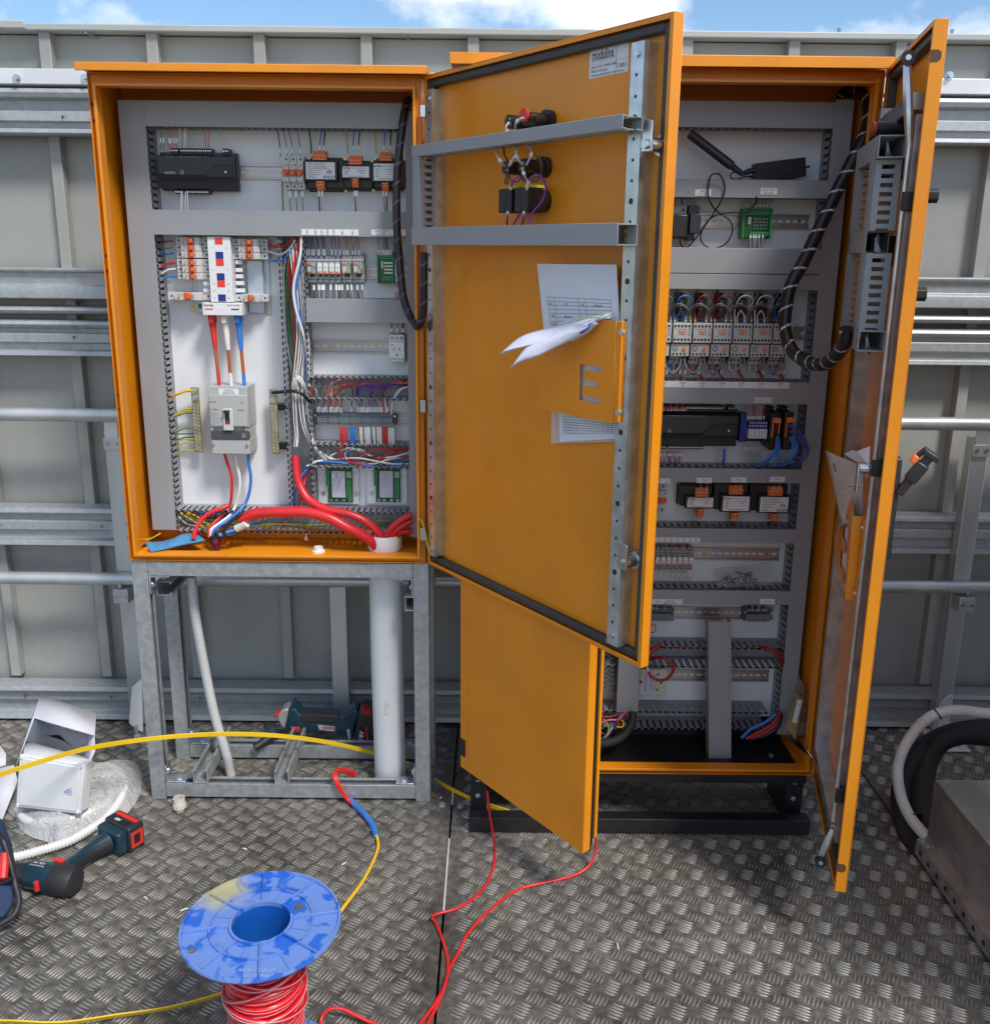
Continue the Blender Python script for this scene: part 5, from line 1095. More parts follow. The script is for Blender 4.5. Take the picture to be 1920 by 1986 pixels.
# --- spiral wrapped looms
def loom(label,pts,r,col,pitch=.05):
    P_=curve(pts,160); e=MB(); e.tube(P_,r,Wm['black'],14); o=e.build('cable_loom',angle=60); tag(o,label,'cable loom','black spiral wrapped cable looms')
    Lc=[0]
    for i in range(1,len(P_)): Lc.append(Lc[-1]+(P_[i]-P_[i-1]).length)
    A=np.array(P_); tt=np.arange(0,Lc[-1],.0022); H=[]
    for t in tt:
        c=Vector([np.interp(t,Lc,A[:,j]) for j in range(3)]); c2=Vector([np.interp(min(t+.004,Lc[-1]),Lc,A[:,j]) for j in range(3)]); T=(c2-c)
        T=T.normalized() if T.length>1e-6 else Z3; n1=T.cross(Y3); n1.normalize(); n2=T.cross(n1); ph=2*math.pi*t/pitch
        H.append((c,n1,n2,ph,T))
    vs=[];fs=[]
    for i,(c,n1,n2,ph,T) in enumerate(H):
        rad=n1*math.cos(ph)+n2*math.sin(ph); 
        vs+= [c+rad*(r*1.02)-T*.0028,c+rad*(r*1.045)-T*.001,c+rad*(r*1.045)+T*.001,c+rad*(r*1.02)+T*.0028]
        if i:
            b=(i-1)*4
            fs+=[(b+j,b+j+1,b+j+5,b+j+4) for j in range(3)]
    mb=MB(); mb.add(vs,fs,col,True); mb.build('spiral_gap',o)
    return o
loom('black spiral wrapped loom hanging from the top right of the left cabinet to its door',yk(k2,(1775,40,.12),(1765,70,.08),(1745,170,.06),(1722,350,.05),(1708,520,.05),(1708,800,.045),(1722,1000,.04),(1750,1240,.03),(1790,1350,.01),(1835,1405,-.03),(1865,1330,-.05),(1870,1180,-.06),(1872,960,-.065)),.0098,mat('dull violet wires',(.11,.06,.15),.4),.045)
loom('black spiral wrapped loom with pale flecks looping from the right cabinet to its right door',yk(r1,(1075,360,.08),(1140,320,.05),(1205,350,.0),(1230,430,-.03),(1218,540,-.05),(1150,690,-.07),(1060,870,-.08),(960,1080,-.09),(870,1270,-.10),(800,1400,-.11))+yk(r2,(1405,400,-.12),(1395,600,-.13),(1450,790,-.16),(1560,900,-.20),(1700,955,-.26),(1830,930,-.33),(1950,810,-.40),(1998,710,-.43),(2012,600,-.44)),.0150,mat('pale wire flecks',(.42,.43,.44),.4,var=.9,vscale=400,vlo=.49,vhi=.51),.048)
# ================= RIGHT CABINET CONTENTS =================
# contactors with overload relays below and solid state relays behind
CT=Dev('contactor','white contactor',None,(680,548),(862,965),YQ,.075,k=r2)
def mk_contactor(d):
    T_=[(.08+i*.195,.055) for i in range(5)]
    d.part('contactor_body',[(.0,.0,1,.47,.030,.072),(-.04,.02,.10,.5,.004,.060,DARKG),(.02,-.03,.98,.02,.02,.05,DARKG)],CONTACT,.001,cyls=[(.10+i*.19,fy,.0032,.072,.0724,INKB) for i in range(5) for fy in (.075,.395)])
    d.part('orange_window',[(.40,.175,.60,.265,.072,.0735)],TERO,.0004)
    d.part('window_frame',[(.30,.14,.34,.28,.072,.0725),(.34,.14,.68,.15,.072,.0725),(.64,.15,.68,.28,.072,.0725)]+[(.82,.13+i*.05,.93,.145+i*.05,.072,.0724,INKB) for i in range(4)]+[(.1,.14,.25,.15,.072,.0724),(.1,.30,.2,.31,.072,.0724)],INKG,0)
    d.part('overload_relay',[(-.05,.50,.95,.80,.030,.066),(-.05,.49,.9,.52,.025,.06,DARKG),(-.1,.52,-.05,.9,.004,.055,DARKG)],CONTACT,.001,cyls=[(.17,.61,.0075,.066,.0668,INKG),(.17,.61,.0050,.0668,.0672,RELG),(.68,.625,.0048,.066,.069,TERO)]+[(.08+i*.21,.745,.0030,.066,.0664,INKB) for i in range(4)])
    d.part('terminal_base',[(-.08,.80,.6,1,.008,.050)],RELG,.001,cyls=[(.05+i*.22,.90,.0028,.050,.0504,INKB) for i in range(3)]); d.part('side_base',[(.6,.80,.95,.97,.004,.04)],DARKG,.001)
mk_contactor(CT)
CT.root['category']='contactor'; CT.root['group']='white contactors with overload relays'; CT.root['label']='white contactor above the printed C4'
pit=PY(*r2(977,700),YQ-.075).x-PY(*r2(771,700),YQ-.075).x; pit=(PY(*r2(1174,700),YQ-.075).x-PY(*r2(374,700),YQ-.075).x)/4
for i,dx in ((1,-3),(2,-2),(3,-1),(5,1),(6,2),(7,3)): copy_tree(CT.root,(dx*pit,0,0),f'white contactor above the printed C{i}')
SS=Dev('solid_state_relay','black relay block behind the contactor above the printed C4','relay',(728,250),(822,500),YQ,.05,'black relay blocks above the contactors',k=r2)
SS.part('block',[(0,.0,.72,1,.003,.030),(.1,.18,1,.95,.03,.05)],BLACK,.0015); lines(SS,SS.root,[(.30,.0,.5),(.34,.1,.4),(.38,.0,.5),(.62,.1,.4)],.2,.8,.0503,INKW,.012); SS.part('green_lamp',[(.82,.36,.88,.39,.05,.0505)],mat('green lamp lens',(.3,.6,.4)),0)
for i,dx in ((1,-3),(2,-2),(3,-1),(5,1),(6,2),(7,3)): copy_tree(SS.root,(dx*pit,0,0),f'black relay block behind the contactor above the printed C{i}')
yc=YQ-.06
u4=771
def uo(i): return (i-4)*199.5*1.0
cols=['grey','blue','dred','dred','white','white','blue']
for i in range(1,8):
    o=uo(i); c=cols[i-1]; nm=f'above the contactor marked C{i}'
    wire(yk(r2,(u4-50+o,560,yc),(u4-48+o,470,yc),(u4-15+o,425,yc-.01),(u4+18+o,470,yc),(u4+20+o,560,yc)),.0019,Wm[c],f'{CNM.get(c,c)} loop {nm}',None,seg=8,cat='wire')
    wire(yk(r2,(u4-100+o,520,yc),(u4-100+o,430,yc-.005),(u4-20+o,370,yc-.02),(u4+60+o,420,yc-.01),(u4+75+o,540,yc)),.0021,Wm['brown'],f'brown arch {nm}',None,seg=6)
    wire(yk(r2,(u4-120+o,500,yc),(u4-115+o,420,yc),(u4-30+o,352,yc-.02),(u4+50+o,395,yc-.01),(u4+45+o,540,yc)),.0017,Wm['grey'],f'grey arch {nm}',None)
    wire(yk(r2,(u4-74+o,550,yc),(u4-70+o,400,yc-.01),(u4-20+o,290,yc-.02),(u4+60+o,270,yc-.015),(u4+110+o,330,yc),(u4+60+o,390,YQ-.05)),.0016,Wm[c],f'{CNM.get(c,c)} arch reaching the black block {nm}',None,n=20)
    wire(yk(r2,(u4-60+o,200,YQ-.02),(u4-40+o,240,YQ-.04),(u4-90+o,330,YQ-.03)),.0017,Wm['dred' if i in(3,4) else 'lgrey' if i>4 else 'grey'],f'short wire leaving the duct {nm}',None)
    wire(yk(r2,(u4-180+o,890,yc),(u4-170+o,960,yc-.005),(u4-100+o,1040,yc-.02),(u4-40+o,1000,yc-.01),(u4-5+o,900,yc)),.0020,Wm['grey'],f'grey hanging loop below the contactor marked C{i}',None)
    wire(yk(r2,(u4-130+o,950,YQ-.04),(u4-115+o,1040,YQ-.05),(u4-80+o,1050,YQ-.05),(u4-60+o,960,YQ-.04)),.0022,Wm[cols[i-1]],f'{CNM.get(c,c)} hanging loop below the contactor marked C{i}',None)
    wire(yk(r2,(u4-40+o,960,YQ-.04),(u4-30+o,1030,YQ-.03),(u4+10+o,1100,YQ-.03)),.0030,Wm['red'],f'red wire entering the duct below the contactor marked C{i}',None)
drops(r2,[218,260,300,405,455,502,610,660,698,805,858,900,1002,1062][:14],540,460,yc,['lgrey'],.0012,'x','short marked wires along the contactor tops',.1,54,0)
drops(r2,[217,288,350,403,540,676,762,865,1180,1335,1390],1075,890,YQ-.05,['grey'],.0018,'x','grey marked wires below the overload relays',.55,60,8)
# blue terminal block with white caps
d=Dev('relay_terminal_block','blue terminal block with seven white caps right of the long black controller','terminal block',r3(1110,335),r3(1290,502),YQ,.070)
d.part('blue_body',[(-.38,-.35,.0,1.3,.004,.05),(0,.0,1,.45,.02,.066)],Wm['dblue'],.001,cyls=[(.07+i*.143,fy,.0018,.066,.0665,INKW) for i in range(7) for fy in (.1,.28)])
for i in range(7): d.part('white_cap',[(i/7+.01,.45,(i+1)/7-.01,1,.02,.070)],WHITEP,.0006)
d.part('black_base',[(0,1,1,1.25,.004,.05)],BLACK,.001)
drops(r3,[1095,1115,1135,1155,1180,1205,1225,1252],335,165,YQ-.06,['pink','grey','pink','dred'],.0013,'x','wires above the blue terminal block',.12,50,14,lean=12)
drops(r3,[1070,1090,1110,1132,1155,1180,1205],550,755,YQ-.03,['lgrey'],.0009,'x','fine grey wires below the blue terminal block',.28,50,22,lean=12)
for (a,b,lab_) in ((( 1330,300),(1420,625),'black interface module with an orange clip, left one of two in the right cabinet'),((1462,295),(1552,620),'black interface module with an orange clip, right one nearest the duct with blue cables')):
    d=Dev('interface_module',lab_,'module',a,b,YQ,.10,'black interface modules',k=r3)
    d.part('case',[(-.0,-.10,1,1,.004,.085),(.1,-.2,.8,-.1,.004,.05)],BLACK,.0015); d.part('orange_clip',[(.1,.02,.9,.16,.085,.1),(.1,.16,.22,.62,.085,.095),(.78,.16,.9,.5,.085,.095)],TERO,.001)
    mb=MB()
    for i in range(2):
        for j in range(6): d.bx(mb,.2+i*.35,.66+j*.05,.32+i*.35,.68+j*.05,.085,.0856,BRASS)
    mb.build('pin_contacts',d.root)
for i,(c,pts) in enumerate((('blue',((1385,480),(1370,600),(1290,700),(1180,778))),('blue',((1395,490),(1385,620),(1310,710),(1215,775))),('blue',((1400,500),(1400,650),(1360,740),(1330,770))),('blue',((1510,480),(1570,560),(1560,650),(1400,770))),('blue',((1505,490),(1550,600),(1540,680),(1430,772))),('blue',((1515,500),(1560,600),(1500,720),(1350,770))),('purple',((1490,380),(1580,420),(1670,600),(1640,700),(1450,772))),('purple',((1500,430),(1600,500),(1660,640),(1600,720),(1480,772))),('purple',((1495,360),(1600,440),(1680,620),(1620,720),(1500,770))))):
    nn=len(pts); wire(yk(r3,*[(u,v,YQ-.10-(.03 if 0<j<nn-1 else 0)+(.04 if j==nn-1 else 0)) for j,(u,v) in enumerate(pts)]),.0033,MATS['blue wire insulation'] if c=='blue' else mat('deep violet blue sheath',(.05,.06,.30),.4),f'{["left","middle","right","outer left","inner","lower","outermost","second outermost","upper"][i]} blue network cable at the black interface modules','blue network cables',name='cable',seg=8,n=24,cat='cable')
wire(yk(r3,(870,600,YQ-.05),(872,680,YQ-.05),(855,745,YQ-.04)),.0040,Wm['blue'],'short blue cable plugged into the bottom of the long black controller',name='cable',cat='cable',seg=8)
drops(r3,[240,280,320,355,385,410,440,470,495],235,165,YQ-.055,['dred','pink'],.0022,'x','red wires above the long black controller',.1,44,6)
drops(r3,[215,235,262,295,330,355,385,418,440,460],628,750,YQ-.04,['purple','pink'],.0014,'x','marked wires below the long black controller',.1,50,26)
# power supply corner
d=Dev('terminal_module','grey three way terminal top left in the right cabinet','terminal block',r1(145,960),r1(232,1005),YQ,.045); d.part('case',[(0,0,1,1,.004,.045)],RELG,.001,cyls=[(f,.45,.0040,.045,.0454,c) for f,c in ((.1,INKB),(.45,WHITEP),(.78,INKG))]+[(f,.45,.0022,.0454,.0457,INKB) for f in (.45,.78)])
d=Dev('power_adapter','black plug in power adapter at the upper left of the right cabinet','power adapter',r1(150,1003),r1(240,1135),YQ,.085); d.part('case',[(0,0,1,1,.02,.085)],BLACK,.004)
d=Dev('power_supply','slim charcoal power supply under the PS01 label','power supply',r1(247,955),r1(308,1148),YQ,.07); d.part('case',[(0,.0,1,.25,.004,.05),(.02,.25,1,.8,.004,.07),(0,.8,.7,1,.004,.045)],BLACKG,.0015); d.part('lamp',[(.3,.32,.4,.35,.07,.0705)],Wm['blue'],0)
wire(yk(r1,(195,1130,YQ-.07),(198,1170,YQ-.06),(225,1190,YQ-.05),(260,1160,YQ-.06),(330,1070,YQ-.065),(430,910,YE-.008),(440,850,YE-.008),(410,785,YE-.02),(370,785,YE-.02),(352,830,YE-.008),(352,920,YE-.008),(400,990,YQ-.06),(470,1040,YQ-.06),(482,1100,YQ-.06),(440,1170,YQ-.06),(360,1190,YQ-.06),(310,1150,YQ-.06),(320,1080,YQ-.06),(380,1015,YQ-.06),(470,995,YQ-.06),(560,990,YQ-.065),(605,950,YQ-.065),(615,905,YE-.006)),.0019,Wm['black'],'thin black cable looping from the power adapter over the duct to the diode board','cables',name='cable',n=90,cat='cable')
drops(r1,[165,205,278,292],955,905,YQ-.04,['black','black','lgrey','lgrey'],.0015,'x','wires above the power adapter',mk=False)
e=empty('modem','black finned modem resting on a duct with a thick antenna','modem',PY(*r1(745,800),YE))
P0,P1=[PY(u,v,YE+.012) for u,v in (r1(605,778),r1(885,742))]
dv=(P1-P0); dn=dv.normalized(); upv=Vector((-dn.z,0,dn.x)); hh=.044
mb=MB(); c=P0-upv*hh*.5
mb.obox(c,dv,Vector((0,.028,0)),upv*hh,BLACKG)
for i in range(9): mb.obox(c+upv*(hh*(i+.2)/9)-Y3*.0025,dv,Vector((0,.0025,0)),upv*hh*.055,BLACKG)
mb.obox(P1-upv*.004,dn*.01,Vector((0,.006,0)),upv*.006,BLACKG)
mb.build('finned_case',e,bevel=.0008)
A=[PY(*r1(u,v),YE+.005) for u,v in ((245,560),(480,740))]; mb=MB(); dd=(A[1]-A[0]); mb.tube([A[0],A[0]+dd*.03,A[1]-dd*.02,A[1],A[1]+dd*.16,A[1]+dd*.26],.01,BLACKG,14,rs=[.009,.0115,.0115,.0085,.007,.006]); mb.tube([A[1]+dd*.24,PY(*r1(570,768),YE+.01),PY(*r1(608,762),YE+.012)],.0062,BLACKG,12,rs=[.005,.0065,.0065]); mb.build('antenna',e)
wire(yk(r1,(605,800,YE+.01),(560,795,YE+.0),(510,812,YE),(475,805,YE+.0),(470,785,YE),(510,770,YE+.01),(600,775,YE+.012)),.0018,Wm['black'],'short black lead curling under the antenna on the duct',name='cable',cat='cable')
# plastic bag of small parts
def crumple(fn,nu,nv,amp,seed):
    rnd=random.Random(seed); ph=[(rnd.uniform(2,9),rnd.uniform(2,9),rnd.uniform(0,6)) for _ in range(6)]
    def f(s_,t_):
        p=Vector(fn(s_,t_)); a=sum(abs(math.sin(x*s_*3+y*t_*3+z))-.6 for x,y,z in ph)/3*amp
        return p+Vector((a*.3,-a,a*.6))
    return f
BAG=bpy.data.materials.new('clear crumpled plastic film'); BAG.use_nodes=True; b_=BAG.node_tree.nodes['Principled BSDF']; b_.inputs['Base Color'].default_value=(.80,.81,.82,1); b_.inputs['Roughness'].default_value=.14; b_.inputs['Alpha'].default_value=.5
n_=BAG.node_tree.nodes; l_=BAG.node_tree.links; g_=n_.new('ShaderNodeNewGeometry'); z_=n_.new('ShaderNodeTexNoise'); z_.inputs['Scale'].default_value=34; z_.inputs['Detail'].default_value=6; z_.inputs['Distortion'].default_value=2.2; l_.new(g_.outputs['Position'],z_.inputs['Vector'])
q_=n_.new('ShaderNodeBump'); q_.inputs['Strength'].default_value=.95; q_.inputs['Distance'].default_value=.009; l_.new(z_.outputs['Fac'],q_.inputs['Height']); l_.new(q_.outputs[0],b_.inputs['Normal'])
B0,B1,B2,B3=PY(*r4(968,290),YQ-.01),PY(*r4(1395,235),YQ-.01),PY(*r4(1425,415),YE+.005),PY(*r4(990,430),YE+.005)
BAG3=BAG.copy(); BAG3.node_tree.nodes['Principled BSDF'].inputs['Alpha'].default_value=.26
mb=MB(); mb.grid(crumple(lambda s_,t_:B0.lerp(B1,s_).lerp(B3.lerp(B2,s_),t_)-Y3*.02*math.sin(t_*3)*math.sin(s_*3.1),1,1,.010,4),26,14,BAG3)
bg_=tag(mb.build('plastic_bag'),'clear bag of small black parts lying on a duct in the right cabinet','bag')
mb=MB(); rn=random.Random(5)
for i in range(60):
    s_,t_=rn.uniform(.12,.7),rn.uniform(.5,.92); p=B0.lerp(B1,s_).lerp(B3.lerp(B2,s_),t_)+Vector((0,.006,0)); q=p+Vector((rn.uniform(-.02,.02),rn.uniform(-.003,.003),rn.uniform(-.012,.012)))
    mb.tube([p,(p+q)/2+Vector((0,-.004,.004)),q],.0015,BLACKG,5,n=4)
mb.build('small_parts',bg_)
# lower equipment
d=Dev('relay_module','cream module with a printed card at the lower left of the right cabinet','module',r4(397,1063),r4(603,1270),YQ,.035)
d.part('case',[(0,0,1,1,.003,.030)],CREAM,.002,cyls=[(.68,.20,.0035,.030,.033,INKG),(.68,.76,.0035,.030,.033,INKG),(.05,.48,.0045,.030,.034,INKR),(.8,.48,.0045,.030,.034,MATS['green housing plastic'])])
o=d.part('printed_card',[(.10,.12,.6,.9,.030,.0304)],mat('pale violet label',0),0)
for t_,fx,h_,m_ in (('FUSIONCITE',.22,.010,INKBL),('EQUIPMENT',.42,.0085,INKR),('FIRE SYSTEM',.54,.0085,INKR)): d.tx(t_,fx,.5,.0306,h_,m_,o,right=-Z3,up=X3)
wire(yk(r4,(470,985,YE),(560,970,YE-.03),(640,1010,YE-.04),(655,1070,YE-.04),(600,1135,YE-.04),(530,1140,YE-.035),(480,1110,YE-.03),(465,1075,YE-.03)),.0042,Wm['dred'],'dark red cable making a round loop beside the cream module',name='cable',cat='cable',n=30,seg=10)
wire(yk(r4,(465,1080,YE-.03),(450,1020,YE-.03),(430,970,YE-.03)),.002,Wm['white'],'thin white stripped end above the cream module',name='wire')
wire(yk(r4,(560,870,YE),(500,910,YE-.01),(450,960,YE-.015),(420,1040,YE)),.007,Wm['dred'],'thick dark red cable dropping at the left of the open lower duct',name='cable',cat='cable',n=20,seg=10)
wire(yk(r4,(560,880,YQ-.02),(800,885,YQ-.03),(1200,885,YQ-.03),(1380,905,YE),(1460,940,YE-.01),(1490,1000,YE),(1490,1060,YE+.02)),.0065,Wm['dred'],'dark red cable running along the open lower duct and down at its right end',name='cable',cat='cable',n=40,seg=10)
wire(yk(r4,(500,712,YQ-.03),(475,740,YQ-.035),(480,775,YQ-.035),(510,775,YQ-.035),(520,740,YQ-.035),(508,712,YQ-.03)),.0016,Wm['red'],'thin red wire loop hanging below the left short terminal strip',n=24)
drops(r4,[478,500,528,592],600,560,YQ-.035,['lgrey'],.0015,'x','marked wires above the left short terminal strip',.1,24,-8)
drops(r4,[1235,1260,1285,1308,1345,1365],615,560,YQ-.035,['black','lgrey'],.0015,'x','marked wires above the right short terminal strip',.1,30,2)
for i,(c,pts,r_) in enumerate((('dred',((1470,1385),(1430,1460),(1330,1530),(1210,1590)),.006),('dred',((1475,1400),(1440,1480),(1340,1550),(1240,1590)),.006),('blue',((1440,1400),(1360,1465),(1260,1510),(1175,1585)),.0045),('black',((1480,1410),(1450,1500),(1370,1560),(1260,1590)),.006))):
    wire(yk(r4,*[(u,v,YE-.02) for u,v in pts]),r_,Wm[c],f'{["upper dark red","lower dark red","blue","black"][i]} cable entering the black floor plate at the lower right','cables at the lower right floor plate',name='cable',cat='cable',n=20,seg=10)
wire(yk(r4,(345,1385,YE-.03),(335,1470,YE-.04),(270,1570,YE-.06),(160,1620,YE-.08),(60,1630,YE-.08)),.0115,FOAM,'black corrugated conduit curving along the floor of the right cabinet',name='conduit',cat='conduit',n=30,seg=14)
for i,(c,pts) in enumerate((('red',((60,1400),(150,1425),(250,1400),(280,1385))),('white',((280,1390),(240,1440),(200,1490),(130,1590))),('blue',((270,1390),(200,1470),(160,1540),(100,1600))),('yg',((120,1440),(160,1500),(130,1600))),('pink',((60,1490),(150,1450),(250,1440),(290,1390))),('purple',((250,1400),(200,1500),(150,1590))),('yellow',((220,1500),(265,1500),(270,1460),(240,1440))),('blue',((60,1500),(140,1460),(200,1450))),('dred',((60,1520),(150,1560),(220,1480),(300,1390))))):
    wire(yk(r4,*[(u,v,YE-.05+.01*math.sin(i+j)) for j,(u,v) in enumerate(pts)]),.0022,Wm[c],'coloured wire spilling below the left lower duct of the right cabinet','wires spilling at the lower left of the right cabinet',n=20)
# tall connector strip with grey tails far left
d=Dev('terminal_strip','tall upright terminal strip with grey tails behind the left leaf edge','terminal strip',r4(88,925),r4(116,1240),YQ,.045); d.part('block',[(0,0,1,1,.004,.045)],RELG,.001,cyls=[(.5,.02+i*.04,.002,.045,.0455,BRASS) for i in range(25)])
for i in range(8): wire(yk(r4,(116,945+i*36,YQ-.035),(150,950+i*36,YQ-.045),(180,975+i*36,YQ-.045),(212,965+i*36,YQ-.035)),.0016,Wm['grey'],f'{ORD[i]} grey tail from the top of the tall upright terminal strip','grey tails of the tall upright terminal strip')
# brown envelope
EN=[PY(*r4(u,v),y) for u,v,y in ((1620,1235,-.05),(1660,1290,-.055),(1600,1600,-.06),(1515,1540,-.05),(1545,1480,-.05))]
KR=mat('brown kraft paper',(.30,.205,.12),.75,0,.1,200,.1,30); KC=mat('crinkled greyish bag',(.20,.155,.11),.45,0,.4,90,.2,30)
E0,E1,E2,E3=PY(*r4(1600,1240),-.045),PY(*r4(1660,1290),-.05),PY(*r4(1590,1600),-.055),PY(*r4(1512,1500),-.045)
mb=MB(); mb.grid(crumple(lambda s_,t_:E0.lerp(E1,s_).lerp(E3.lerp(E2,s_),t_),1,1,.002,2),6,12,KR); en=tag(mb.build('envelope',solid=.003),'brown paper envelope with a white tag hanging by the right wall inside the right cabinet','envelope')
mb=MB(); f0,f1,f2,f3=[PY(*r4(u,v),-.075) for u,v in ((1605,1290),(1640,1300),(1600,1475),(1563,1465))]; mb.prism([f0,f1,f2,f3],(0,.001,0),STICK); tg=mb.build('white_tag',en)
lines_m=MB(); c=(f0+f1)/2; lines_m.prism([f0.lerp(f3,.2)+Vector((.003,-.0006,0)),f1.lerp(f2,.2)+Vector((-.003,-.0006,0)),f1.lerp(f2,.22)+Vector((-.003,-.0006,0)),f0.lerp(f3,.22)+Vector((.003,-.0006,0))],(0,-.0002,0),INKB); lines_m.build('printed_line',tg)
G0,G1,G2,G3=PY(*r4(1612,1095),-.03),PY(*r4(1650,1190),-.035),PY(*r4(1690,1560),-.04),PY(*r4(1560,1610),-.035)
mb=MB(); mb.grid(crumple(lambda s_,t_:G0.lerp(G1,s_).lerp(G3.lerp(G2,s_),t_),1,1,.008,8),8,16,KC); mb.build('bag_sleeve',en,solid=.002)
# ================= LEFT DOOR FITTINGS =================
def cylD(mb,D,u,v,w0,w1,r,m,seg=16,r1=None): mb.cyl(D(u,v,w0),D(u,v,w1),r,m,seg,r1)
def uvp(px,py,w): return D1.at(*k7(px,py),w)
def lamp(lab,tip,base_r=.021,L_=.062,red=False,yellow=False):
    u,v=uvp(tip[0],tip[1],W0+L_)
    e=empty('pilot_light',lab,'pilot light',D1(u,v,W0),'indicator lamps on the left cabinet door')
    mb=MB(); cylD(mb,D1,u,v,W0,W0+.014,base_r,BLACK,24); mb.build('lock_ring',e,bevel=.0015)
    mb=MB(); cylD(mb,D1,u,v,W0+.014,W0+L_,.0135,BLACK,20); 
    for dz in (-.005,.005):
        for du in (-.004,.005): cylD(mb,D1,u+du,v+dz,W0+L_,W0+L_+.0006,.0026,RUBBER if du<0 else BRASS,8)
    mb.build('lamp_body',e,bevel=.001)
    if red:
        mb=MB(); cylD(mb,D1,u-.0,v+.006,W0+L_+.001,W0+L_+.007,.0125,REDP,20); mb.build('red_cap',e,bevel=.001)
    return u,v
l1=lamp('black lamp holder at the upper left above the upper duct of the left door',(698,795))
l2=lamp('black lamp holder with a red round cap above the upper duct of the left door',(812,775),red=True)
l3=lamp('left black lamp holder below the upper duct of the left door',(680,1098))
l4=lamp('right black lamp holder below the upper duct of the left door',(786,1085))
def switchblock(lab,a):
    u,v=uvp(a[0],a[1],W0+.055); e=empty('switch_block',lab,'switch',D1(u,v,W0),'switch blocks on the left cabinet door')
    mb=MB(); cylD(mb,D1,u+.015,v,W0,W0+.016,.022,BLACK,24); D1.box(mb,u-.006,u+.036,v-.018,v+.02,W0+.012,W0+.02,BLACK); mb.build('mounting_collar',e,bevel=.001)
    mb=MB()
    for i in range(2):
        D1.box(mb,u-.008+i*.022,u+.0135+i*.022,v-.024,v+.024,W0+.02,W0+.062,BLACK)
        for z in (-.017,0,.017): cylD(mb,D1,u+.003+i*.022,v+z,W0+.062,W0+.0625,.0032,RUBBER,8)
    mb.build('contact_block',e,bevel=.0015)
    mb=MB(); D1.box(mb,u+.0,u+.03,v+.020,v+.030,W0+.012,W0+.045,mat('yellow tab plastic',(.75,.68,.03))); mb.build('yellow_tab',e,bevel=.001)
    D1t=D1; text('AUTO'[:2]+'D',D1(u+.018,v+.025,W0+.0455),.006,INKB,right=D1.e1,up=D1.e2,parent=e)
switchblock('left black switch block with a yellow tab on the left door',(665,1318)); switchblock('right black switch block with a yellow tab on the left door',(770,1312))
def dw(pts,r,c,lab,grp='wires on the left cabinet door',n=24,sl=None):
    P_=[D1.pt(*k7(u,v),W0+w) for u,v,w in pts]
    o=wire(P_,r,Wm[c],None,None,n=n,seg=8); tag(o,lab,'wire',grp)
    if sl is not None:
        cv=curve(P_,40)
        for f in sl: mb=MB(); mb.tube([cv[int(40*f)],cv[min(40,int(40*f)+6)]],r+.0012,STICK,8); mb.build('marker_sleeve',o)
dw(((690,870,.07),(682,830,.075),(700,800,.068)),.0021,'lgrey','short grey wire at the upper left lamp holder above the duct',sl=(.1,))
dw(((745,858,.06),(745,810,.075),(770,780,.08),(800,770,.075)),.0021,'lgrey','grey wire bending up to the red capped lamp holder',sl=(.5,))
dw(((860,840,.03),(885,800,.04),(880,760,.05),(850,755,.068)),.0021,'brown','brown wire behind the red capped lamp holder')
dw(((620,965,.06),(620,1010,.075),(650,1060,.08),(672,1088,.068)),.0021,'lgrey','leftmost grey wire falling from the duct to the lower lamp holders',sl=(.6,))
dw(((665,965,.05),(670,1010,.05),(690,1050,.06),(690,1085,.068)),.0021,'brown','brown wire falling from the duct to the left lower lamp holder')
dw(((735,960,.06),(745,1000,.07),(760,1040,.08),(790,1080,.068)),.0021,'lgrey','middle grey wire falling from the duct to the right lower lamp holder',sl=(.5,))
dw(((700,1090,.07),(730,1040,.085),(750,1010,.08),(735,965,.06)),.0021,'lgrey','grey wire curving between the two lower lamp holders',sl=(.1,))
dw(((820,950,.05),(845,985,.06),(850,1010,.07),(815,1080,.07)),.0021,'lgrey','rightmost grey wire falling from the duct to the lower lamp holders',sl=(.6,))
dw(((860,1000,.03),(900,1040,.03),(915,1120,.04),(890,1180,.05),(850,1190,.055),(790,1180,.06)),.0019,'brown','brown wire looping right of the lower lamp holders')
dw(((690,1130,.06),(675,1200,.06),(690,1200,.06),(695,1140,.06)),.0019,'brown','narrow brown loop below the left lower lamp holder')
dw(((700,1140,.06),(720,1190,.07),(770,1180,.07),(790,1130,.06)),.0019,'brown','brown loop between the two lower lamp holders')
dw(((785,1100,.07),(800,1140,.08),(815,1175,.07),(835,1200,.06)),.0021,'lgrey','grey wire from the right lower lamp holder to the switch blocks',sl=(.3,))
dw(((715,1240,.06),(725,1190,.07),(760,1160,.07),(800,1170,.06)),.0021,'violet','left purple arch above the switch blocks',sl=(.0,))
dw(((820,1240,.06),(830,1185,.07),(880,1145,.07),(930,1180,.05),(940,1250,.04),(910,1330,.04),(850,1400,.05),(825,1470,.055)),.0021,'violet','large purple arch right of the switch blocks',n=40,sl=(.0,))
dw(((695,1380,.06),(690,1420,.065),(688,1475,.05)),.0021,'violet','leftmost purple wire below the switch blocks',sl=(.1,))
dw(((800,1380,.06),(798,1420,.065),(788,1475,.05)),.0021,'violet','purple wire with a white sleeve below the right switch block',sl=(.1,))
dw(((785,1380,.05),(760,1420,.05),(728,1475,.045)),.0021,'violet','slanting purple wire below the switch blocks')
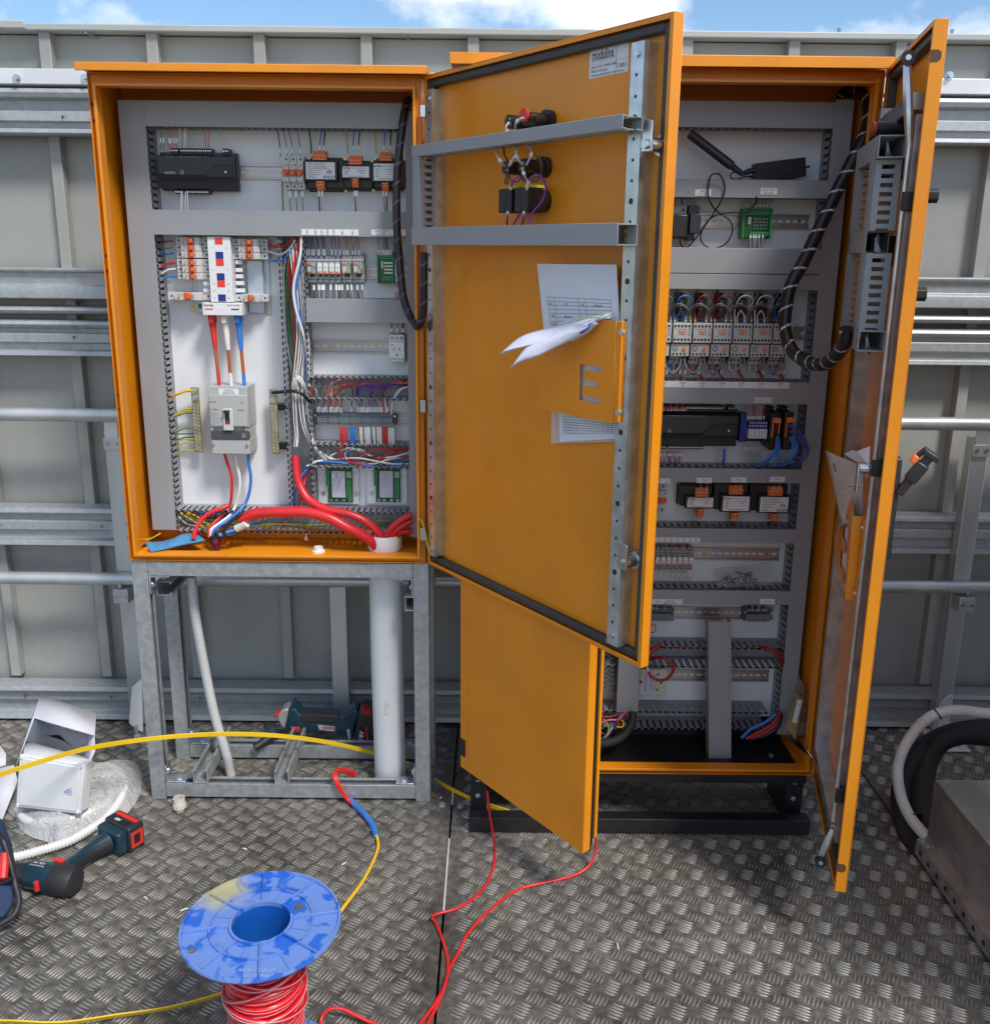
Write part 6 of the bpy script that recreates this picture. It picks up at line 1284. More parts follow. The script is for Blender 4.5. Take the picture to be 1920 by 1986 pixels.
# document pocket and papers
def flat(D,name,poly,holes,w,t,m,parent=None,loc=None):
    cu=bpy.data.curves.new('p','CURVE'); cu.dimensions='2D'; cu.fill_mode='BOTH'; cu.extrude=t/2
    for pl in [poly]+holes:
        sp=cu.splines.new('POLY'); sp.points.add(len(pl)-1); sp.use_cyclic_u=True
        for i,(a,b) in enumerate(pl): sp.points[i].co=(a,b,0,1)
    ob=bpy.data.objects.new('p',cu); me=bpy.data.meshes.new_from_object(ob); bpy.data.objects.remove(ob); bpy.data.curves.remove(cu)
    n=len(me.vertices); co=np.empty(n*3); me.vertices.foreach_get('co',co); co=co.reshape(-1,3)
    o0=wloc(parent) if parent else D(*poly[0],w)
    W_=np.array(D.o)+np.outer(co[:,0],D.e1)+np.outer(co[:,1],D.e2)+np.outer(co[:,2]+w,D.n)-np.array(o0)
    me.vertices.foreach_set('co',W_.ravel()); me.materials.clear(); me.materials.append(m); me.update(); me.name=name
    o=bpy.data.objects.new(name,me); C.objects.link(o)
    if parent: o.parent=parent
    else: o.location=o0
    return o
kd=crop(940,460,4.4559)
def pd(u,v,w): return D1.at(*kd(u,v),w)
WPk=.020
pk=[pd(u,v,WPk) for u,v in ((452,1478),(1110,1612),(1138,722),(1010,712),(740,880),(462,1120))]
ec=[pd(u,v,WPk) for u,v in ((826,1095),(1016,1122),(1016,1165),(862,1145),(856,1228),(978,1252),(975,1297),(850,1278),(845,1368),(1000,1392),(998,1440),(816,1402))]
PK=flat(D1,'document_pocket',pk,[ec],WPk,.0015,ORANGE); tag(PK,'orange sheet metal document pocket with an E shaped cutout on the left door','document pocket')
def side(D,PKo,ue,v0,v1,rail_u,w1=.013):
    mb=MB(); D.box(mb,ue-.002,ue+.012,v0,v1,W0+.002,WPk-.001,ORANGE); D.box(mb,ue+.010,rail_u+.018,v0,v1,w1,w1+.0016,ORANGE); D.box(mb,ue+.008,ue+.0099,v0,v1,w1+.0017,WPk-.0011,ORANGE)
    o=mb.build('fixing_flange',PKo,bevel=.001); screws(o,[D(rail_u+.010,v0+.02,w1+.0016),D(rail_u+.010,v1-.02,w1+.0016)],D.n,.0055,ZINC,False)
side(D1,PK,pk[1][0],pk[1][1]+.004,pk[2][1],RU)
def sheet(name,pts,w,m,lab,parent=None,t=.0012):
    pl=[pd(u,v,w) for u,v in pts]; o=flat(D1,name,pl,[],w,t,m,parent)
    if lab: tag(o,lab,'paper')
    return o
s1_=sheet('paper_sheet',((455,228),(1140,235),(1165,720),(1165,1465),(790,1465),(780,900),(520,900),(495,620)),.008,PAPER,'white paper sheet with a printed table standing in the door pocket')
def pline(u0,v0,u1,v1,w,par,th=.0005,m=INKG):
    a=D1(*pd(u0,v0,w),w); b=D1(*pd(u1,v1,w),w); d=(b-a).normalized(); s_=d.cross(D1.n)*th
    return [a+s_,b+s_,b-s_,a-s_]
mb=MB()
for i in range(8):
    f=i/7; 
    if i<8: mb.prism(pline(536+f*38,515+f*246,1088+f*8 if i<5 else 800-(i-4)*60,542+f*215+(0 if i<5 else 0),0.0088,s1_),D1.n*.0001,INKG)
for a,b,c,d_ in ((536,515,575,765),(600,518,632,762),(805,530,822,700),(868,533,880,680),(1088,542,1098,660)): mb.prism(pline(a,b,c,d_,0.0088,s1_),D1.n*.0001,INKG)
mb.build('printed_table',s1_)
for t_,u,v in (('CB1',573,573),('PFE',706,578),('CB2',843,586),('SPP-DS-01',985,594),('CB6',591,676),('SPP-DS-01',722,687),('CB12',601,746)): text(t_,D1(*pd(u,v,0.0090),0.0090),.006,INKB,right=D1.e1,up=D1.e2,parent=s1_)
s2_=sheet('paper_sheet',((640,1500),(1262,1500),(1268,1735),(650,1768)),-.012,PAPER,'white printed form in a clear sleeve showing below the door pocket')
mb=MB()
for i in range(7): mb.prism(pline(678,1545+i*25,1135,1600+i*15.5 if i else 1590,-.0112,s2_),D1.n*.0001,INKG)
for (a,c) in ((678,680),(1025,1028),(1062,1064),(1098,1100)): mb.prism(pline(a,1550,c,1690,-.0112,s2_),D1.n*.0001,INKG)
mb.build('printed_table',s2_)
for i,t_ in enumerate(('Hold point or test witnessed','Wiring checked to drawing','Door and cable entry sealed','All terminals tight','Function tests complete')): text(t_,D1(*pd(690,1583+i*23,-.0110),-.0110),.0038,INKG,right=D1.e1,up=D1.e2,parent=s2_,align='LEFT')
SLV=mat('clear sleeve film',(.8,.72,.66),.2,0,0,1,.03,alpha=.45); sv_=sheet('sleeve',((575,1480),(1250,1480),(1160,1765),(575,1782)),-.0140,SLV,None,s2_,.0006)
# folded bundle of papers
def fold(k0,seed,off):
    A=[D1.pt(*kd(u,v),w) for u,v,w in ((1100,650,.015),(760,745,.05),(300,870,.11),(145,1000,.14))]
    return A
LAV=mat('lavender lit paper',(.64,.66,.78),.65,0,.05,60,.03)
def leaf(top,bot,lab=None,parent=None):
    a=curve([D1.pt(*kd(u,v),w) for u,v,w in top],20); b=curve([D1.pt(*kd(u,v),w) for u,v,w in bot],20)
    mb=MB(); mb.grid(lambda s_,t_: a[int(round(s_*20))].lerp(b[int(round(s_*20))],t_)+D1.n*(.006*math.sin(t_*math.pi)),20,6,LAV); return mb.build('folded_leaf',parent,solid=.0009)
PF=empty('folded_papers','bundle of folded white papers drooping out of the door pocket to the left','papers',D1.pt(*kd(900,800),.03))
leaf(((1100,650,.012),(1000,672,.02),(640,765,.05),(310,860,.09),(145,1000,.12)),((1090,700,.02),(900,735,.035),(640,870,.07),(400,925,.10),(170,1000,.125)),parent=PF)
leaf(((1000,690,.025),(880,720,.035),(560,840,.07),(320,920,.10),(160,990,.125)),((930,750,.03),(840,830,.04),(640,870,.07),(420,925,.10),(185,985,.125)),parent=PF)
leaf(((900,740,.035),(850,780,.04),(700,800,.06),(540,870,.085),(370,945,.105),(275,1060,.12),(245,1140,.125)),((930,760,.03),(870,830,.035),(760,880,.05),(600,960,.075),(450,1030,.1),(330,1070,.115),(250,1105,.125)),parent=PF)
leaf(((960,725,.03),(900,760,.038),(720,830,.055),(560,890,.078),(430,930,.095)),((985,745,.025),(880,835,.032),(740,890,.046),(600,935,.068),(480,965,.09)),parent=PF)
leaf(((880,760,.036),(760,830,.05),(600,905,.072),(460,960,.09),(380,1010,.105)),((900,780,.032),(800,860,.044),(640,940,.066),(500,1000,.086),(350,1050,.11)),parent=PF)
leaf(((1090,650,.012),(1010,700,.015),(940,760,.02),(860,830,.03),(740,890,.045)),((1105,700,.012),(1050,712,.012),(960,775,.015),(880,840,.02),(760,900,.04)),parent=PF)
mb=MB()
for i in range(5):
    f=i/5; mb.tube([D1.pt(*kd(925-f*30,735+f*10),.040+f*.002),D1.pt(*kd(905-f*20,780+f*4),.046+f*.002),D1.pt(*kd(840-f*30,830-f*4),.05+f*.002)],.0007,INKBL,5,n=8)
mb.build('page_edges',PF)
mb=MB(); mb.tube([D1.pt(*kd(u,v),w) for u,v,w in ((790,725,.05),(860,700,.045),(980,690,.035),(1060,655,.025),(1100,680,.02))],.0013,mat('green highlighter ink',(.28,.50,.10)),6,n=12); mb.build('green_mark',PF)
# pocket and papers on the right leaf
PU=W2-.17; WP3=.034
def p3d(px,py,w): return D3.at(*crop(1540,740,3.921)(px,py),w)
Zb_,Zt_=p3d(440,1672,.02)[1],p3d(500,1015,.02)[1]
pk3=[(PU-.13,Zb_+.12),(PU+.10,Zb_),(PU+.10,Zt_),(PU+.06,Zt_+.03),(PU-.13,Zt_-.12)]
eu,ez=PU+.0,(Zb_+Zt_)/2+.0
e3=[(eu-.04,ez+.075),(eu-.04,ez-.075),(eu+.055,ez-.075),(eu+.055,ez-.05),(eu-.015,ez-.05),(eu-.015,ez-.012),(eu+.035,ez-.012),(eu+.035,ez+.012),(eu-.015,ez+.012),(eu-.015,ez+.05),(eu+.055,ez+.05),(eu+.055,ez+.075)]
PK3=flat(D3,'document_pocket',pk3,[e3],WP3,.0015,ORANGE); tag(PK3,'orange sheet metal document pocket on the inside of the rightmost door','document pocket')
mb=MB(); D3.box(mb,PU+.099,PU+.101,Zb_,Zt_,.016,WP3-.001,ORANGE); D3.box(mb,PU+.101,W2-.045,Zb_,Zt_,.014,.0155,ORANGE); fo=mb.build('fixing_flange',PK3,bevel=.001); screws(fo,[D3(W2-.056,Zb_+.02,.0155),D3(W2-.056,Zt_-.02,.0155)],D3.n,.005,ZINC,False)
mb=MB(); D3.box(mb,eu-.05,eu+.065,ez-.09,ez+.09,WP3-.006,WP3-.005,PAPER); mb.build('paper_behind_cutout',PK3)
kp=crop(1540,740,3.921)
def qd(px,py): return kp(px,py)
yp_=-.44
def pap(pts,lab,m,yy=None,marks=False):
    P_=[PY(*kp(u,v),y) for u,v,y in pts]; mb=MB(); c0=sum(P_,Vector())/len(P_); n=len(P_)
    mb.prism(P_,(.0012,.0006,0),m); o=mb.build('paper_sheet')
    if lab: tag(o,lab,'paper','papers in the right door pocket')
    return o,P_
QT_=[PY(*kp(u,v),y) for u,v,y in ((240,525,-.33),(525,640,-.45),(520,1015,-.46),(362,1095,-.40))]
def qb(s_,t_,dd=0):
    p=QT_[0].lerp(QT_[1],s_).lerp(QT_[3].lerp(QT_[2],s_),t_); return p+Vector((-.5,-.85,0))*(.004*math.sin(s_*3.1)+dd)
mb=MB(); mb.grid(qb,8,12,mat('aged printed paper',(.52,.49,.45),.6)); o=mb.build('paper_sheet',solid=.001); tag(o,'printed plastic sleeved sheets leaning out of the rightmost door pocket','paper','papers in the right door pocket')
mb=MB()
def mkq(s0,s1,t0,t1,m):
    mb.add([qb(s0,t0,.0015),qb(s1,t0,.0015),qb(s1,t1,.0015),qb(s0,t1,.0015)],[(0,3,2,1)],m)
mkq(.15,.9,.14,.26,INKG)
for i in range(12): mkq(.12,.5-.1*(i%3),.38+i*.035,.385+i*.035,INKG)
for i in range(8): mkq(.58,.9-.06*(i%2),.52+i*.045,.525+i*.045,INKG)
mkq(.5,.95,.44,.448,INKB); mkq(.1,.95,.05,.058,INKG); mb.build('printed_block',o)
pap(((380,550,-.44),(440,520,-.46),(520,540,-.49),(560,640,-.51),(555,740,-.51),(525,640,-.48)),'curled lavender paper behind the sleeved sheets of the rightmost door',LAV)
pap(((480,528,-.50),(575,492,-.53),(572,640,-.53),(560,640,-.52)),'thin printed page behind the curled paper of the rightmost door',PAPER)
# switches on the right leaf
def lampD3(v,lab,u,red=False):
    z=D3.at(*r1(1400,v),.03)[1]; e=empty('pilot_light',lab,'pilot light',D3(u,z,W0),'lamp holders on the rightmost door')
    mb=MB(); mb.cyl(D3(u,z,W0),D3(u,z,W0+.014),.022,BLACK,20); mb.cyl(D3(u,z,W0+.014),D3(u,z,W0+.07),.0135,BLACK,16); mb.build('lamp_body',e,bevel=.001)
    if red: mb=MB(); mb.cyl(D3(u,z,W0+.071),D3(u,z,W0+.078),.0125,REDP,18); mb.build('red_cap',e)
lampD3(480,'black lamp holder with a red cap high on the rightmost door',.28,True); lampD3(500,'plain black lamp holder high on the rightmost door',.20)
for i,(u,dz) in enumerate(((.26,0),(.26,-.17))):
    z=D3.at(*r1(1240,760),.03)[1]+dz; e=empty('switch_block',('upper' if i==0 else 'lower')+' black switch block framed by the ducts of the rightmost door','switch',D3(u,z,W0),'switch blocks on the rightmost door')
    mb=MB(); D3.box(mb,u-.02,u+.02,z-.03,z+.03,W0,W0+.06,BLACK); mb.build('contact_block',e,bevel=.0015)
for i in range(7):
    z=zt_-.02; u=ub-.01
    mb=MB(); 
for gi,(zc_,nm) in enumerate(((zt_-.02,'top'),(zm-.02,'middle'),(zb_-.02,'lower'))):
    for i in range(6):
        a=i*.0045
        wire([D3(ub-.06,zc_+.010-a*.5,.03),D3(ub-.02+a*.4,zc_+.012-a,.04),D3(ub+.012-(.02 if gi==1 else 0),zc_+.002-a*.8,.045),D3(ub-.005,zc_-.018,.035+a*.3),D3(ub-.03,zc_-.03,.03)],.0023,Wm['grey'],f'grey wire bunched in the {nm} duct end of the rightmost door',f'grey wires in the {nm} duct end of the rightmost door',seg=6)

# ================= THINGS ON THE DECK =================
# cable spool
sx,sy=-.405,-.925
SP=empty('cable_spool','blue plastic spool wound with red cable standing at the bottom of the picture','cable spool',(sx,sy,0))
def spoolmat():
    m=mat('scuffed blue plastic',(.02,.13,.55),.5,0,.15,60,.1); m=m.copy(); n=m.node_tree.nodes; l=m.node_tree.links; b=n['Principled BSDF']
    g=n.new('ShaderNodeNewGeometry'); z=n.new('ShaderNodeTexNoise'); z.inputs['Scale'].default_value=24; z.inputs['Detail'].default_value=3; z.inputs['Roughness'].default_value=.45; z.inputs['Distortion'].default_value=.8; l.new(g.outputs['Position'],z.inputs['Vector'])
    r_=n.new('ShaderNodeValToRGB'); r_.color_ramp.elements[0].position=.41; r_.color_ramp.elements[0].color=(.018,.12,.52,1); r_.color_ramp.elements[1].position=.47; r_.color_ramp.elements[1].color=(.13,.235,.56,1); l.new(z.outputs['Fac'],r_.inputs['Fac'])
    sp=n.new('ShaderNodeSeparateXYZ'); l.new(g.outputs['Position'],sp.inputs[0])
    d=n.new('ShaderNodeVectorMath'); d.operation='DISTANCE'; d.inputs[1].default_value=(-.50,-.835,.35); l.new(g.outputs['Position'],d.inputs[0])
    z2=n.new('ShaderNodeTexNoise'); z2.inputs['Scale'].default_value=35; z2.inputs['Detail'].default_value=6; l.new(g.outputs['Position'],z2.inputs['Vector'])
    a=n.new('ShaderNodeMath'); a.operation='MULTIPLY_ADD'; a.inputs[1].default_value=.06; l.new(z2.outputs['Fac'],a.inputs[0]); l.new(d.outputs['Value'],a.inputs[2])
    mr=n.new('ShaderNodeMapRange'); mr.inputs['From Min'].default_value=.055; mr.inputs['From Max'].default_value=.095; mr.inputs['To Min'].default_value=.75; mr.inputs['To Max'].default_value=0; l.new(a.outputs[0],mr.inputs['Value'])
    mx=n.new('ShaderNodeMix'); mx.data_type='RGBA'; l.new(mr.outputs[0],mx.inputs['Factor']); l.new(r_.outputs[0],mx.inputs['A']); mx.inputs['B'].default_value=(.46,.42,.12,1); l.new(mx.outputs['Result'],b.inputs['Base Color']); return m
BLU=spoolmat(); BLU2=mat('deep blue plastic',(.008,.10,.42),.35,0,.03,60,.05)
def flange(z,r,up,nm,ribs=True):
    mb=MB(); s_=1 if up else -1
    mb.lathe((sx,sy,z),Z3,[(0,.0515),(0,r),(s_*.0035,r+.0022),(s_*.008,r+.001),(s_*.008,r-.003),(s_*.003,r-.004),(s_*.003,.0525)],BLU,64)
    mb.lathe((sx,sy,z),Z3,[(s_*.003,.091),(s_*.0075,.091),(s_*.0075,.0885),(s_*.003,.0885)],BLU,56); mb.lathe((sx,sy,z),Z3,[(s_*.003,.056),(s_*.009,.056),(s_*.009,.0515),(-s_*.0,.0515)],BLU,48)
    fo_=mb.build(nm,SP)
    if ribs:
        for k in range(8):
            a=R(12+k*45); d=Vector((math.cos(a),math.sin(a),0)); n_=Vector((-d.y,d.x,0)); mb=MB(); o_=Vector((sx,sy,z+.0025))
            mb.obox(o_+d*.056-n_*.0012,d*(r-.060),n_*.0024,Z3*.0078,BLU); mb.build('radial_rib',fo_,bevel=.0006)
        for k in range(8):
            a=R(34+k*45); d=Vector((math.cos(a),math.sin(a),0)); n_=Vector((-d.y,d.x,0)); mb=MB(); o_=Vector((sx,sy,z+.0025))
            mb.obox(o_+d*(.056 if k%2 else .0905)-n_*.0007,d*(.033 if k%2 else r-.095),n_*.0014,Z3*.003,BLU); mb.build('small_rib',fo_)
    return fo_
top=flange(.350,.139,True,'top_flange'); flange(.012,.146,False,'base_flange',False)
for a_,rr in ((R(38),.073),(R(213),.122)):
    mb=MB(); c=Vector((sx+math.cos(a_)*rr,sy+math.sin(a_)*rr,.3532)); mb.cyl(c,c+Z3*.0008,.0075,mat('hole in spool showing deck',(.10,.10,.09),.6),18); mb.build('drive_hole',top)
text('AUX CABLES',(sx+.02,sy-.112,.3534),.011,mat('pale worn blue',(.30,.40,.66),.6),up=Y3,parent=top,ext=.0006); text('VICTORIA 178',(sx+.03,sy-.124,.3534),.010,MATS['pale worn blue'],up=Y3,parent=top,ext=.0006)
mb=MB(); mb.lathe((sx,sy,0),Z3,[(.012,.0515),(.350,.0515)],BLU2,48); mb.lathe((sx,sy,0),Z3,[(.012,.055),(.350,.055)],BLU2,48); mb.build('barrel',SP)
RC=mat('glossy red cable',(.62,.012,.02),.22,0,.02,50,.06); WS=mat('white cable stripe',(.62,.45,.47),.35)
pts=[]; nturn=36
for i in range(nturn*24):
    t=i/24; a=2*math.pi*t; pts.append((sx+math.cos(a)*(.0625+.0012*math.sin(t*1.7)),sy+math.sin(a)*(.0625+.0012*math.sin(t*1.7)),.020+t*.0088+.002*math.sin(t*2.1+a)))
mb=MB(); mb.tube(pts,.0052,RC,8); mb.build('wound_cable',SP,angle=80)
mb=MB(); mb.tube([(sx+(p[0]-sx)*1.082,sy+(p[1]-sy)*1.082,p[2]+.0022) for p in pts],.00035,WS,4); mb.build('cable_stripe',SP)
for j,(z0,tl) in enumerate(((.30,.22),(.27,-.18),(.245,.30),(.22,-.1),(.2,.15))):
    mb=MB(); P_=[(sx+math.cos(a)*.0715,sy+math.sin(a)*.0715,z0+tl*.12*math.sin(a+j)) for a in np.linspace(R(150),R(400),30)]
    mb.tube(P_,.0042,RC,8); mb.tube([(sx+(p[0]-sx)*1.06,sy+(p[1]-sy)*1.06,p[2]+.0025) for p in P_],.0007,WS,4); mb.build('loose_turn',SP,angle=80)
def fw(pts,r,m,label,name='cable',group=None,n=60,seg=10,cat='cable'): return wire(pts,r,m,label,group,name,n,seg,None,cat)
g=lambda u,v,z=.004: PZ(u,v,z)
RB=mat('bright red cable sheath',(.62,.02,.02),.33,0,.02,50,.06)
fw([PY(945,1535,-.165),PY(950,1580,-.160)]+[g(u,v,z) for u,v,z in ((957,1622,.006),(960,1650,.004),(953,1695,.004),(925,1738,.004),(885,1763,.004),(838,1778,.006),(846,1792,.006),(862,1835,.004),(869,1870,.004),(864,1905,.005),(845,1945,.008),(812,1990,.006),(790,2030,.005))],.0035,RB,'red cable falling from under the left leaf, kinked sharply on the deck seam')
fw([PZ(1154,1618,.10)]+[g(u,v,z) for u,v,z in ((1156,1640,.06),(1152,1665,.03),(1130,1690,.008),(1090,1705,.004),(1060,1712,.004),(1010,1724,.004),(975,1745,.004),(935,1780,.004),(905,1815,.004),(888,1850,.004),(872,1880,.004),(860,1920,.012),(848,1950,.004),(828,1990,.004),(810,2030,.004))],.0036,RB,'red cable sweeping from the bottom corner of the left leaf across the deck')
fw([g(u,v,z) for u,v,z in ((622,1996,.01),(624,1975,.02),(636,1960,.03),(660,1957,.03),(690,1970,.02),(720,1984,.01),(770,2000,.004))],.0038,RB,'short red cable curving off the blue base of the spool')
YEL=mat('yellow tape plastic',(.76,.50,.012),.38,0,.05,40,.05)
YW=mat('yellow cable sheath',(.80,.47,.02),.35)
def ribbon(name,pts,w,t,m,n,parent=None,up=Z3):
    P_=curve(pts,n); mb=MB(); k=len(P_); vs=[]
    for i in range(k):
        T=(P_[min(i+1,k-1)]-P_[max(i-1,0)]).normalized(); sd_=T.cross(up); sd_.normalize(); u_=sd_.cross(T)
        for a,b in ((-1,-1),(1,-1),(1,1),(-1,1)): vs.append(P_[i]+sd_*t/2*a+u_*w/2*b)
    fs=[(i*4+j,i*4+(j+1)%4,(i+1)*4+(j+1)%4,(i+1)*4+j) for i in range(k-1) for j in range(4)]+[(3,2,1,0),tuple(k*4-4+j for j in range(4))]
    mb.add(vs,fs,m,True); return mb.build(name,parent,angle=50,bevel=.0006)
tp=[PY(u,v,y) for u,v,y in ((-60,1525,-.42),(0,1503,-.36),(80,1477,-.28),(170,1452,-.19),(270,1436,-.08),(360,1427,-.03),(450,1424,.01),(520,1426,.05),(590,1433,.10),(660,1445,.15),(720,1460,.19),(790,1482,.21),(830,1506,.155))]+[g(u,v,.008) for u,v in ((870,1528),(920,1552),(975,1571),(990,1576))]
o=ribbon('fish_tape',tp,.0125,.003,YEL,90); tag(o,'yellow flat pulling tape arching through the galvanised stand to the plinth','pulling tape')
tp=[g(u,v,z) for u,v,z in ((-80,1990,.03),(0,1982,.04),(120,1985,.03),(230,1970,.02),(330,1955,.015),(440,1925,.012),(520,1890,.012),(600,1830,.02))]
o=ribbon('fish_tape',tp,.015,.003,YEL,50,up=Vector((0,-.5,.86))); tag(o,'yellow flat pulling tape crossing the lower left corner behind the spool','pulling tape')
fw([g(u,v,z) for u,v,z in ((640,1795,.02),(668,1758,.02),(700,1715,.015),(722,1675,.01),(733,1645,.008),(733,1632,.008),(729,1618,.008))],.0042,YW,'yellow cable rising right of the spool towards the blue tape')
fw([g(u,v,z) for u,v,z in ((730,1622,.008),(722,1600,.010),(708,1580,.013),(692,1565,.010),(679,1552,.010))],.0085,mat('blue insulation tape',(.03,.16,.48),.4,0,.3,80,.15),'blue tape sleeve joining the yellow cable to the red cable tails',cat='tape',name='taped_joint')
for i in range(3):
    d_=(i-1)*4
    fw([g(684,1560,.012),g(676,1552-d_*.3,.014)]+[PY(u,v,y) for u,v,y in ((662+d_*.5,1535,-.012),(651+d_*.6,1512,-.006),(650+d_*.4,1500,.010),(658,1494+d_*.5,.04),(672,1496+d_*.6,.07),(688,1502+d_,.09))],.0042,RB,['left','middle','right'][i]+' dark red cable tail bent over the front rail of the stand',group='red cable tails at the stand',seg=8)
# deck seam sealing strip
for v0,v1 in ((1536,1562),(1628,1770)):
    a=g(878-(v0-1536)*.09,v0,.0); b=g(878-(v1-1536)*.09,v1,0); mb=MB(); mb.box(-.1085,-.1045,b.y,a.y,.0005,.0022,ALUW); o=mb.build('edge_strip'); tag(o,('short bright' if v0==1536 else 'long grey')+' metal strip lying in the deck seam','strip')
a=g(1760,1630); mb=MB(); mb.box(1.123,1.127,-.235,-.17,.0005,.0025,ALUW); tag(mb.build('edge_strip'),'bright metal strip in the deck seam beside the galvanised tray','strip')
# cream conduit fitting
c=g(349,1572,0); mb=MB(); mb.lathe(c,Z3,[(0,.0),(0,.012),(.008,.012),(.009,.0165),(.022,.0165),(.024,.0155),(.040,.0155),(.040,.0125),(.012,.0125)],CREAM,24)
for k in range(12):
    a=2*math.pi*k/12; mb.tube([c+Vector((math.cos(a)*.0165,math.sin(a)*.0165,.009)),c+Vector((math.cos(a)*.0165,math.sin(a)*.0165,.022))],.0015,CREAM,5)
tag(mb.build('conduit_fitting'),'cream plastic conduit fitting standing on the deck before the stand','fitting')
# metal filings and crumbs
rn=random.Random(11); mb=MB()
for i in range(520):
    if i<330: u,v=rn.gauss(640,60),rn.gauss(1497,9)
    elif i<420: u,v=rn.uniform(290,480),rn.uniform(1530,1556)
    else: u,v=rn.uniform(260,860),rn.uniform(1440,1640)
    p=PZ(u,v,.0025); s_=rn.uniform(.0006,.0028); a=rn.uniform(0,6.28); q=Vector((math.cos(a),math.sin(a),rn.uniform(-.1,.5)))*s_; n_=Vector((-math.sin(a),math.cos(a),0))*s_*.3
    mb.add([p-q-n_,p+q-n_,p+q*1.1+n_,p-q+n_+Z3*s_*.5],[(0,1,2,3)],CHROME if rn.random()<.75 else STICK)
tag(mb.build('metal_filings'),'bright metal filings and crumbs scattered on the deck around the stand','filings',None,'stuff')
def chip(u,v,l_,lab):
    p=g(u,v,.003); a=rn.uniform(0,3); mb=MB(); q=Vector((math.cos(a),math.sin(a),.1))*l_; mb.tube([p-q,p+q*.1+Z3*.001,p+q],.0016,STICK,5,n=6); tag(mb.build('plastic_offcut'),lab,'offcut','white offcuts on the deck')
for k_,(u,v,l_,lab) in enumerate(((357,1765,.008,'white offcut left of the spool'),(1198,1836,.009,'white offcut on the open deck right of the red cables'),(475,1647,.006,'white offcut behind the spool'),(283,1742,.006,'white offcut between the drill and the spool'),(667,1676,.006,'white offcut inside the curve of the yellow cable'),(1483,1800,.005,'white offcut at the right of the open deck'),(855,1548,.005,'white offcut beside the deck seam near the plinth'))): chip(u,v,l_,lab)
# ---- cordless drill
kz=crop(0,1320,4.085)
NAVY=mat('dark teal blue tool plastic',(.008,.034,.055),.38,0,.1,300,.08); TRUB=mat('tool rubber grip',(.018,.019,.021),.55,0,.2,300,.1)
def q3(u,v,z): return PZ(*kz(u,v),z)
DRL=empty('cordless_drill','dark blue and black cordless drill lying on the deck at the lower left','drill',q3(560,1450,0))
a,b=q3(95,1510,.036),q3(600,1600,.036); ax=(b-a); an=ax.normalized()
mb=MB(); mb.tube([a,a+ax*.05,a+ax*.12,a+ax*.22,a+ax*.24,a+ax*.30],.02,BLACKG,20,rs=[.012,.021,.024,.025,.029,.029]); mb.build('chuck',DRL)
mb=MB(); mb.tube([a+ax*f for f in (.28,.31,.45,.62,.70)],.03,NAVY,20,rs=[.028,.033,.034,.036,.035]); db=mb.build('motor_housing',DRL)
mb=MB(); mb.tube([a+ax*f for f in (.66,.72,.84,.95,1.0,1.02)],.03,TRUB,20,rs=[.035,.0375,.0372,.036,.032,.020]); mb.build('end_cap',DRL)
c1,c2,c3=a+ax*.72+Z3*.004,q3(690,1380,.036),q3(850,1285,.036)
mb=MB(); mb.tube([c1,(c1+c2)/2,c2,c3],.02,TRUB,14,n=10,rs=[.026,.021,.019,.021,.027]); mb.build('grip',DRL)
mb=MB(); mb.tube([p+Z3*.006 for p in (c1,(c1+c2)/2,c2,c3)],.016,NAVY,12,n=10,rs=[.023,.018,.016,.018,.024]); mb.build('grip_shell',DRL)
hd=(c3-c2).normalized(); hs=hd.cross(Z3)
mb=MB(); mb.obox(c3+hd*.002-hs*.045-Z3*.030,hd*.030,hs*.088,Z3*.064,NAVY); mb.build('battery_foot',DRL,bevel=.008,bseg=3)
mb=MB(); mb.obox(c3+hd*.030-hs*.050-Z3*.032,hd*.048,hs*.098,Z3*.070,BLACKG); bt=mb.build('battery',DRL,bevel=.006,bseg=3)
mb=MB(); mb.obox(c3+hd*.036+hs*.0475-Z3*.022,hd*.036,hs*.0014,Z3*.044,REDP); mb.obox(c3+hd*.044+hs*.0489-Z3*.012,hd*.018,hs*.001,Z3*.026,BLACK); mb.build('red_panel',bt,bevel=.0008)
mb=MB(); mb.obox(c3+hd*.058-hs*.040+Z3*.0382,hd*.012,hs*.08,Z3*.001,REDP); mb.build('red_stripe',bt)
mb=MB(); mb.obox(c3+hd*.034-hs*.030+Z3*.0380,hd*.018,hs*.060,Z3*.0006,BLACK); lp=mb.build('badge',bt)
text('18V',c3+hd*.043-hs*.012+Z3*.0390,.014,INKW,right=-hs if 0 else hs,up=hd*-1 if hs.cross(hd*-1).z>0 else hd,parent=lp,bold=.02)
mb=MB(); mb.obox(a+ax*.40-an.cross(Z3)*-.0-Z3*.0,an*.001,Vector((0,0,.001)),Z3*.001,REDP)
p_=q3(470,1430,.066); mb=MB(); mb.tube([p_-an*.012,p_+an*.014],.006,REDP,8); mb.build('direction_switch',DRL)
p_=q3(290,1635,.040); mb=MB(); mb.tube([p_+Z3*.012,p_-Z3*.010],.0065,REDP,8); mb.build('trigger',DRL)
rt=an; up_=Z3.cross(an)
text('Professional',a+ax*.45+Z3*.0345-up_*.008,.008,INKW,right=-rt,up=-up_,parent=db); text('GSR 18V',a+ax*.45+Z3*.0350+up_*.002,.009,INKW,right=-rt,up=-up_,parent=db)
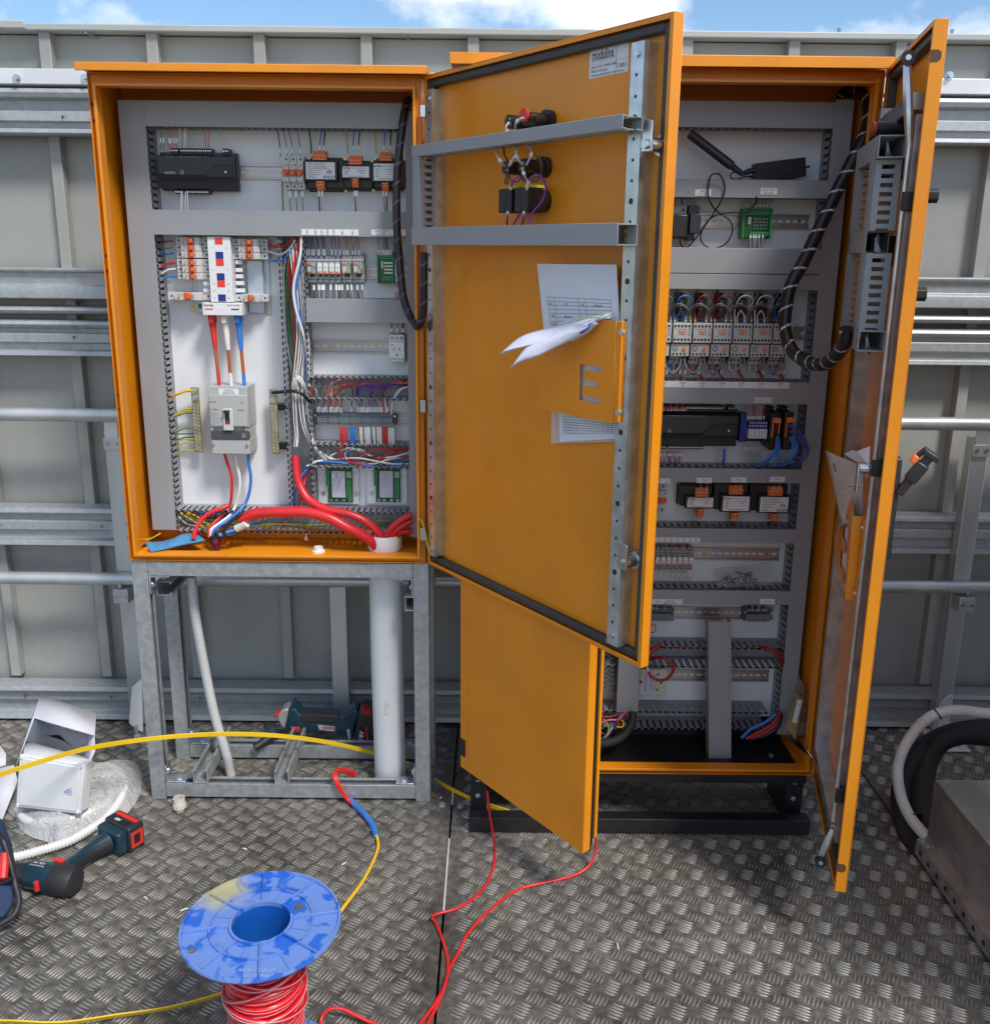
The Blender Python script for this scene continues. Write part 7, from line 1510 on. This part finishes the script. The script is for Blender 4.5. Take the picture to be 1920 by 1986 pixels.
# ---- grinder behind the stand
kg=crop(460,1060,3.768)
def q4(u,v,y=.30): return PY(*kg(u,v),y)
GRD=empty('angle_grinder','blue and black cordless angle grinder lying behind the stand on its rear rail','grinder',q4(650,1400))
TRED=mat('tool red plastic',(.50,.03,.02),.4)
def slab(name,poly,y0,y1,m,parent,bv=.006): 
    mb=MB(); mb.prism([q4(u,v,y0) for u,v in poly],(0,y1-y0,0),m); return mb.build(name,parent,bevel=bv,bseg=3)
gb=slab('motor_body',((352,1325),(380,1190),(425,1188),(455,1232),(620,1245),(760,1245),(800,1222),(835,1198),(882,1193),(886,1240),(862,1290),(850,1405),(815,1425),(798,1400),(780,1365),(700,1352),(560,1362),(400,1360)),.275,.335,NAVY,GRD)
slab('rubber_top',((460,1228),(740,1240),(740,1290),(470,1285)),.272,.30,TRUB,GRD,.002)
gt=slab('battery',((888,1200),(920,1187),(982,1200),(996,1230),(996,1455),(930,1452),(880,1438),(862,1405),(870,1300)),.268,.34,BLACKG,GRD)
slab('red_cap',((905,1192),(930,1187),(985,1205),(978,1240),(905,1235)),.2665,.30,mat('dark red plastic',(.30,.015,.01),.4),gt,.002); slab('red_stripe',((935,1320),(950,1325),(962,1450),(945,1448)),.2665,.27,TRED,gt,.0005); sq=slab('badge',((885,1310),(925,1325),(930,1440),(900,1440)),.2668,.27,BLACK,gt,.0004)
text('18V',q4(908,1385,.2660),.020,INKW,right=(.15,0,1),up=(-1,0,.15),parent=sq,bold=.01)
bd=slab('badge',((585,1303),(715,1318),(712,1352),(600,1345)),.2735,.276,mat('silver badge',(.35,.36,.38),.4,.5),gb,.0004); text('BOSCH',q4(672,1327,.2732),.0115,INKR,right=(1,0,-.03),parent=bd,bold=.02); text('Professional',q4(675,1345,.2732),.005,INKW,parent=bd)
mb=MB(); mb.lathe(q4(613,1322,.2732),-Y3,[(0,.0055),(.0004,.0055),(.0004,.0042),(0,.0042)],INKW,16,True); mb.build('logo_mark',bd)
slab('red_switch',((388,1322),(455,1326),(465,1358),(395,1354)),.270,.28,TRED,GRD,.002)
slab('gear_head',((325,1200),(355,1188),(376,1192),(350,1335),(322,1325),(290,1262),(300,1240)),.278,.33,ALU,GRD,.005); slab('spindle_lock',((262,1250),(275,1228),(312,1222),(318,1238),(290,1250)),.285,.32,TRED,GRD,.003)
mb=MB(); c=q4(268,1322,.255); dx=Vector((-.35,-.35,-.87)).normalized(); mb.cyl(c-dx*.006,c+dx*.012,.030,BLACKG,28); mb.cyl(c+dx*.012,c+dx*.022,.012,BLACKG,16); mb.build('wheel_guard',GRD,bevel=.002)
mb=MB(); mb.tube([q4(280,1368,.235),q4(235,1398,.220),q4(185,1435,.205),q4(130,1472,.190)],.014,TRUB,16,n=12,rs=[.012,.013,.0125,.0135,.0115,.0135]); mb.build('side_handle',GRD)
slab('grey_insert',((800,1340),(822,1335),(830,1415),(812,1415)),.2735,.276,RELG,GRD,.001)
# ---- white enclosure, card boxes, bag of conduit, tool bag
e0,e1,e2,e3=[PZ(*p) for p in ((44,1462,.205),(167,1481,.205),(160,1576,.060),(36,1562,.060))]
nn_=(e1-e0).cross(e3-e0).normalized(); nn_=-nn_ if nn_.y>0 else nn_
JB=empty('junction_box','white plastic enclosure lid down leaning on the open card box at the left','junction box',(e3+e2)/2)
mb=MB(); cc=(e0+e1+e2+e3)/4
def sc_(p,f): return cc+(p-cc)*f
mb.prism([e0,e1,e2,e3],-nn_*.028,WHITEP); mb.build('base',JB,bevel=.004,bseg=3)
mb=MB(); mb.prism([sc_(p,1.02) for p in (e0,e1,e2,e3)],nn_*.010,WHITEP); ld=mb.build('lid',JB,bevel=.004,bseg=3)
mb=MB(); mb.prism([sc_(p,.90)+nn_*.010 for p in (e0,e1,e2,e3)],nn_*.003,WHITEP); mb.build('raised_field',ld,bevel=.002)
screws(ld,[sc_(p,.93)+nn_*.010 for p in (e0,e1,e2,e3)],nn_,.004,WHITEP,False)
rv=(e1-e0).normalized(); dv_=(e3-e0).normalized(); sp_=e0.lerp(e1,.80).lerp(e3.lerp(e2,.80),.50)+nn_*.0135
mb=MB(); mb.obox(sp_-rv*.013-dv_*.014,rv*.026,dv_*.030,nn_*.0003,mat('pale violet label',0)); sl=mb.build('rating_sticker',ld)
mb=MB()
for i in range(8): mb.obox(sp_-rv*.011-dv_*(.012-i*.0034)+nn_*.0003,rv*(.016 if i%3 else .012),dv_*.0012,nn_*.0002,INKBL)
mb.build('printed_line',sl); text('C',sp_+rv*.008+nn_*.0006+dv_*.008,.008,INKB,right=rv,up=-dv_,parent=sl,bold=.02)
CB=empty('card_box','open white cardboard box lying on its side behind the white enclosure','cardboard box',PZ(100,1520,0))
def shp(name,pts,m=CARD,parent=CB,sol=.0018):
    P_=[PY(*kz(u,v),y) for u,v,y in pts]; mb=MB()
    if len(P_)==4: mb.grid(lambda s_,t_:P_[0].lerp(P_[1],s_).lerp(P_[3].lerp(P_[2],s_),t_),2,2,m)
    else: mb.add(P_,[tuple(range(len(P_)))],m)
    return mb.build(name,parent,solid=sol)
shp('top_panel',((320,118,.24),(762,258,.19),(748,437,.06),(270,298,.10)))
shp('side_panel',((320,118,.24),(270,298,.10),(98,762,.05),(145,600,.16)))
shp('back_panel',((275,310,.22),(700,440,.17),(668,640,.17),(200,520,.22)))
shp('bottom_flap',((205,480,.12),(675,610,.07),(665,660,.03),(180,600,.05)))
shp('right_flap',((748,437,.06),(752,560,.02),(678,725,-.02),(672,600,.08)),)
shp('right_panel',((762,258,.19),(748,437,.06),(672,640,.05),(690,430,.18)))
shp('tuck_notch',((315,440,.195),(465,432,.19),(570,525,.18),(455,440,.189)),INKB,sol=.0005)
LC=empty('card_box','white cardboard box cut off by the left edge of the picture','cardboard box',PZ(5,1580,0))
shp('flap',((-120,500,.12),(0,515,.10),(48,580,.06),(46,670,.02),(-120,720,.02)),CARD,LC); shp('front_panel',((-120,720,.01),(110,672,.0),(140,800,-.04),(0,1150,-.12),(-140,1200,-.12)),CARD,LC)
# coil of conduit in a plastic bag
cz=kz
def zc(u,v,z): return PZ(*kz(u,v),z)
o=corrug('flexible_conduit',[zc(*p) for p in ((60,1410,.014),(150,1395,.014),(300,1355,.014),(450,1310,.016),(560,1270,.02),(700,1190,.02),(840,1090,.022),(960,930,.024),(980,800,.024),(900,740,.024),(800,780,.022))],.0125,CONDW,1,pitch=.0080,amp=.17,seg=18); tag(o,'white corrugated conduit whose end sticks out of the plastic bag by the drill','conduit')
o=corrug('flexible_conduit',[zc(*p) for p in ((150,1020,.02),(220,1110,.02),(400,1120,.03),(600,1090,.035),(740,1030,.035),(860,950,.033),(900,860,.03),(860,800,.03))],.0125,CONDW,1,pitch=.0080,amp=.17,seg=14); tag(o,'coiled white corrugated conduit seen through the plastic bag','conduit')
mb=MB(); cA=zc(560,1010,0)
outl=[zc(*p) for p in ((50,970,.0),(100,880,.0),(300,760,.0),(700,690,.0),(900,670,.0),(1040,640,.0),(1115,720,.0),(1120,860,.0),(1060,1000,.0),(960,1100,.0),(760,1190,.0),(640,1260,.0),(470,1345,.0),(380,1290,.0),(250,1250,.0),(160,1180,.0),(130,1100,.0),(60,1040,.0)) ]
outl=curve(outl+[outl[0]],72)
def bagf(s_,t_):
    fi=s_*72; i0=int(fi)%72; p=outl[i0].lerp(outl[(i0+1)%73],fi-int(fi)); q=p.lerp(cA,t_); h=.066*math.sin(min(1,t_*1.6)*math.pi/2)*(1-.35*t_)
    w_=.0065*(math.sin(s_*31+t_*9)+.8*abs(math.sin(s_*53-t_*21))+.7*math.sin(s_*97+t_*33)+.6*abs(math.sin(s_*71+t_*47)))*math.sin(min(1,t_*2)*math.pi/2)*(1-t_*.6)
    return q+Vector((0,0,.003+h+w_))
BAG2=BAG.copy(); BAG2.node_tree.nodes['Principled BSDF'].inputs['Alpha'].default_value=.68; BAG2.node_tree.nodes['Principled BSDF'].inputs['Base Color'].default_value=(.62,.63,.63,1); mb.grid(bagf,144,22,BAG2); bgl=mb.build('plastic_bag',angle=180); tag(bgl,'clear crumpled plastic bag around coiled conduit on the deck at the left','bag')
# tool bag
TB=empty('tool_bag','dark blue fabric tool bag with black trim cut off by the left edge','tool bag',zc(0,1800,0))
NB=mat('navy fabric',(.012,.035,.10),.8,0,.4,500,.1)
mb=MB(); P_=[PY(*kz(u,v),y) for u,v,y in ((-160,1180,-.42),(0,1240,-.42),(70,1440,-.45),(90,1600,-.47),(110,1780,-.50),(40,1880,-.53),(-160,1960,-.55))]
mb.prism(P_,(-.02,.06,.01),NB); mb.build('pocket_body',TB,bevel=.008,bseg=3)
mb=MB(); mb.tube([PY(*kz(u,v),y-.006) for u,v,y in ((-20,1210,-.42),(25,1270,-.42),(80,1440,-.45),(118,1600,-.47),(150,1760,-.50),(120,1850,-.52),(0,1935,-.54),(-120,1985,-.55))],.007,TRUB,10,n=40); mb.build('black_trim',TB)
mb=MB(); mb.tube([PY(*kz(u,v),y-.012) for u,v,y in ((35,1370,-.44),(30,1480,-.46),(22,1575,-.48))],.008,REDP,10,n=8,rs=[.008,.011,.011,.010]); mb.build('red_tool_grip',TB)
mb=MB(); mb.tube([PY(*kz(u,v),y-.008) for u,v,y in ((-20,1620,-.475),(60,1585,-.475),(100,1570,-.475))],.005,TRUB,8,n=8); mb.build('pocket_edge',TB)
# ---- galvanised tray and insulated pipes on the right
TR=empty('metal_tray','galvanised sheet metal box on perforated rails at the right edge','metal box',(1.5,-.6,0))
mb=MB(); mb.box(1.122,1.95,-1.6,-.243,.045,.238,GALVR); mb.build('case',TR,bevel=.002)
mb=MB(); mb.box(1.104,1.122,-1.6,-.232,.058,.0605,GALVR); mb.box(1.1015,1.104,-1.6,-.232,.018,.0605,GALVR)
for k in range(26):
    y=-.262-k*.0455; mb.tube([(1.1014,y,.038),(1.1010,y,.038)],.0068,BLACK,14); mb.box(1.0995,1.1015,y+.016,y+.019,.024,.052,GALVR)
mb.build('perforated_rail',TR,bevel=.0004)
mb=MB(); mb.box(1.50,2.4,-1.5,-.10,.242,1.75,WALLT); mb.box(1.495,2.405,-1.505,-.095,1.75,1.77,WALLT); mb.build('tall_section',TR,bevel=.003)  # block out of view, added only to shade the right side of the scene
screws(TR,[(1.118,-.262,.0605),(1.118,-.235,.0605)],Z3,.006,ZINC,name='bolt')
cp=[PY(2010,1378,-.02),PY(1920,1384,-.01),PY(1852,1378,.0),PY(1805,1390,.0),PY(1765,1430,.0),PY(1742,1485,-.04),PY(1746,1540,-.10),PY(1765,1585,-.16),PY(1800,1628,-.235)]
o=corrug('flexible_conduit',cp,.0150,CONDUIT,1,pitch=.0065,amp=.07,seg=18); tag(o,'grey corrugated conduit arching over the black foam pipes at the right','conduit')
for (pts,r_,lab) in ((((2010,1440,.03),(1920,1428,.03),(1860,1425,.03),(1822,1440,.03),(1800,1475,.01),(1788,1530,-.05),(1792,1580,-.12),(1812,1625,-.20),(1850,1660,-.27)),.029,'inner black foam covered pipe curving down into the galvanised box'),(((2010,1420,.06),(1900,1415,.06),(1830,1430,.06),(1780,1465,.03),(1752,1520,-.02),(1752,1580,-.09),(1775,1640,-.18),(1810,1680,-.26)),.029,'outer black foam covered pipe behind the grey conduit')):
    o=fw([PY(u,v,y) for u,v,y in pts],r_,FOAM,lab,name='insulated_pipe',cat='pipe',group='black foam covered pipes',seg=20)
for i,(u,v,y) in enumerate(((1818,1385,-.0),(1776,1585,-.16))):
    t=cp[3] if i==0 else cp[7]; c=PY(u,v,y); dd=(cp[4]-cp[2]).normalized() if i==0 else (cp[8]-cp[6]).normalized(); mb=MB(); mb.cyl(c-dd*.002,c+dd*.002,.0178,BLACK,20); tag(mb.build('cable_tie'),('upper' if i==0 else 'lower')+' black cable tie around the grey corrugated conduit','cable tie','black ties on the grey conduit')

tag(REST.build('small_wires',angle=80),'many thin control wires around the devices of the right cabinet','wires',None,'stuff')
